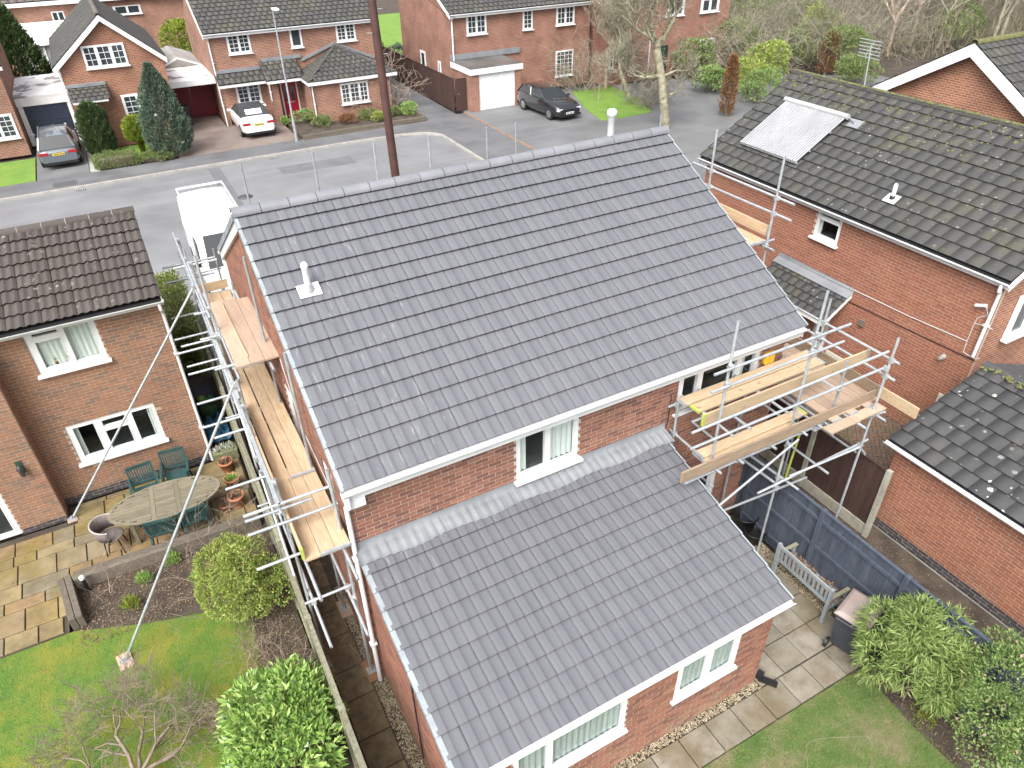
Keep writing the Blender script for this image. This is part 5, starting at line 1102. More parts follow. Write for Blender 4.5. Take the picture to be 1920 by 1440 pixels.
for a, b, z_ in (((1402, 851), (1497, 918), 2.1), ((1388, 858), (1452, 905), 2.1), ((1485, 838), (1553, 888), 2.12), ((1610, 835), (1622, 852), 2.1), ((1535, 800), (1605, 848), 2.1)): RS.tube('transom', at(*a, z=z_), at(*b, z=z_))
RS.tube('transom', (8.3, -1.6, 3.25), (8.3, .2, 3.25)); RS.tube('transom', (8.95, -1.75, 3.25), (8.95, .3, 3.25)); RS.tube('transom', (8.3, -1.25, 3.14), (9.8, -1.52, 3.14)); RS.tube('transom', (8.4, .1, 3.14), (9.75, .1, 3.14))
RS.tube('hanging_tube', (5.93, -.2, 2.76), (6.0, -1.2, 2.76)); RS.tube('standard', at(1500, 812, y=-.55), at(1472, 895, y=-.55)-Vector((0, 0, .2)), 'lime_band', False)
RS.couple()
gR = 'boards of the rear corner scaffold'
for i, (y_, z_) in enumerate(((-.21, 3.945), (-.47, 3.945))): board('pale scaffold board laid flat under the rear eave', gR, (5.92+.08*i, y_, z_), (9.05-.03*i, y_, z_), .225, 'board_x')
def edge_board(label, a, b, y, h, m, bands=True):
    p, q_ = at(*a, y=y), at(*b, y=y); z_ = (p.z+q_.z)/2-h/2; return board(label, gR, (p.x, y, z_), (q_.x, y, z_), h, m, on_edge=True, bands=bands)
edge_board('long plank standing on edge as middle toe board of the rear scaffold', (1320, 772), (1630, 660), -.95, .23, 'board_x')
edge_board('weathered grey brown toe board along the outer edge of the rear scaffold', (1280, 878), (1640, 738), -1.27, .23, 'board_old_x', False)
for i, (y_, z_) in enumerate(((-.86, 3.275), (-.9, 3.315), (-1.07, 3.275))): board(['scaffold board under a paler one beside the outer toe board', 'pale scaffold board stacked on another beside the outer toe board', 'brown scaffold board squeezed against the outer toe board'][i], gR, (5.82, y_, z_), (8.35-.2*i, y_, z_), .2, 'board_x')
for i in range(6):
    x_ = 8.62+i*.215; board('pinkish board of the corner platform running towards the drive', gR, (x_, -1.42+.12*(i % 2), 3.31), (x_, .95, 3.31), .205, 'plyboard', bands=(i % 2 == 0))
board('upright toe board on the drive side of the corner platform', gR, (9.83, .95, 3.44), (9.83, -1.3, 3.44), .23, 'board_old_x', on_edge=True, bands=False); board('toe board end jutting out past the corner platform towards the garage', gR, (9.87, -1.2, 3.42), (9.87, -2.05, 3.42), .23, 'board_x', on_edge=True, bands=False)
for i in range(2): board('short pale board on the outer lip of the corner platform', gR, (8.25+.75*i, -1.5+.02*i, 3.29), (9.0+.7*i, -1.5+.02*i, 3.29), .2, 'plyboard', bands=False)
# ---- drive side scaffold
DS = Scaffold('galvanised scaffold bay standing in the drive between the two houses', (9.6, 5, 0))
xd = 9.6
A, B = at(1345, 243, x=xd), at(1472, 292, x=xd)
DS.tube('standard', (xd, A.y, 0), (xd, A.y, A.z)); DS.tube('standard', (xd, B.y, 0), (xd, B.y, B.z)); DS.tube('standard', (9.0, A.y, 0), (9.0, A.y, 5.3)); DS.tube('standard', (9.0, B.y, 0), (9.0, B.y, 5.3))
for a, b in (((1300, 305), (1490, 384)), ((1305, 338), (1484, 414))): DS.tube('guard_rail', at(*a, x=xd+.055), at(*b, x=xd+.055))
for y_ in (A.y+.06, B.y+.06): DS.tube('transom', (8.8, y_, 5.27), (9.85, y_, 5.27))
for x_ in (9.05, 9.55): DS.tube('ledger', (x_, A.y+.8, 5.22), (x_, B.y-.25, 5.22))
DS.couple()
gD = 'boards of the drive side scaffold'
for i in range(3): board('clean pale board of the narrow platform over the drive', gD, (9.0+.225*i, A.y+.5, 5.32), (9.0+.225*i, B.y+.0, 5.32), .22, 'board_y')
board('upright toe board on the outer edge of the drive side platform', gD, (9.72, A.y+.5, 5.45), (9.72, B.y+.12, 5.45), .22, 'board_y', on_edge=True)
# ---- front scaffold beyond the ridge
FS = Scaffold('galvanised scaffold along the street front with post tops showing over the ridge', (4.5, 9.2, 0))
for u, v in ((450, 305), (585, 285), (700, 268), (803, 255), (912, 238), (967, 230)):
    p = at(u, v, y=9.0); FS.tube('standard', (p.x, 9.0, 0), (p.x, 9.0, p.z))
p = at(1241, 215, y=8.9); FS.tube('standard', (p.x-.02, 8.9, 0), (p.x-.02, 8.9, p.z))
FS.tube('ledger', (.6, 9.06, 3.4), (8.4, 9.06, 3.4)); FS.tube('guard_rail', (.6, 9.06, 4.4), (8.4, 9.06, 4.4)); FS.couple()
for i in range(3): board('scaffold board of the street front platform', 'boards of the street front scaffold', (.8, 8.75-.23*i+.0, 3.5), (4.6, 8.75-.23*i, 3.5), .22, 'board_x')
# ================================================================== plants
def leaf_mat(name, cols, rough=.5, tr=0.25, spec=.4):
    t = NT(name); c = t.ramp(t.rand(), [(i/len(cols), k) for i, k in enumerate(cols)]); t.done(c, rough, 0, spec)
    o = [n for n in t.t.nodes if n.type == 'OUTPUT_MATERIAL'][0]
    if tr:
        tl = t.n('BsdfTranslucent'); t.l(c, tl.inputs[0]); mx = t.n('MixShader'); mx.inputs[0].default_value = tr; t.l(t.b.outputs[0], mx.inputs[1]); t.l(tl.outputs[0], mx.inputs[2]); t.l(mx.outputs[0], o.inputs[0])
    return t.m
def leaves(name, P_, D, ln, wd, m, parent, fold=.25, up=None):
    """P_ (n,3) leaf bases, D (n,3) directions, ln/wd arrays"""
    n = len(P_); D = D/np.linalg.norm(D, axis=1, keepdims=True); r_ = RNG.normal(0, 1, (n, 3)) if up is None else up+RNG.normal(0, .35, (n, 3))
    S = np.cross(D, r_); S /= np.linalg.norm(S, axis=1, keepdims=True)+1e-9; N = np.cross(S, D)
    ln = np.broadcast_to(ln, n)[:, None]; wd = np.broadcast_to(wd, n)[:, None]
    V = np.stack([P_, P_+D*ln*.45+S*wd*.5+N*wd*fold, P_+D*ln-N*wd*fold*.4, P_+D*ln*.45-S*wd*.5+N*wd*fold], 1).reshape(-1, 3)
    F = (np.array([(0, 1, 2), (0, 2, 3)])[None]+np.arange(n)[:, None, None]*4).reshape(-1, 3)
    return np_mesh(name, V, F, m, parent)
def tubes(name, segs, m, parent, n=5):
    A = np.array([s_[0] for s_ in segs], float); B = np.array([s_[1] for s_ in segs], float); r0 = np.array([s_[2] for s_ in segs])[:, None]; r1 = np.array([s_[3] for s_ in segs])[:, None]
    a = B-A; a /= np.linalg.norm(a, axis=1, keepdims=True)+1e-9; h = np.where(np.abs(a[:, 2:]) < .9, np.array([[0, 0, 1.]]), np.array([[1., 0, 0]])); b = np.cross(a, h); b /= np.linalg.norm(b, axis=1, keepdims=True); c = np.cross(a, b)
    V = []
    for P_, r_ in ((A, r0), (B, r1)):
        for i in range(n): V.append(P_+b*r_*math.cos(6.2832*i/n)+c*r_*math.sin(6.2832*i/n))
    V = np.stack(V, 1).reshape(-1, 3); F = np.array([(i, (i+1) % n, n+(i+1) % n, n+i) for i in range(n)]); F = (F[None]+np.arange(len(A))[:, None, None]*2*n).reshape(-1, 4)
    return np_mesh(name, V, F, m, parent, True)
def grow(segs, p, d, ln, r_, depth, spread=.5, kids=(2, 4), taper=.62, up=.15, steps=3, wob=.16, thin=.0025, tips=None):
    p = np.array(p, float); d = np.array(d, float)/np.linalg.norm(d); st = ln/steps; rr = r_
    pts = [p]
    for i in range(steps):
        d = d+RNG.normal(0, wob, 3)+np.array([0, 0, up*.3]); d /= np.linalg.norm(d); q = p+d*st; r2 = max(thin, rr*(1-.35/steps))
        segs.append((p, q, rr, r2)); p, rr = q, r2; pts.append(p)
    if depth <= 0:
        if tips is not None: tips.append((p, d))
        return
    for k in range(RNG.integers(kids[0], kids[1]+1)):
        i = RNG.integers(max(1, steps//2), steps+1) if k else steps
        nd = d+RNG.normal(0, spread, 3)+np.array([0, 0, up]); grow(segs, pts[i], nd, ln*RNG.uniform(.6, .85), max(thin, rr*taper), depth-1, spread, kids, taper, up, steps, wob, thin, tips)
def split_tubes(segs, m, parent, thick=.012, names=('trunk', 'twigs')):
    big = [s_ for s_ in segs if s_[2] > thick]; sm = [s_ for s_ in segs if s_[2] <= thick]
    if big: tubes(names[0], big, m, parent, 7)
    if sm: tag(tubes(names[1], sm, m, parent, 3), kind='stuff')
def lumpy(c, rad, nl, n, r0=.34, r1=.55, flat=.0, inner=.25):
    """points near the surface of a heap of lumps, with outward directions"""
    c, rad = np.array(c, float), np.array(rad, float); cs, rs = [], []
    for i in range(nl):
        v = RNG.normal(0, 1, 3); v /= np.linalg.norm(v); v[2] = v[2] if v[2] > -.5 else -v[2]; cs.append(c+v*rad*RNG.uniform(.45, .72)); rs.append(RNG.uniform(r0, r1))
    cs, rs = np.array(cs), np.array(rs); k = RNG.integers(0, nl, n); v = RNG.normal(0, 1, (n, 3)); v /= np.linalg.norm(v, axis=1, keepdims=True); v[:, 2] += .25; v /= np.linalg.norm(v, axis=1, keepdims=True)
    P_ = cs[k]+v*rad[None]*rs[k][:, None]*(1-inner*RNG.random((n, 1))**2)
    ok = np.ones(n, bool)
    for i in range(nl):
        q = (P_-cs[i])/(rad*rs[i]); ok &= ~((np.linalg.norm(q, axis=1) < .62) & (k != i))
    ok &= P_[:, 2] > .02
    return P_[ok], v[ok]
def stems(c, rad, n=9, r_=.018, base=(0, 0)):
    s_ = []
    for i in range(n):
        a = RNG.uniform(0, 6.28); e = np.array([c[0]+math.cos(a)*rad[0]*.6*RNG.random(), c[1]+math.sin(a)*rad[1]*.6*RNG.random(), c[2]+rad[2]*RNG.uniform(-.1, .6)]); b = np.array([c[0]+RNG.normal(0, .08), c[1]+RNG.normal(0, .08), -.02]); m_ = (b+e)/2+RNG.normal(0, .06, 3); s_ += [(b, m_, r_, r_*.75), (m_, e, r_*.75, r_*.4)]
    return s_
M['bark'] = noisy('bark', (.10, .075, .055), (.20, .16, .12), 14, .9, .5); M['bark_red'] = noisy('bark_red', (.15, .11, .085), (.27, .215, .165), 10, .8, .3); M['bark_pale'] = noisy('bark_pale', (.15, .145, .09), (.34, .32, .23), 5, .9, .5, rnd=.3); M['twig'] = noisy('twig', (0.230, 0.172, 0.127), (0.391, 0.310, 0.241), 5, .9, 0, rnd=.4); M['twig_grey'] = noisy('twig_grey', (0.156, 0.142, 0.107), (0.275, 0.256, 0.196), 3, .9, 0, rnd=.5); M['twig_pale'] = noisy('twig_pale', (0.245, 0.216, 0.158), (0.346, 0.317, 0.244), 5, .9, 0, rnd=.4)
def bush(name, label, c, rad, n, ln, wd, m, nl=14, r0=.34, r1=.52, dirmix=(1.0, .5, .3), group=None, cat='bush', fold=.25, inner=.3, stem=True):
    o = thing(name, label, cat, (c[0], c[1], 0), group=group)
    P_, D = lumpy(c, rad, nl, n, r0, r1, inner=inner); k = len(P_)
    D = D*dirmix[0]+RNG.normal(0, dirmix[1], (k, 3))+np.array([0, 0, dirmix[2]])
    tag(leaves('foliage', P_, D, ln*RNG.uniform(.7, 1.25, k), wd*RNG.uniform(.8, 1.2, k), m, o, fold), kind='stuff')
    if stem: tubes('stems', stems(c, rad), M['bark'], o)
    return o
M['lf_laurel'] = leaf_mat('lf_laurel', [(0.143, 0.264, 0.059), (0.211, 0.356, 0.077), (0.288, 0.449, 0.102), (0.105, 0.194, 0.052), (0.383, 0.511, 0.153)], .35, .2, .5)
M['lf_yellow'] = leaf_mat('lf_yellow', [(0.260, 0.338, 0.065), (0.169, 0.286, 0.058), (0.351, 0.390, 0.091), (0.130, 0.221, 0.046), (0.429, 0.442, 0.130)], .5)
M['lf_bamboo'] = leaf_mat('lf_bamboo', [(0.182, 0.262, 0.066), (0.251, 0.331, 0.102), (0.125, 0.205, 0.048), (0.319, 0.376, 0.144), (0.148, 0.228, 0.054)], .5)
M['lf_dark'] = leaf_mat('lf_dark', [(0.116, 0.212, 0.053), (0.169, 0.280, 0.076), (0.233, 0.339, 0.106), (0.095, 0.170, 0.046), (0.318, 0.373, 0.151)], .45)
M['lf_conifer'] = leaf_mat('lf_conifer', [(0.044, 0.081, 0.025), (0.069, 0.112, 0.035), (0.094, 0.144, 0.044), (0.037, 0.062, 0.022)], .7, .1)
M['lf_bluefir'] = leaf_mat('lf_bluefir', [(0.088, 0.138, 0.094), (0.125, 0.175, 0.119), (0.175, 0.225, 0.163), (0.062, 0.106, 0.069)], .7, .1)
M['lf_lime'] = leaf_mat('lf_lime', [(.28, .34, .035), (.20, .28, .035), (.36, .40, .06), (.13, .19, .03)], .55)
M['lf_olive'] = leaf_mat('lf_olive', [(0.128, 0.178, 0.058), (0.180, 0.230, 0.077), (0.096, 0.149, 0.045), (0.231, 0.283, 0.103)], .6)
M['lf_beech'] = leaf_mat('lf_beech', [(0.186, 0.081, 0.037), (0.236, 0.112, 0.050), (0.149, 0.062, 0.031), (0.260, 0.149, 0.074)], .6)
M['lf_hedge'] = leaf_mat('lf_hedge', [(.20, .27, .06), (.14, .22, .05), (.28, .33, .09), (.09, .15, .04), (.34, .37, .13)], .45)
M['lf_litter'] = leaf_mat('lf_litter', [(.14, .085, .055), (.20, .13, .085), (.10, .065, .045), (.26, .19, .13)], .8, 0)
# ---- left garden
bush('laurel_bush', 'glossy mid green laurel bush at the foot of the weathered fence', (-1.72, -.85, .85), (1.15, 1.2, .88), 10500, .135, .058, M['lf_laurel'], 42, .2, .38, (1.0, .55, .35))
bush('euonymus_bush', 'rounded yellow green bush beside the weathered fence', (-1.6, 2.5, .88), (.88, 1.0, 1.0), 22000, .05, .03, M['lf_yellow'], 44, .18, .38)
o = thing('fruit_tree', 'bare reddish fruit tree spreading over the left lawn', 'tree', (-3.72, -.08, 0)); sg = []
for a, b, l_ in ((-.9, .5, .95), (-.35, .75, 1.05), (.15, .85, 1.1), (.75, .65, 1.05), (1.1, .15, .95), (-1.1, -.2, .9), (.2, -.3, .8)): grow(sg, (-3.75, -.05, .45), (a, b, .38), l_*.72, .034, 5, .6, (2, 4), .62, .12, 4, .2, .0036)
sg.append((np.array((-3.72, -.08, -.02)), np.array((-3.75, -.05, .47)), .06, .045)); split_tubes(sg, M['bark_red'], o, .007)
def bramble(name, label, c, r_, h, n, m, seed_len=.5, group=None, depth=2, stems_=14, cat='shrub'):
    o = thing(name, label, cat, (c[0], c[1], 0), group=group); sg = []
    for i in range(stems_):
        a = RNG.uniform(0, 6.28); rr = RNG.random()**.5*r_*.7; grow(sg, (c[0]+math.cos(a)*rr, c[1]+math.sin(a)*rr, 0), (math.cos(a)*.6, math.sin(a)*.6, 1.0), h*RNG.uniform(.5, .8), .008 if c[1] < 12 and c[0] < 12 else .022, depth, .75, (2, 4), .6, .05, 3, .25, .002 if c[1] < 12 and c[0] < 12 else .009)
    tag(tubes('twigs', sg, m, o, 3), kind='stuff'); return o
bramble('twiggy_shrub', 'dense leafless brown shrub between the yellow green bush and the laurel', (-1.45, .85), .75, .75, 0, M['twig'], depth=3, stems_=22); bramble('twiggy_shrub', 'arching bare rose growing up through the yellow green bush', (-1.75, 2.7), .45, 1.6, 0, M['twig'], depth=2, stems_=6); bramble('twiggy_shrub', 'bare straggling shrub between the oval table and the yellow green bush', (-1.7, 4.1), .45, 1.1, 0, M['twig'], depth=3, stems_=6)
bramble('twiggy_shrub', 'low leafless thicket in front of the bare fruit tree', (-5.0, -.2), .8, .7, 0, M['twig'], depth=3, stems_=12); bramble('twiggy_shrub', 'spindly bare sapling in the bed corner behind the sleepers', (-4.0, 4.3), .12, 1.0, 0, M['twig'], depth=2, stems_=3)
def litter(name, label, box, n, m, ln=.045, cat='leaves', z=.02):
    P_ = np.stack([RNG.uniform(box[0], box[1], n), RNG.uniform(box[2], box[3], n), RNG.uniform(.0, z, n)], 1); D = RNG.normal(0, 1, (n, 3)); D[:, 2] *= .25
    return tag(leaves(name, P_, D, ln*RNG.uniform(.5, 1.2, n), ln*.5, m, None), label, cat, kind='stuff')
litter('leaf_litter', 'brown leaf litter over the left flower bed', (-4.5, -.9, 3.2, 4.85), 3500, M['lf_litter'], z=.035); litter('leaf_litter', 'brown leaf litter under the shrubs by the weathered fence', (-1.95, -.9, -1.5, 3.0), 3500, M['lf_litter'], z=.05); litter('leaf_litter', 'fallen leaves along the passage beside the blue fence', (8.25, 10.3, -5, 3), 2500, M['lf_litter'], .04); litter('leaf_litter', 'scattered leaf fragments in the bed under the bamboo', (7.4, 8.1, -7, -4), 700, M['lf_litter'], .04)
for i, (x_, y_) in enumerate(((-3.35, 4.25), (-2.75, 4.55), (-2.35, 3.75), (-3.6, 3.75))): bush('bedding_plant', ['clump of green bulb leaves near the sleepers', 'clump of bright green leaves under the bare rose', 'low green clump on the bed edge by the lawn', 'pale variegated clump at the bed edge near the sleeper end'][i], (x_, y_, .08), (.14, .14, .12), 260, .12, .018, M['lf_lime' if i == 3 else 'lf_laurel'], 4, .5, .7, (.6, .4, 1.0), cat='plant', stem=False)
# ---- right garden
bush('bamboo_clump', 'arching bamboo clump with narrow yellow green leaves against the blue fence', (7.62, -4.52, .98), (.98, .92, 1.12), 19000, .15, .020, M['lf_bamboo'], 42, .2, .38, (.9, .5, -.35), fold=.1)
sb = bush('evergreen_shrub', 'dense dark evergreen shrub with a few pink tinged tips next to the bamboo', (8.15, -5.75, 1.0), (1.1, 1.05, 1.2), 34000, .062, .03, M['lf_dark'], 46, .2, .38)
P_, D = lumpy((8.1, -5.6, 1.3), (1.1, 1.0, 1.0), 12, 350, .3, .4); P_, D = P_[:70], D[:70]; tag(leaves('flower_heads', P_, D, .07, .05, leaf_mat('lf_pink', [(.36, .24, .19), (.42, .30, .24), (.30, .24, .17)], .6), sb), kind='stuff')
bush('moss_plant', 'low green cushion plant on the bed edge under the bamboo', (7.62, -5.05, .03), (.2, .22, .07), 700, .05, .01, M['lf_lime'], 5, .5, .7, (.6, .5, .8), cat='plant', stem=False)
# ---- hedge between the houses on the street side
def hedge(name, label, x0, x1, y0, y1, h, n, ln, wd, m, cat='hedge', z0=0.0):
    o = thing(name, label, cat, ((x0+x1)/2, (y0+y1)/2, 0)); f = RNG.integers(0, 5, n); P_ = np.stack([RNG.uniform(x0, x1, n), RNG.uniform(y0, y1, n), RNG.uniform(z0, h, n)], 1); D = RNG.normal(0, .5, (n, 3))
    j = RNG.normal(0, .05, n)
    for k, (ax, v, dv) in enumerate(((2, h, 1), (0, x0, -1), (0, x1, 1), (1, y0, -1), (1, y1, 1))): q = f == k; P_[q, ax] = v+j[q]+.06*np.sin(P_[q, 0]*5+P_[q, 1]*7); D[q, ax] += dv
    tag(leaves('foliage', P_, D, ln*RNG.uniform(.7, 1.2, n), wd, m, o), kind='stuff'); MB().box(x0+.12, x1-.12, y0+.12, y1-.12, z0, h-.14).build('stems', M['bark'], o); return o
hedge('laurel_hedge', 'variegated light green hedge between the two houses', -1.45, -.86, 11.6, 15.2, 1.55, 7000, .10, .05, M['lf_hedge'])
# ---- street front planting
def cone_tree(name, label, base, h, r_, n, ln, m, prof, wd=None, cat='conifer', rough=.12):
    o = thing(name, label, cat, (base[0], base[1], 0)); t_ = RNG.random(n)**.9; a = RNG.uniform(0, 6.283, n); R_ = r_*np.interp(t_, *prof)*(1+.13*np.sin(a*5+t_*9)+.10*np.sin(a*11-t_*23)); k = 1-rough*3*RNG.random(n)**2.5
    P_ = np.stack([base[0]+np.cos(a)*R_*k, base[1]+np.sin(a)*R_*k, .12+t_*(h-.12)], 1); D = np.stack([np.cos(a)*.7, np.sin(a)*.7, np.full(n, .9)], 1)+RNG.normal(0, .35, (n, 3))
    tag(leaves('crown', P_, D, ln*RNG.uniform(.6, 1.3, n), wd or ln*.35, m, o), kind='stuff'); tubes('trunk', [(np.array((base[0], base[1], -.05)), np.array((base[0], base[1], h*.8)), .09, .03)], M['bark'], o, 7); return o
zz = lambda u, v: at(u, v, z=0.03)[:2]
cone_tree('clipped_conifer', 'dark green clipped columnar conifer in front of the porch', zz(195, 290), 2.55, .66, 12000, .13, M['lf_conifer'], ([0, .12, .5, .8, .95, 1], [.75, .95, 1, .85, .5, .15]))
cone_tree('blue_conifer', 'tall blue green conifer beside the red gates', zz(325, 290), 4.3, .98, 14000, .17, M['lf_bluefir'], ([0, .1, .35, .6, .8, 1], [.7, .95, 1, .78, .45, .05]))
cone_tree('small_conifer', 'small lime green conifer on a bare trunk by the low hedge', zz(270, 288), 1.85, .55, 4500, .16, M['lf_lime'], ([0, .3, .38, .7, .9, 1], [.05, .1, .85, 1, .75, .2]))
hedge('box_hedge', 'low clipped hedge along the pavement before the gable fronted house', *sorted((zz(185, 318)[0], zz(262, 318)[0])), 32.25, 33.1, .55, 5000, .07, .035, M['lf_olive'])
for u, v, h_, r_, m_, lb in ((280, 302, .5, .5, 'lf_olive', 'grey green mound shrub beside the low box hedge'), (308, 300, .45, .45, 'lf_olive', 'brownish mound shrub at the foot of the blue green conifer')): x_, y_ = zz(u, v); bush('mound_shrub', lb, (x_, y_, h_*.5), (r_, r_, h_*.55), 1600, .08, .03, M[m_], 8, .4, .6, stem=False)
cone_tree('garden_conifer', 'dark conifer behind the navy garage', (at(55, 118, z=1.5)[0], 46.5), 5.6, 1.7, 8000, .3, M['lf_conifer'], ([0, .1, .5, 1], [.8, 1, .7, .05]))
bush('golden_bush', 'golden yellow evergreen bush beyond the carport roof', (5.0, 53, 1.7), (1.5, 1.5, 1.9), 5000, .2, .09, M['lf_lime'], 16)
bl = (((575, 232), .75, .7, 'lf_dark', 'dark low shrub beside the lamp post in the front bed'), ((605, 236), .55, .6, 'lf_olive', 'grey brown low shrub near the lamp post'), ((610, 222), .9, .5, 'lf_lime', 'bright lime yellow shrub before the hipped porch'), ((632, 212), 1.2, .7, 'lf_yellow', 'taller pale green shrub under the porch corner'), ((655, 232), .5, .5, 'lf_beech', 'rusty brown low shrub in the front bed'), ((690, 222), .5, .6, 'lf_olive', 'olive ground shrub under the porch window'), ((712, 228), .5, .5, 'lf_yellow', 'yellow green tuft in the front bed near the timber edge'), ((700, 210), .8, .5, 'lf_bluefir', 'spiky blue green plant under the porch window'), ((765, 215), .7, .6, 'lf_laurel', 'bright green leafy plant at the bed end by the alley'), ((740, 218), .5, .5, 'lf_olive', 'low olive plant near the alley end of the bed'), ((535, 232), .35, .28, 'lf_laurel', 'small green shrub in a tub by the red door'))
for (u, v), h_, r_, m_, lb in bl: x_, y_ = zz(u, v); bush('garden_shrub', lb, (x_, y_, h_*.5), (r_, r_, h_*.55), 1500, .10, .045, M[m_], 8, .4, .6, group='shrubs in the front bed', stem=False)
x_, y_ = zz(735, 208); bramble('twiggy_shrub', 'upright bare shrub at the porch corner by the alley', (x_, y_), .6, 2.2, 0, M['twig'], depth=3, stems_=12)
bush('garden_bush', 'variegated evergreen bush behind the brown boundary fence', (15.9, 45.5, 1.2), (1.5, 1.2, 1.4), 4000, .16, .08, M['lf_yellow'], 14); bush('garden_bush', 'grey green round bush behind the brown boundary fence', (17.6, 44.2, .9), (.8, .8, 1.1), 2500, .12, .05, M['lf_bluefir'], 10)
# ---- pollarded tree and companions beyond the ridge
o = thing('pollard_tree', 'pale barked pollarded tree with moss and bare upright shoots', 'tree', (25.45, 23.5, 0)); sg = []
B0 = np.array((25.2, 23.6, 0.)); B1 = B0+np.array((-.55, .15, 2.7)); B2 = B1+np.array((-.4, .1, 1.4)); sg += [(B0, B0+np.array((-.3, .05, 1.4)), .27, .23), (B0+np.array((-.3, .05, 1.4)), B1, .23, .22), (B1, B2, .22, .2)]
for d, l_, r_, at_ in (((-1.2, .1, .05), 1.6, .12, B1), ((.9, .3, .7), 1.3, .11, B2), ((-.7, .2, 1.1), 1.7, .13, B2), ((.5, -.3, 1.2), 1.7, .13, B2), ((.1, .4, 1.2), 1.9, .14, B2), ((1.2, -.2, .2), .9, .08, B1), ((-.9, -.3, 1.0), 1.5, .1, B2), ((1.1, .2, -.05), 1.0, .06, B0+np.array((0, 0, 1.7)))): grow(sg, at_, d, l_*.95, r_, 4, .62, (3, 5), .52, .30, 4, .16, .012)
split_tubes(sg, M['bark_pale'], o, .05); mz = [(Vector(s_[0]+(s_[1]-s_[0])*RNG.random()+RNG.normal(0, 1, 3)*s_[2]*.4+np.array((0, 0, s_[2]))), Vector((0, 0, 1)), RNG.uniform(.05, .12)) for s_ in sg if s_[2] > .08 for _ in range(3)]; moss_pads(o, mz)
def bare_tree(name, label, base, h, r_, m='bark_pale', depth=4, kids=(2, 4), spread=.4, trunk=.35, group=None, thick=.03, thin=.008, cat='tree', lean=(0, 0)):
    o = thing(name, label, cat, (base[0], base[1], 0), group=group); sg = []; b = np.array((base[0], base[1], -.05)); t_ = b+np.array((lean[0], lean[1], h*trunk)); sg.append((b, t_, r_, r_*.8))
    for k in range(RNG.integers(3, 5)): grow(sg, t_, np.array((RNG.normal(0, .45), RNG.normal(0, .45), 1.0)), h*.28, r_*.6, depth, spread, kids, .6, .28, 3, .12, thin)
    split_tubes(sg, M[m], o, thick); return o
x_, y_ = at(1182, 188, z=0)[:2]; bare_tree('birch_tree', 'crooked pale bare tree leaning beside the pollarded tree', (x_, y_), 5.2, .13, 'bark_pale', 5, lean=(-.8, .2), thin=.010); x_, y_ = at(1122, 190, z=0)[:2]; bare_tree('sapling', 'thin young bare tree on the lawn by the black hatchback', (x_, y_), 1.6, .035, 'twig', 3, thick=.01, thin=.006)
bare_tree('feathery_tree', 'fine twigged bare tree before the white garage house corner', (27.4, 32.5), 6.8, .13, 'twig', 5, (3, 5), .55, .2, thin=.010)
bramble('twiggy_shrub', 'pale bare bush against the brick wall behind the hatchback', (25.9, 33.0), 1.2, 2.4, 0, M['twig_pale'], depth=3, stems_=22); bramble('twiggy_shrub', 'ochre bare bush by the front door behind the pollarded tree', (30.3, 32.2), 1.0, 1.5, 0, M['twig_pale'], depth=3, stems_=18); x_, y_ = at(1215, 195, z=0)[:2]; bramble('twiggy_shrub', 'dense dark twiggy bush at the lawn corner beside the pollarded tree', (x_, y_), 1.2, 1.0, 0, M['twig_grey'], depth=3, stems_=30)
# ---- shrubs across the turning area
sh = (((1330, 165), 1.6, 1.3, 'lf_dark', 'dark ivy covered bush at the turning area edge'), ((1300, 140), 2.4, 1.6, 'lf_olive', 'olive shrub left of the ivy bush'), ((1370, 120), 3.2, 2.0, 'lf_olive', 'tall olive shrub behind the orange beech'), ((1340, 105), 2.6, 1.8, 'lf_olive', 'grey olive shrub near the house corner window'), ((1400, 172), 2.2, 1.3, 'lf_yellow', 'yellow flecked shrub beside the orange beech'), ((1430, 150), 2.6, 1.6, 'lf_yellow', 'pale green shrub behind the solar roof corner'), ((1480, 120), 2.4, 1.8, 'lf_olive', 'dull green shrub mass beyond the mossy ridge'), ((1520, 105), 3.6, 1.5, 'lf_yellow', 'yellow green shrub beyond the mossy ridge'), ((1570, 130), 3.0, 2.0, 'lf_olive', 'mixed green shrub beyond the mossy ridge by the aerial'), ((1600, 150), 1.8, 1.4, 'lf_olive', 'dull green bush right behind the television aerial'), ((1455, 80), 4.0, 2.4, 'lf_olive', 'tall greyish shrub at the wood edge'), ((1400, 85), 4.0, 2.2, 'lf_olive', 'tall twiggy evergreen at the wood edge near the brick house'), ((1780, 80), 3.0, 2.2, 'lf_dark', 'holly bush among the bare trunks of the wood'))
for (u, v), h_, r_, m_, lb in sh: x_, y_ = at(u, v+8, z=0)[:2]; bush('wild_shrub', lb, (x_, y_, h_*.5), (r_, r_, h_*.55), 3600, .19, .075, M[m_], 22, .25, .45, (1, .8, .4), group='shrubs along the wood edge', stem=True)
x_, y_ = at(1360, 218, z=0)[:2]; cone_tree('beech_column', 'narrow copper brown beech keeping its dead leaves', (x_, y_), 3.2, .38, 1500, .16, M['lf_beech'], ([0, .2, .6, 1], [.7, 1, .9, .4]), .08, 'tree', .3); x_, y_ = at(1545, 140, z=0)[:2]; cone_tree('beech_column', 'small copper beech among the green shrubs beyond the mossy ridge', (x_, y_), 2.6, .6, 900, .2, M['lf_beech'], ([0, .2, .6, 1], [.7, 1, .9, .4]), .09, 'tree', .3)
x_, y_ = at(1390, 200, z=0)[:2]; bush('privet_bush', 'dark green privet bush at the drive end under the copper beech', (x_+1.2, y_, .9), (1.7, 1.1, 1.1), 5000, .13, .06, M['lf_dark'], 18)
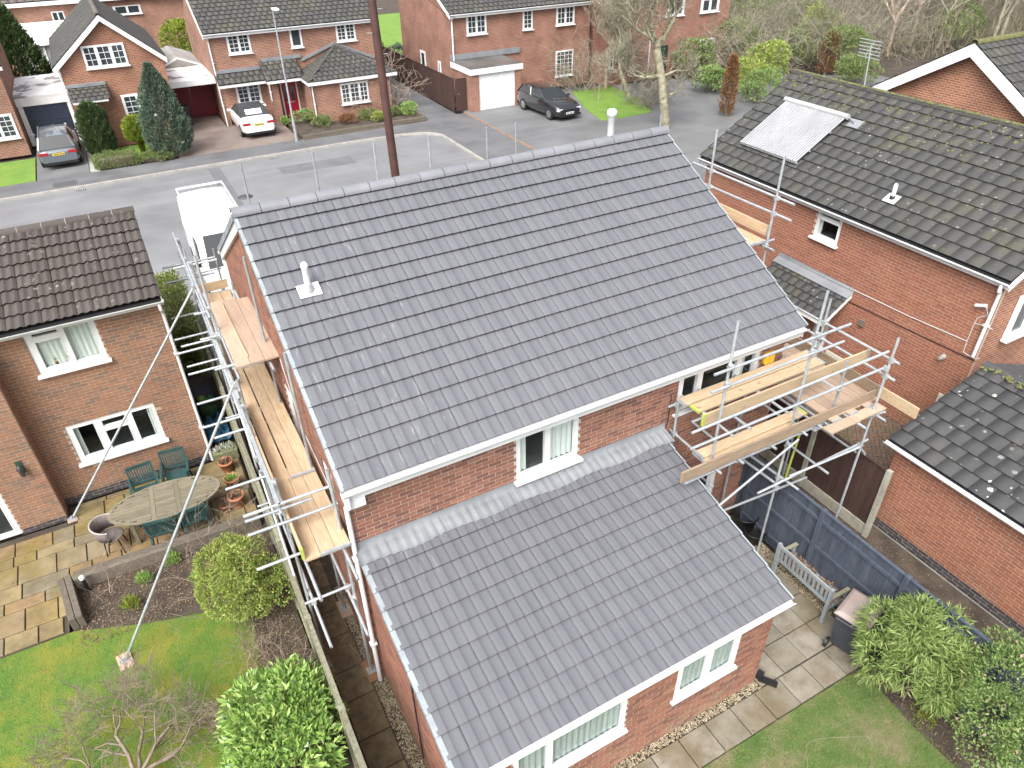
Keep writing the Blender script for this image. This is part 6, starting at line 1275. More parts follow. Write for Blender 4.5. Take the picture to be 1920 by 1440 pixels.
# ---- bare wood in the top right corner
wd_lab = ['grey bare tree in the wood beyond the ridge', 'slim pale trunked bare tree in the wood', 'bushy olive twigged tree at the wood edge']
pos = []
random.seed(3)
for i in range(64):
    u, v = random.uniform(1390, 1930), random.uniform(-120, 95); p = at(u, v+10, z=0)
    if (p.xy-Vector((0, 0))).length > 130 or (20 < p.x < 36 and p.y < 13): continue
    pos.append((p.x, p.y))
protos = []
for k, (m_, h_, r_, dp, kd, thin) in enumerate((('twig_grey', 9, .15, 5, (2, 3), .012), ('bark_pale', 10, .11, 4, (2, 3), .012), ('twig_grey', 7, .13, 5, (3, 3), .010), ('twig', 8, .14, 5, (2, 3), .012))): protos.append(bare_tree('woodland_tree', 'grey bare woodland tree seen as a tangle of branches beyond the mossy roof' if k != 1 else 'slim pale trunked tree in the bare wood beyond the mossy roof', (0, 0), h_, r_, m_, dp, kd, .42, .3 if k != 1 else .5, 'bare trees of the wood', thin=thin))
used = [False]*4
for i, (x_, y_) in enumerate(pos):
    k = i % 4; o = protos[k] if not used[k] else copy_tree(protos[k]); used[k] = True; o.location = (x_, y_, 0); o.rotation_euler = (0, 0, random.uniform(0, 6.28)); s_ = random.uniform(.8, 1.25); o.scale = (s_, s_, s_)
def floor_stuff():
    n = 26000; U = RNG.uniform(1250, 2000, n); Vv = RNG.uniform(-160, 120, n); P_ = []
    for u, v in zip(U, Vv):
        d = ray(u, v); t_ = -CAMP[2]/d[2]
        if t_ > 0: p = CAMP+d*t_; P_.append((p[0], p[1]))
    P_ = np.array(P_); P_ = P_[(np.hypot(P_[:, 0], P_[:, 1]) < 140) & ~((P_[:, 0] < 37) & (P_[:, 1] < 34))]; n = len(P_); z_ = RNG.random(n)**2*2.2
    D = RNG.normal(0, .35, (n, 3))+np.array((0, 0, .8)); return tag(leaves('undergrowth', np.column_stack([P_, z_]), D, RNG.uniform(.4, 1.3, n), .045, leaf_mat('lf_under', [(.13, .115, .075), (.19, .17, .11), (.12, .125, .06), (.23, .205, .145)], .9, .1), None), 'tangled brown undergrowth covering the wood floor', 'undergrowth', kind='stuff')
floor_stuff()

for k, (u, v, h_) in enumerate(((1395, 130, 3.2), (1450, 110, 3.6), (1505, 100, 3.4), (1560, 120, 3.0), (1620, 95, 3.6), (1690, 70, 3.8), (1330, 120, 2.6))):
    x_, y_ = at(u, v+8, z=0)[:2]; bramble('hazel_thicket', ['pale bare thicket behind the copper beech', 'grey bare thicket at the wood edge over the solar panel', 'bare hazel thicket between the shrubs beyond the ridge', 'bare thicket left of the television aerial', 'tall bare thicket right of the television aerial', 'bare thicket at the foot of the slim pale trunks', 'bare thicket beside the brick house corner'][k], (x_, y_), 1.6, h_, 0, M['twig_grey' if k % 2 else 'twig_pale'], depth=3, stems_=26, group='bare thickets along the wood edge')
# ================================================================== fences
M['fence_blue'] = wood('fence_blue', (.036, .046, .066), (.066, .08, .108), 0, .3, (6, 6, 1.0), .8); M['fence_brown'] = wood('fence_brown', (.035, .018, .014), (.06, .03, .024), 0, .35, (6, 6, 1.0), .8)
M['fence_weather'] = wood('fence_weather', (.13, .13, .085), (.25, .24, .17), .2, .4, (6, 6, 1.0), .9); M['post_concrete'] = noisy('post_concrete', (.22, .21, .17), (.36, .35, .29), 5, .9, .3, 60)
def fence(label, p0, p1, nose, h, m, postm=None, panels=None, bw=.11, rails=(.25, .9, 1.55), gravel=.0, cap=True, jit=.004, name='panel_fence', wm_=None):
    """posts and rails on the side `nose` (unit vector), boards behind"""
    p0, p1, nose = Vector((*p0, 0)), Vector((*p1, 0)), Vector((*nose, 0)); d = p1-p0; n = panels or max(1, round(d.length/1.78)); d_ = d/n; a = d.normalized(); up = Vector((0, 0, 1))
    o = thing(name, label, 'fence', tuple(p0))
    for i in range(n+1): q = p0+d_*i; MB().obox(q+up*(h+.03)/2, a*.05, nose*.05, up*(h+.03)/2).build('post', M[postm or m], o, bevel=.008)
    for i in range(n):
        q, e = p0+d_*i+a*.05, p0+d_*(i+1)-a*.05; L = (e-q).length
        if gravel: MB().obox((q+e)/2+up*gravel/2, a*L/2, nose*.02, up*gravel/2).build('gravel_board', M['post_concrete'], o)
        k = max(1, int(L/bw)); w_ = L/k
        for j in range(k):
            c = q+a*(w_*(j+.5))-nose*(.012+.006*(j % 2)); hh = h-.03+RNG.normal(0, jit)-gravel
            MB().obox(c+up*(gravel+hh/2), a*(w_/2+.004), nose*.007, up*hh/2).build('fence_board', M[wm_ or m], o)
        for r_ in rails: MB().obox((q+e)/2+nose*.018+up*r_, a*L/2, nose*.018, up*.035).build('rail', M[m], o)
        if cap: MB().obox((q+e)/2-nose*.008+up*(h-.012), a*L/2, nose*.03, up*.014).build('capping', M[m], o)
    return o
fence('blue grey painted panel fence behind the weathered garden bench', (8.14, 3.27), (8.14, -9.0), (-1, 0), 1.8, 'fence_blue', bw=.13, gravel=.0)
fence('dark brown panel fence between concrete posts before the block paved drive', (10.06, 5.2), (10.06, -1.87), (-1, 0), 1.8, 'fence_brown', 'post_concrete', 4, .12, (), .28)
fence('weathered green grey fence beside the side path', (-.80, 2.2), (-.80, -4.8), (-1, 0), 1.72, 'fence_weather', None, 4, .12, (.3, 1.4))
fence('blue grey fence between the scaffold and the terracotta pots', (-.80, 11.2), (-.80, 2.32), (-1, 0), 1.75, 'fence_weather', None, 5, .12, (.3, 1.4), wm_='fence_blue')
fence('long dark brown close boarded fence along the alley', (16.75, 49), (16.75, 32.75), (-1, 0), 1.85, 'fence_brown', None, 9, .15, (), 0)
gt_ = thing('garden_gate', 'dark brown boarded gate beside the white garage', 'gate', (17.1, 32.6, 0))
for i in range(6): MB().box(16.82+i*.115, 16.925+i*.115, 32.55, 32.58, .05, 1.85).build('gate_board', M['fence_brown'], gt_)
MB().tube((17.0, 32.53, 1.0), (17.0, 32.55, 1.0), .03).build('latch', M['galv'], gt_)
# ================================================================== garden furniture and things
M['sleeper'] = wood('sleeper', (.08, .066, .05), (.15, .128, .10), .2, .3, (3, 8, 8), .9)
def sleeper(label, a, b, w_=.24, h_=.30):
    a, b = Vector((*a, h_/2)), Vector((*b, h_/2)); o = thing('railway_sleeper', label, 'timber', tuple((a+b)/2), group='sleepers edging the left bed'); d = b-a; s_ = d.normalized().cross(Vector((0, 0, 1)))
    for k in (-1, 1): MB().obox((a+b)/2+s_*k*w_/4, d/2, s_*(w_/4-.004), Vector((0, 0, h_/2))).build('timber', M['sleeper'], o, bevel=.01)
sleeper('long grey timber sleeper between the patio and the flower bed', (-4.5, 4.86), (-2.7, 4.80)); sleeper('long grey timber sleeper nearest the fence at the patio edge', (-2.68, 4.80), (-.92, 4.74)); sleeper('short grey sleeper turning the bed corner towards the lawn', (-4.66, 4.92), (-4.5, 3.74))
gl = thing('bollard_light', 'small dark post light with a pale cap beside the corner sleeper', 'garden light', (-4.32, 4.62, 0)); MB().lathe((0, 0, 0), [(.035, 0), (.035, .36)], 12).build('post', M['black_plastic'], gl, True); MB().lathe((0, 0, .36), [(.05, 0), (.055, .05), (.03, .07)], 12).build('lamp_cap', M['upvc'], gl, True)
# oval slatted table
M['teak'] = wood('teak', (.115, .10, .068), (.20, .18, .125), 0, .3, (2, 14, 14), .9)
tb = thing('garden_table', 'weathered oval slatted wooden table on the sandstone patio', 'table', (-2.57, 5.68, 0), R(-2)); ta, tb_ = 1.12, .58
for s_ in (-1, 1):
    for i in range(12):
        y0_, y1_ = -tb_+i*2*tb_/12+.004, -tb_+(i+1)*2*tb_/12-.004; ym = max(abs(y0_), abs(y1_)); xe = ta*math.sqrt(max(.0, 1-(ym/tb_)**2))-.05
        if xe > .35: MB().box(min(s_*.30, s_*xe), max(s_*.30, s_*xe), y0_, y1_, .715, .74).build('slat', M['teak'], tb, True)
for x_ in (-.25, .25): MB().box(x_-.045, x_+.045, -tb_+.03, tb_-.03, .715, .742).build('cross_rail', M['teak'], tb, True)
for i in range(12): MB().box(-.2, .2, -tb_+i*2*tb_/12+.004, -tb_+(i+1)*2*tb_/12-.004, .715, .74).build('slat', M['teak'], tb, True)
rim = MB(); N_ = 64; vs = []
for i in range(N_):
    th = 6.2832*i/N_; cx_, cy_ = math.cos(th), math.sin(th)
    for k_, z_ in ((1, .712), (1, .745), (.93, .745), (.93, .712)): vs.append((cx_*ta*k_, cy_*tb_*k_, z_))
rim.add(vs, [(4*i+k, 4*((i+1) % N_)+k, 4*((i+1) % N_)+(k+1) % 4, 4*i+(k+1) % 4) for i in range(N_) for k in range(4)]).build('rim', M['teak'], tb, True)
for x_ in (-.72, .72):
    for y_ in (-.26, .26): MB().box(x_-.035, x_+.035, y_-.035, y_+.035, 0, .715).build('leg', M['teak'], tb, True)
MB().box(-.75, .75, -.3, -.27, .62, .712).box(-.75, .75, .27, .3, .62, .712).build('apron', M['teak'], tb, True)
M['resin_green'] = noisy('resin_green', (.018, .05, .05), (.028, .07, .068), 4, .45, 0)
def chair(label, x_, y_, rz):
    o = thing('garden_chair', label, 'chair', (x_, y_, 0), rz, 'green garden chairs'); m = M['resin_green']
    MB().box(-.23, .23, -.22, .22, .40, .43).build('seat', m, o, True, bevel=.01)
    bk = MB().bar((-.235, .23, .42), (-.25, .34, .92), .04, .03).bar((.235, .23, .42), (.25, .34, .92), .04, .03).bar((-.26, .34, .90), (.26, .34, .90), .03, .075).bar((-.235, .245, .50), (.235, .245, .50), .03, .05).build('backrest', m, o, True)
    for i in range(9): xx = -.19+i*.0475; MB().bar((xx, .245, .5), (xx*1.06, .335, .88), .026, .012).build('back_slat', m, bk, True)
    for s_ in (-1, 1):
        MB().bar((s_*.27, .30, .66), (s_*.28, -.22, .64), .05, .03).build('armrest', m, o, True)
        MB().bar((s_*.25, -.2, .64), (s_*.28, -.25, 0), .045, .04).build('leg', m, o, True); MB().bar((s_*.23, .22, .42), (s_*.27, .32, 0), .045, .04).build('leg', m, o, True)
chair('green slatted plastic chair against the house wall nearest the lantern side', -2.92, 6.55, R(3)); chair('green slatted plastic chair against the house wall near the downpipe', -2.27, 6.75, R(-6))
chair('green slatted plastic chair on the lawn side of the table opposite the window', -2.74, 5.22, R(172)); chair('green slatted plastic chair on the lawn side of the table nearest the pots', -2.14, 5.24, R(184))
M['wicker'] = noisy('wicker', (.11, .09, .085), (.2, .17, .16), 30, .85, .5, 80)
o = thing('wicker_chair', 'brown grey curved wicker chair at the end of the oval table', 'chair', (-3.72, 5.52, 0), R(80))
MB().lathe((0, 0, .40), [(.02, 0), (.22, 0), (.24, .02), (.22, .04), (.02, .05)], 20).build('seat', M['wicker'], o, True)
vs = []; K = 18
for i in range(K+1):
    th = math.pi*(i/K)*1.1-.157
    for r_, z_ in ((.25, .44), (.285, .60), (.30, .74+.06*math.sin(th))): vs.append((r_*math.cos(th), r_*math.sin(th), z_))
bk = MB().add(vs, [(3*i+k, 3*i+3+k, 3*i+4+k, 3*i+1+k) for i in range(K) for k in range(2)], True).build('backrest', M['wicker'], o, True); sf = bk.modifiers.new('thick', 'SOLIDIFY'); sf.thickness = .02
MB().path([vs[3*i+2] for i in range(K+1)], .018, 6).build('rim', noisy('rim_pale', (.3, .26, .24), (.38, .34, .31), 10, .8), bk, True)
for a in (.8, 2.3, 3.9, 5.5): MB().tube((.18*math.cos(a), .18*math.sin(a), .41), (.24*math.cos(a), .24*math.sin(a), 0), .013).build('leg', M['black_plastic'], o, True)
M['terracotta'] = noisy('terracotta', (.34, .13, .065), (.44, .19, .10), 6, .85, .1)
for i, (x_, y_, s_, lb, lf_) in enumerate(((-1.22, 6.86, 1.0, 'terracotta pot of dead stems furthest from the sleepers', 'lf_litter'), (-1.2, 6.2, 1.0, 'terracotta pot planted with green rosettes', 'lf_laurel'), (-1.24, 5.55, 1.05, 'terracotta pot with trailing dry stems nearest the sleepers', 'lf_litter'), (-1.5, 5.5, .7, 'small terracotta pot tucked beside a larger one', 'lf_litter'))):
    o = thing('plant_pot', lb, 'plant pot', (x_, y_, 0), group='terracotta pots by the fence'); MB().lathe((0, 0, 0), [(.11*s_, 0), (.155*s_, .27*s_), (.175*s_, .27*s_), (.175*s_, .33*s_), (.15*s_, .33*s_), (.145*s_, .28*s_), (.01, .28*s_)], 24).build('pot', M['terracotta'], o, True)
    n = 90; a = RNG.uniform(0, 6.28, n); r_ = RNG.random(n)*.12*s_; leaves('plant', np.stack([x_+np.cos(a)*r_, y_+np.sin(a)*r_, np.full(n, .28*s_)], 1), np.stack([np.cos(a)*.5, np.sin(a)*.5, np.ones(n)], 1)+RNG.normal(0, .3, (n, 3)), .12, .03, M[lf_], o)
# bench with its back to the house
M['bench_wood'] = wood('bench_wood', (.17, .195, .205), (.26, .285, .295), 0, .2, (9, 2, 9), .85)
bn = thing('garden_bench', 'weathered grey slatted bench facing the blue fence with leaves on its seat', 'bench', (7.82, -2.3, 0)); m = M['bench_wood']; L2 = .62
MB().bar((-.22, -L2, .86), (-.22, L2, .86), .035, .075).build('top_rail', m, bn, True); MB().bar((-.19, -L2, .50), (-.19, L2, .50), .035, .06).build('back_rail', m, bn, True)
for i in range(12): y_ = -L2+.09+i*(2*L2-.18)/11; MB().bar((-.195, y_, .52), (-.22, y_, .84), .05, .014, (1, 0, 0)).build('back_slat', m, bn, True)
for i in range(5): x_ = -.15+i*.085; MB().box(x_, x_+.07, -L2, L2, .40, .42).build('seat_slat', m, bn, True)
for s_ in (-1, 1):
    MB().bar((-.20, s_*L2, 0), (-.22, s_*L2, .92), .065, .07).build('leg', m, bn, True); MB().bar((.24, s_*L2, 0), (.24, s_*L2, .62), .06, .06).build('leg', m, bn, True); MB().bar((-.22, s_*L2, .64), (.30, s_*L2, .64), .075, .03).build('armrest', M['fence_weather'], bn, True); MB().bar((-.2, s_*L2, .36), (.24, s_*L2, .36), .04, .07).build('seat_rail', m, bn, True)
n = 420; P_ = np.stack([RNG.uniform(7.7, 8.05, n), RNG.uniform(-2.9, -1.72, n), .425+RNG.random(n)*.07], 1); tag(leaves('leaf_pile', P_, RNG.normal(0, 1, (n, 3))*np.array((1, 1, .4)), .09, .05, M['lf_litter'], None), 'brown dead leaves heaped on the bench seat', 'leaves', kind='stuff')
# wheelie bins
def wheelie(label, x_, y_, rz, body, lid):
    o = thing('wheelie_bin', label, 'bin', (x_, y_, 0), rz); b = MB(); lo, hi = [(-.20, -.26), (.20, -.26), (.20, .20), (-.20, .20)], [(-.275, -.34), (.275, -.34), (.275, .33), (-.275, .33)]
    vs = [(x, y, .06) for x, y in lo]+[(x, y, .96) for x, y in hi]; bo = b.add(vs, [(0, 3, 2, 1), (4, 5, 6, 7)]+[(i, (i+1) % 4, 4+(i+1) % 4, 4+i) for i in range(4)]).build('body', body, o, True, bevel=.02)
    MB().box(-.29, .29, -.36, .35, .93, .965).build('rim', body, o, True, bevel=.01)
    ld = MB(); vs = [(x, y, z) for z, k in ((.967, 1), (1.0, 1), (1.035, .8)) for x, y in ((-.29*k, -.37*k), (.29*k, -.37*k), (.29*k, .36*k), (-.29*k, .36*k))]; ld.add(vs, [(0, 3, 2, 1), (8, 9, 10, 11)]+[(4*q+i, 4*q+(i+1) % 4, 4*q+4+(i+1) % 4, 4*q+4+i) for q in range(2) for i in range(4)]).build('lid', lid, o, True, bevel=.008)
    MB().tube((-.22, .40, .95), (.22, .40, .95), .018).build('handle', body, o, True)
    for s_ in (-1, 1): w_ = MB().tube((s_*.23, .26, .10), (s_*.28, .26, .10), .10, 18).build('wheel', M['black_plastic'], o, True)
    return o
M['bin_grey'] = noisy('bin_grey', (.028, .034, .045), (.04, .047, .06), 5, .45, 0); M['bin_lid'] = noisy('bin_lid', (.26, .20, .18), (.34, .28, .26), 3, .4, 0)
wheelie('charcoal wheelie bin with a dusty pink brown lid beside the bamboo', 7.60, -3.48, R(105), M['bin_grey'], M['bin_lid']); wheelie('grey wheelie bin standing before the dark red gates', *at(352, 234, z=0)[:2], R(180), M['bin_grey'], M['bin_grey'])
for i, (u, v, r_, h_, lb) in enumerate(((1392, 990, .26, .45, 'black plastic tub below the rear scaffold'), (1412, 1012, .22, .3, 'smaller black tub in front of another near the bench'))): x_, y_ = at(u, v, z=0)[:2]; o = thing('plastic_tub', lb, 'tub', (x_, y_, 0), group='black tubs by the blue fence'); MB().lathe((0, 0, 0), [(r_*.8, 0), (r_, h_), (r_+.02, h_), (r_+.02, h_-.02), (r_-.01, h_-.03), (r_*.8, .05)], 24).build('tub', M['black_plastic'], o, True)
dg = thing('gully_shoe', 'black plastic drain shoe at the extension corner', 'drain', (5.75, -3.22, 0), R(20)); MB().bar((0, 0, .05), (.05, -.3, .09), .09, .07).build('shoe', M['black_plastic'], dg, True); MB().box(-.06, .06, -.05, .05, .08, .2).build('socket', M['black_plastic'], dg, True)
tag(MB().path([Vector((x_, y_, .015)) for x_, y_ in [(5.75+.75*math.cos(a*.22)+.1*math.sin(a*.7), -5.0+.5*math.sin(a*.22)+.07*math.cos(a*.9)) for a in range(22)]], .003, 4).build('garden_string', noisy('string', (.25, .24, .18), (.33, .31, .25), 5)), 'thin pale string lying loosely on the short rear lawn', 'string')
# things in the passage beside the left house
o = thing('storage_crate', 'dark crate in the passage below the projecting scaffold tubes', 'crate', (-1.2, 9.9, 0)); MB().box(-.22, .22, -.3, .3, 0, .42).build('body', M['black_plastic'], o, True, bevel=.02)
for i in range(6): MB().box(-.225, .225, -.28+i*.1, -.22+i*.1, .05, .43).build('rib', M['bin_grey'], o, True)
for i, (x_, y_, z_, c, lb) in enumerate(((-1.28, 9.3, .55, (.16, .30, .05), 'lime green ball on the clutter in the passage'), (-1.08, 9.25, .52, (.03, .14, .09), 'dark green ball beside the lime one'))): o = tag(MB().lathe((0, 0, 0), [(.11*math.sin(math.pi*k/10)+.001, -.11*math.cos(math.pi*k/10)) for k in range(11)], 18).build('play_ball', plain('ball%d' % i, c, .4)), lb, 'ball', 'balls in the passage'); o.location = (x_, y_, z_)
o = thing('garden_sack', 'full green garden sack under the balls in the passage', 'sack', (-1.18, 9.25, 0)); MB().lathe((0, 0, 0), [(.2, 0), (.24, .15), (.23, .33), (.15, .42), (.02, .41)], 16).build('sack', noisy('sack_green', (.03, .07, .035), (.05, .10, .05), 6, .8, .6, 20), o, True)
tv, tf = [], []; nx, ny = 15, 22
for i in range(nx):
    for j in range(ny): tv.append((-1.42+.5*i/(nx-1)+RNG.normal(0, .01), 7.75+1.0*j/(ny-1)+RNG.normal(0, .012), .30+.14*math.sin(i*.9+j*.35)*math.sin(j*.55)+RNG.normal(0, .035)))
for i in range(nx-1):
    for j in range(ny-1): tf.append((i*ny+j, (i+1)*ny+j, (i+1)*ny+j+1, i*ny+j+1))
o = MB().add(tv, tf).build('tarpaulin', noisy('tarp_blue', (.035, .13, .22), (.06, .19, .30), 5, .5, .3)); tag(o, 'crumpled blue tarpaulin in the passage beside the house', 'tarpaulin'); s_ = o.modifiers.new('thick', 'SOLIDIFY'); s_.thickness = .01
o = thing('log_planter', 'mossy low timber planter with white flowers at the passage end', 'planter', (-1.15, 7.35, 0)); MB().box(-.28, .28, -.14, .14, 0, .3).build('trough', noisy('mossy_wood', (.10, .12, .05), (.2, .2, .11), 9, .9, .5), o, True, bevel=.02); n = 120; tag(leaves('flowers', np.stack([RNG.uniform(-1.35, -.95, n), RNG.uniform(7.25, 7.48, n), np.full(n, .3)], 1), RNG.normal(0, .5, (n, 3))+np.array((0, 0, .8)), .12, .03, leaf_mat('lf_white', [(.6, .6, .55), (.5, .52, .45), (.3, .34, .22)], .6), o), kind='stuff')
# ================================================================== street furniture
lp = thing('street_lamp', 'slim galvanised street lamp in front of the red door', 'street lamp', (7.11, 31.88, 0)); tp = at(517, 18, y=31.8)
MB().tube((7.11, 31.88, 0), (7.11, 31.88, 1.1), .08, 12).build('base', M['galv_dark'], lp); MB().tube((7.11, 31.88, 1.1), (7.11, 31.86, tp.z), .055, 12, .035).build('column', M['galv'], lp); MB().tube((7.11, 31.86, tp.z), (7.11, 31.4, tp.z+.08), .03, 8).build('arm', M['galv'], lp); MB().obox((7.11, 31.25, tp.z+.09), (.13, 0, 0), (0, .3, 0), (0, 0, .05)).build('lantern', M['upvc'], lp, bevel=.03)
tpole = thing('telegraph_pole', 'tall dark brown leaning telegraph pole behind the new ridge', 'pole', (0, 0, 0)); a, b = at(741, 325, y=14.6), at(697, 0, y=14.6); d = (b-a).normalized(); g0 = a-d*(a.z/d.z); tpole.location = g0; M['pole'] = noisy('pole', (.055, .024, .02), (.085, .04, .034), 3, .7, .3, 20)
MB().tube(g0-d*.2, g0+d*12.5, .15, 14, .11).build('pole', M['pole'], tpole)
for k in range(8): q = g0+d*(6.5+k*.6); MB().tube(q, q+Vector(((.28 if k % 2 else -.28), 0, .0)), .012, 6).build('step', M['galv'], tpole)
ar = thing('tv_aerial', 'television aerial on a thin mast above the mossy ridge', 'aerial', tuple(at(1618, 168, x=RRX))); bp_ = at(1619, 170, x=RRX); tp_ = at(1634, 84, x=RRX); MB().tube(bp_, tp_, .018, 8).build('mast', M['galv_dark'], ar); bm0, bm1 = at(1622, 106, x=RRX), at(1640, 77, x=RRX)
MB().tube(bm0, bm1, .012, 6).build('boom', M['galv'], ar)
for k in range(6):
    c = at(1628+k*1.0, 108-k*6.5, x=RRX); MB().tube(c+Vector((0, .34, .0)), c-Vector((0, .34, 0)), .012, 6).build('element', M['galv'], ar)
def chain(pts, sag, n=10):
    p, q = pts; return [p+(q-p)*(i/n)-Vector((0, 0, sag*4*(i/n)*(1-i/n))) for i in range(n+1)]
tag(MB().path(chain((g0+d*10.5, Vector((18.2, 34.5, 4.6))), .5), .012, 5).build('telephone_wire', M['black_plastic']), 'sagging telephone wire from the leaning pole to the white garage house', 'wire')
# timber edged bed, manhole cover
bd = thing('timber_edging', 'low two course timber edging round the front bed beside the alley', 'edging', (11, 31.8, 0))
for i in range(2): MB().box(7.45, 14.55, 31.78-.0, 31.90, .02+i*.13, .14+i*.13).build('timber', M['sleeper'], bd)
MB().box(14.45, 14.6, 31.91, 33.6, .02, .27).build('timber', M['sleeper'], bd)
mhc = at(122, 345, z=.02); tag(MB().box(mhc.x-.5, mhc.x+.5, mhc.y-.35, mhc.y+.35, .0, .026).build('inspection_cover', noisy('iron', (.06, .06, .062), (.1, .1, .1), 12, .6, .5, 60)), 'dark inspection cover in the far pavement before the lawn', 'manhole cover')
# ================================================================== vehicles
M['tyre'] = plain('tyre', (.012, .012, .013), .8); M['alloy'] = plain('alloy', (.35, .36, .37), .3, .8); M['lamp_red'] = plain('lamp_red', (.30, .01, .015), .2); M['lamp_clear'] = plain('lamp_clear', (.6, .62, .65), .1); M['car_glass'] = plain('car_glass', (.015, .018, .02), .05, 0, .9); M['plate_y'] = plain('plate_y', (.65, .48, .05), .5); M['plate_w'] = plain('plate_w', (.75, .75, .75), .5)
def loft(mb, secs, smooth=True, close=True):
    n = len(secs[0]); vs = [p for s_ in secs for p in s_]; mb.add(vs, [(k*n+i, k*n+i+1, (k+1)*n+i+1, (k+1)*n+i) for k in range(len(secs)-1) for i in range(n-1)], smooth)
    mb.add(vs, [tuple(range(n)), tuple(range(len(vs)-1, len(vs)-n-1, -1))]); return mb
def car(name, label, cat, loc, rz, L, W_, H_, body, roofm, prof, belt, cab, hood_z=.95, rear_plate='plate_y', soft=False, rails=False):
    """local: +Y front. prof: [(t, ztop, halfwidth factor)] of the lower body, cab: [(t_base, z)...] rear base, rear top, front top, front base"""
    o = thing(name, label, cat, loc, rz); hw = W_/2; y = lambda t: -L/2+t*L; secs = []
    for t, zt, k in prof:
        w_ = hw*k; zb = .20 if .06 < t < .94 else .30
        half = [(w_*.82, zb), (w_*.97, zb+.10), (w_, zb+.22), (w_, (zb+zt)/2+.05), (w_*.975, zt-.08), (w_*.92, zt-.015), (w_*.6, zt+.012)]
        secs.append([(-x, y(t), z) for x, z in half[::1]]+[(0, y(t), zt+.02)]+[(x, y(t), z) for x, z in half[::-1]])
    b = loft(MB(), secs).build('body', body, o, True)
    t0, t1, t2, t3 = cab; zb, zr = belt, H_
    def ring(ts): return None
    wB, wT = hw*.93, hw*.70
    A = [(-wB*.93, y(t0), zb), (wB*.93, y(t0), zb), (wB*.93, y(t3), zb), (-wB*.93, y(t3), zb)]; T = [(-wT, y(t1), zr-.05), (wT, y(t1), zr-.05), (wT, y(t2), zr-.04), (-wT, y(t2), zr-.04)]
    MB().add(A+T, [(0, 1, 5, 4), (1, 2, 6, 5), (2, 3, 7, 6), (3, 0, 4, 7), (4, 5, 6, 7)]).build('windows', M['car_glass'] if not soft else roofm, o, True)
    # roof skin and pillars
    rs = []
    for k in range(9):
        f = k/8; yy = y(t1)+(y(t2)-y(t1))*f; ww = wT*(.96 if k in (0, 8) else 1.02); zz_ = zr-.05+.05*math.sin(math.pi*min(max(f, .04), .96))**.6; rs.append([(-ww, yy, zr-.055), (-ww*.9, yy, zz_), (0, yy, zz_+.015), (ww*.9, yy, zz_), (ww, yy, zr-.055)])
    rf_ = loft(MB(), rs).build('roof', roofm, o, True)
    for s_ in (0, 1, 2, 3): MB().bar(A[s_], T[s_], .07, .05).build('pillar', body if not soft else roofm, o, True)
    for s_ in (-1, 1): MB().bar((s_*wB*.94, y(t0+(t3-t0)*.47), zb), (s_*wT*1.01, y((t1+t2)/2), zr-.05), .06, .03).build('pillar', body if not soft else roofm, o, True)
    if soft: MB().obox((0, (y(t0)+y(t1))/2-.01, (zb+zr)/2+.0), (.42, 0, 0), ((0, (y(t1)-y(t0))*.22, (zr-zb)*.22)), Vector((0, -(zr-zb), (y(t1)-y(t0)))).normalized()*.012).build('rear_window', M['plate_w'], o, True)
    if rails:
        for s_ in (-1, 1): MB().bar((s_*wT*.96, y(t1)+.1, zr+.03), (s_*wT*.96, y(t2)-.1, zr+.03), .03, .03).build('roof_rail', M['alloy'], o, True)
    for t_ in (.19, .81):
        for s_ in (-1, 1):
            w_ = MB().tube((s_*(hw-.20), y(t_), .32), (s_*(hw+.012), y(t_), .32), .32, 24).build('wheel', M['tyre'], o, True); MB().tube((s_*(hw+.0), y(t_), .32), (s_*(hw+.02), y(t_), .32), .21, 10).build('rim', M['alloy'], w_, True)
    zt0, zt1 = prof[1][1], prof[-2][1]
    for s_ in (-1, 1):
        MB().obox((s_*hw*.70, -L/2+.05, zt0-.16), (.20, 0, 0), (0, .06, 0), (0, 0, .065)).build('tail_light', M['lamp_red'], o, True, bevel=.02); MB().obox((s_*hw*.68, L/2-.10, zt1-.13), (.19, 0, 0), (s_*-.02, .07, 0), (0, 0, .055)).build('headlight', M['lamp_clear'], o, True, bevel=.02)
        MB().obox((s_*(hw+.09), y(t3)-.25, belt+.04), (.09, 0, 0), (0, .05, 0), (0, 0, .06)).build('door_mirror', body, o, True, bevel=.02)
    for e, pm, nm in ((-1, rear_plate, 'rear_plate'), (1, 'plate_w', 'front_plate')):
        pz = zt0-.22 if e < 0 else .42; q = MB().box(-.26, .26, min(e*(L/2+.012), e*(L/2-.06)), max(e*(L/2+.012), e*(L/2-.06)), pz-.055, pz+.055).build(nm, M[pm], o, True)
        ch = MB()
        for k in range(7): xx = -.20+k*.062+(.02 if k > 3 else 0); ch.box(xx, xx+.035, min(e*(L/2+.013), e*(L/2+.016)), max(e*(L/2+.013), e*(L/2+.016)), pz-.035, pz+.035)
        tag(ch.build('plate_characters', M['black_plastic'], q, True), kind='stuff')
        MB().box(-hw*.85, hw*.85, min(e*(L/2-.02), e*(L/2+.03)), max(e*(L/2-.02), e*(L/2+.03)), .24, .36).build('bumper_insert', M['black_plastic'], o, True)
    MB().box(-.40, .40, L/2-.03, L/2+.012, .50, .62).build('grille', M['black_plastic'], o, True)
    return o
P_hatch = [(0, .78, .84), (.025, .93, .93), (.10, .98, .98), (.3, .98, 1), (.62, .97, 1), (.75, .95, .99), (.90, .86, .95), (.975, .74, .88), (1, .60, .78)]
paint = lambda n, c, r=.3: plain(n, c, r, 0, .5, 1.0)
car('parked_car', 'dark grey estate car with roof rails parked before the navy garage door', 'car', (-3.93, 35.6, .02), R(0), 4.4, 1.78, 1.5, paint('paint_grey', (.10, .115, .135)), paint('paint_grey_r', (.10, .115, .135)), P_hatch, .96, (.02, .10, .58, .76), rails=True)
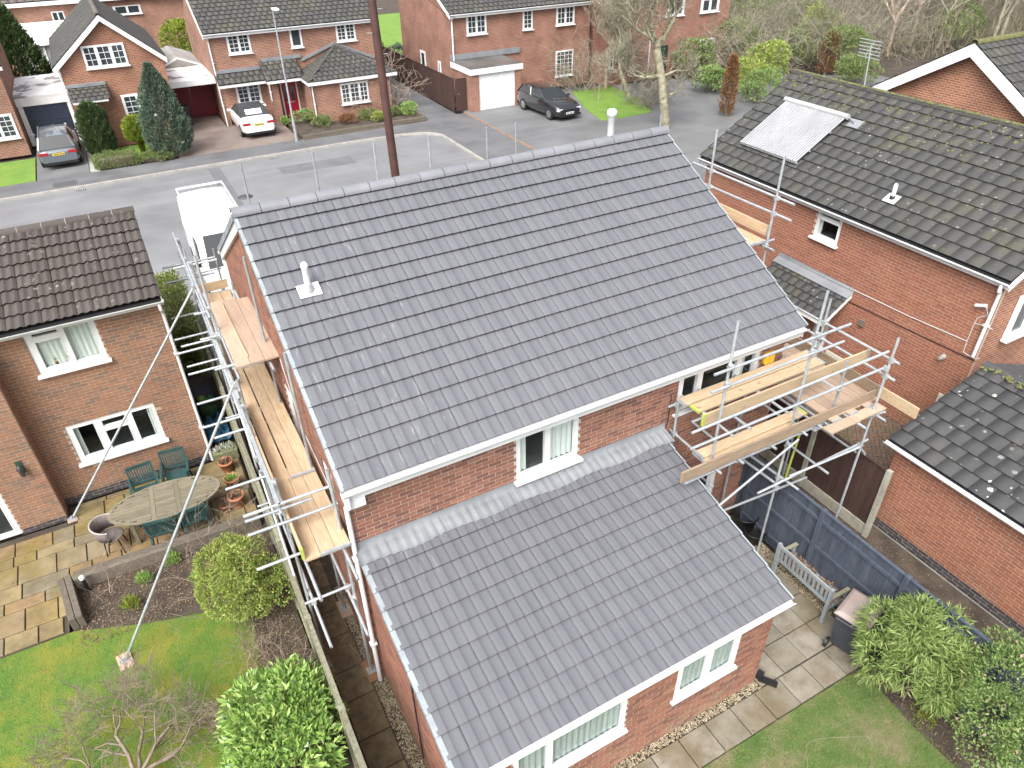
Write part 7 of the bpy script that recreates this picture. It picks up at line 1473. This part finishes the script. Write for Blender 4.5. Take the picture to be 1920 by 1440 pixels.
car('parked_car', 'white convertible with a black soft top parked by the red door', 'car', (5.62, 35.55, .02), R(0), 4.35, 1.79, 1.40, paint('paint_white', (.80, .80, .80)), noisy('soft_top', (.025, .027, .03), (.04, .042, .045), 20, .85, .2), [(0, .80, .84), (.025, .95, .93), (.12, 1.0, .98), (.3, .97, 1), (.62, .95, 1), (.75, .93, .99), (.90, .84, .95), (.975, .72, .88), (1, .60, .78)], .95, (.16, .30, .54, .70), soft=True)
bc = at(1052, 222, z=.02); car('parked_car', 'black hatchback parked on the drive beside the white garage door', 'car', (21.35, 29.65, .02), R(184), 4.25, 1.77, 1.39, paint('paint_black', (.012, .013, .015), .22), paint('paint_black_r', (.012, .013, .015), .22), P_hatch, .93, (.01, .10, .50, .70))
# white van with a roof rack, nose towards the houses
M['van_white'] = noisy('van_white', (.80, .80, .80), (.74, .74, .73), 1.5, .35, 0)
vn = thing('panel_van', 'tall white panel van with a roof rack parked beyond the gable scaffold', 'van', (.85, 17.2, 0)); HWv = .90
def vsec(y_, zt, k): w_ = HWv*k; return [(.85-w_*.95, y_, .25), (.85-w_, y_, .5), (.85-w_, y_, min(1.3, zt*.8)), (.85-w_*.93, y_, zt-.12), (.85-w_*.8, y_, zt-.02), (.85, y_, zt+.02), (.85+w_*.8, y_, zt-.02), (.85+w_*.93, y_, zt-.12), (.85+w_, y_, min(1.3, zt*.8)), (.85+w_, y_, .5), (.85+w_*.95, y_, .25)]
loft(MB(), [vsec(14.55, .85, .85), vsec(14.75, 1.02, .95), vsec(15.35, 1.22, 1)]).build('bonnet', M['van_white'], vn); loft(MB(), [vsec(15.30, 1.24, 1), vsec(16.05, 2.22, .98), vsec(16.4, 2.32, 1), vsec(19.9, 2.34, 1), vsec(20.0, 2.2, .98)]).build('body', M['van_white'], vn)
MB().prism([(.85-.72, 15.36, 1.30), (.85+.72, 15.36, 1.30), (.85+.62, 15.99, 2.14), (.85-.62, 15.99, 2.14)], (0, -.03, .025)).build('windscreen', M['car_glass'], vn)
for s_ in (-1, 1):
    MB().prism([(.85+s_*.905, 15.75, 1.3), (.85+s_*.905, 16.7, 1.3), (.85+s_*.875, 16.7, 2.0), (.85+s_*.875, 16.1, 2.0)], (s_*.006, 0, 0)).build('side_window', M['car_glass'], vn); MB().obox((.85+s_*1.0, 15.75, 1.4), (.1, 0, 0), (0, .05, 0), (0, 0, .14)).build('door_mirror', M['black_plastic'], vn, bevel=.02)
    for y_ in (15.4, 19.0): MB().tube((.85+s_*.68, y_, .33), (.85+s_*.91, y_, .33), .33, 22).build('wheel', M['tyre'], vn)
    MB().bar((.85+s_*.78, 16.4, 2.44), (.85+s_*.78, 20.0, 2.44), .04, .04).build('rack_rail', M['upvc'], vn)
for k in range(5): y_ = 16.5+k*.86; MB().bar((.08, y_, 2.46), (1.62, y_, 2.46), .04, .03).build('rack_bar', M['upvc'], vn)
MB().tube((.06, 20.0, 2.46), (1.64, 20.0, 2.46), .03).build('rack_roller', M['upvc'], vn)
for k in range(5): x_ = .85-.5+k*.25; MB().box(x_-.03, x_+.03, 16.6, 19.7, 2.345, 2.365).build('roof_rib', M['van_white'], vn)
for s_ in (-1, 1): MB().box(.85+s_*.9-.004, .85+s_*.9+.004, 16.95, 19.8, 1.02, 1.08).build('side_moulding', M['black_plastic'], vn); MB().obox((.85+s_*.62, 14.60, .78), (.16, 0, 0), (0, .05, .02), (0, 0, .09)).build('headlight', M['lamp_clear'], vn)
MB().box(.85-.35, .85+.35, 14.52, 14.56, .55, .72).build('grille', M['black_plastic'], vn)
for i, (x_, y_) in enumerate(((3.0, 25.2), (10.6, 21.6), (-2.8, 22.5))): tag(MB().lathe((0, 0, 0), [(.33, 0), (.33, .006), (.01, .007)], 24).build('manhole_cover', noisy('iron_cover%d' % i, (.05, .05, .052), (.085, .085, .085), 14, .6, .5, 60)), ['round iron manhole cover in the road before the white convertible', 'round iron manhole cover in the road near the leaning pole', 'round iron manhole cover in the road beside the white van'][i], 'manhole cover', 'manhole covers in the road').location = (x_, y_, -.088)
for i, (x_, y_) in enumerate(((5.4, 30.05), (-3.4, 30.05))):
    g_ = thing('road_gully', ['iron gully grate at the kerb before the white convertible', 'iron gully grate at the kerb before the grey estate car'][i], 'drain', (x_, y_, -.09), group='gully grates at the kerb')
    MB().box(-.22, .22, -.18, .18, 0, .004).build('frame', M['black_plastic'], g_, True)
    for k in range(6): MB().box(-.2+k*.07, -.165+k*.07, -.16, .16, .004, .01).build('bar', M['galv_dark'], g_, True)
litter('leaf_litter', 'a few fallen leaves scattered on the left lawn', (-8, -1, -2, 3.2), 260, M['lf_litter'], .05)
litter('leaf_litter', 'a few fallen leaves scattered on the rear lawn', (2.5, 7.3, -6.5, -3.4), 240, M['lf_litter'], .045)
litter('leaf_litter', 'leaf fragments lying on the sandstone patio', (-8, -1, 3.9, 7.2), 160, M['lf_litter'], .05)
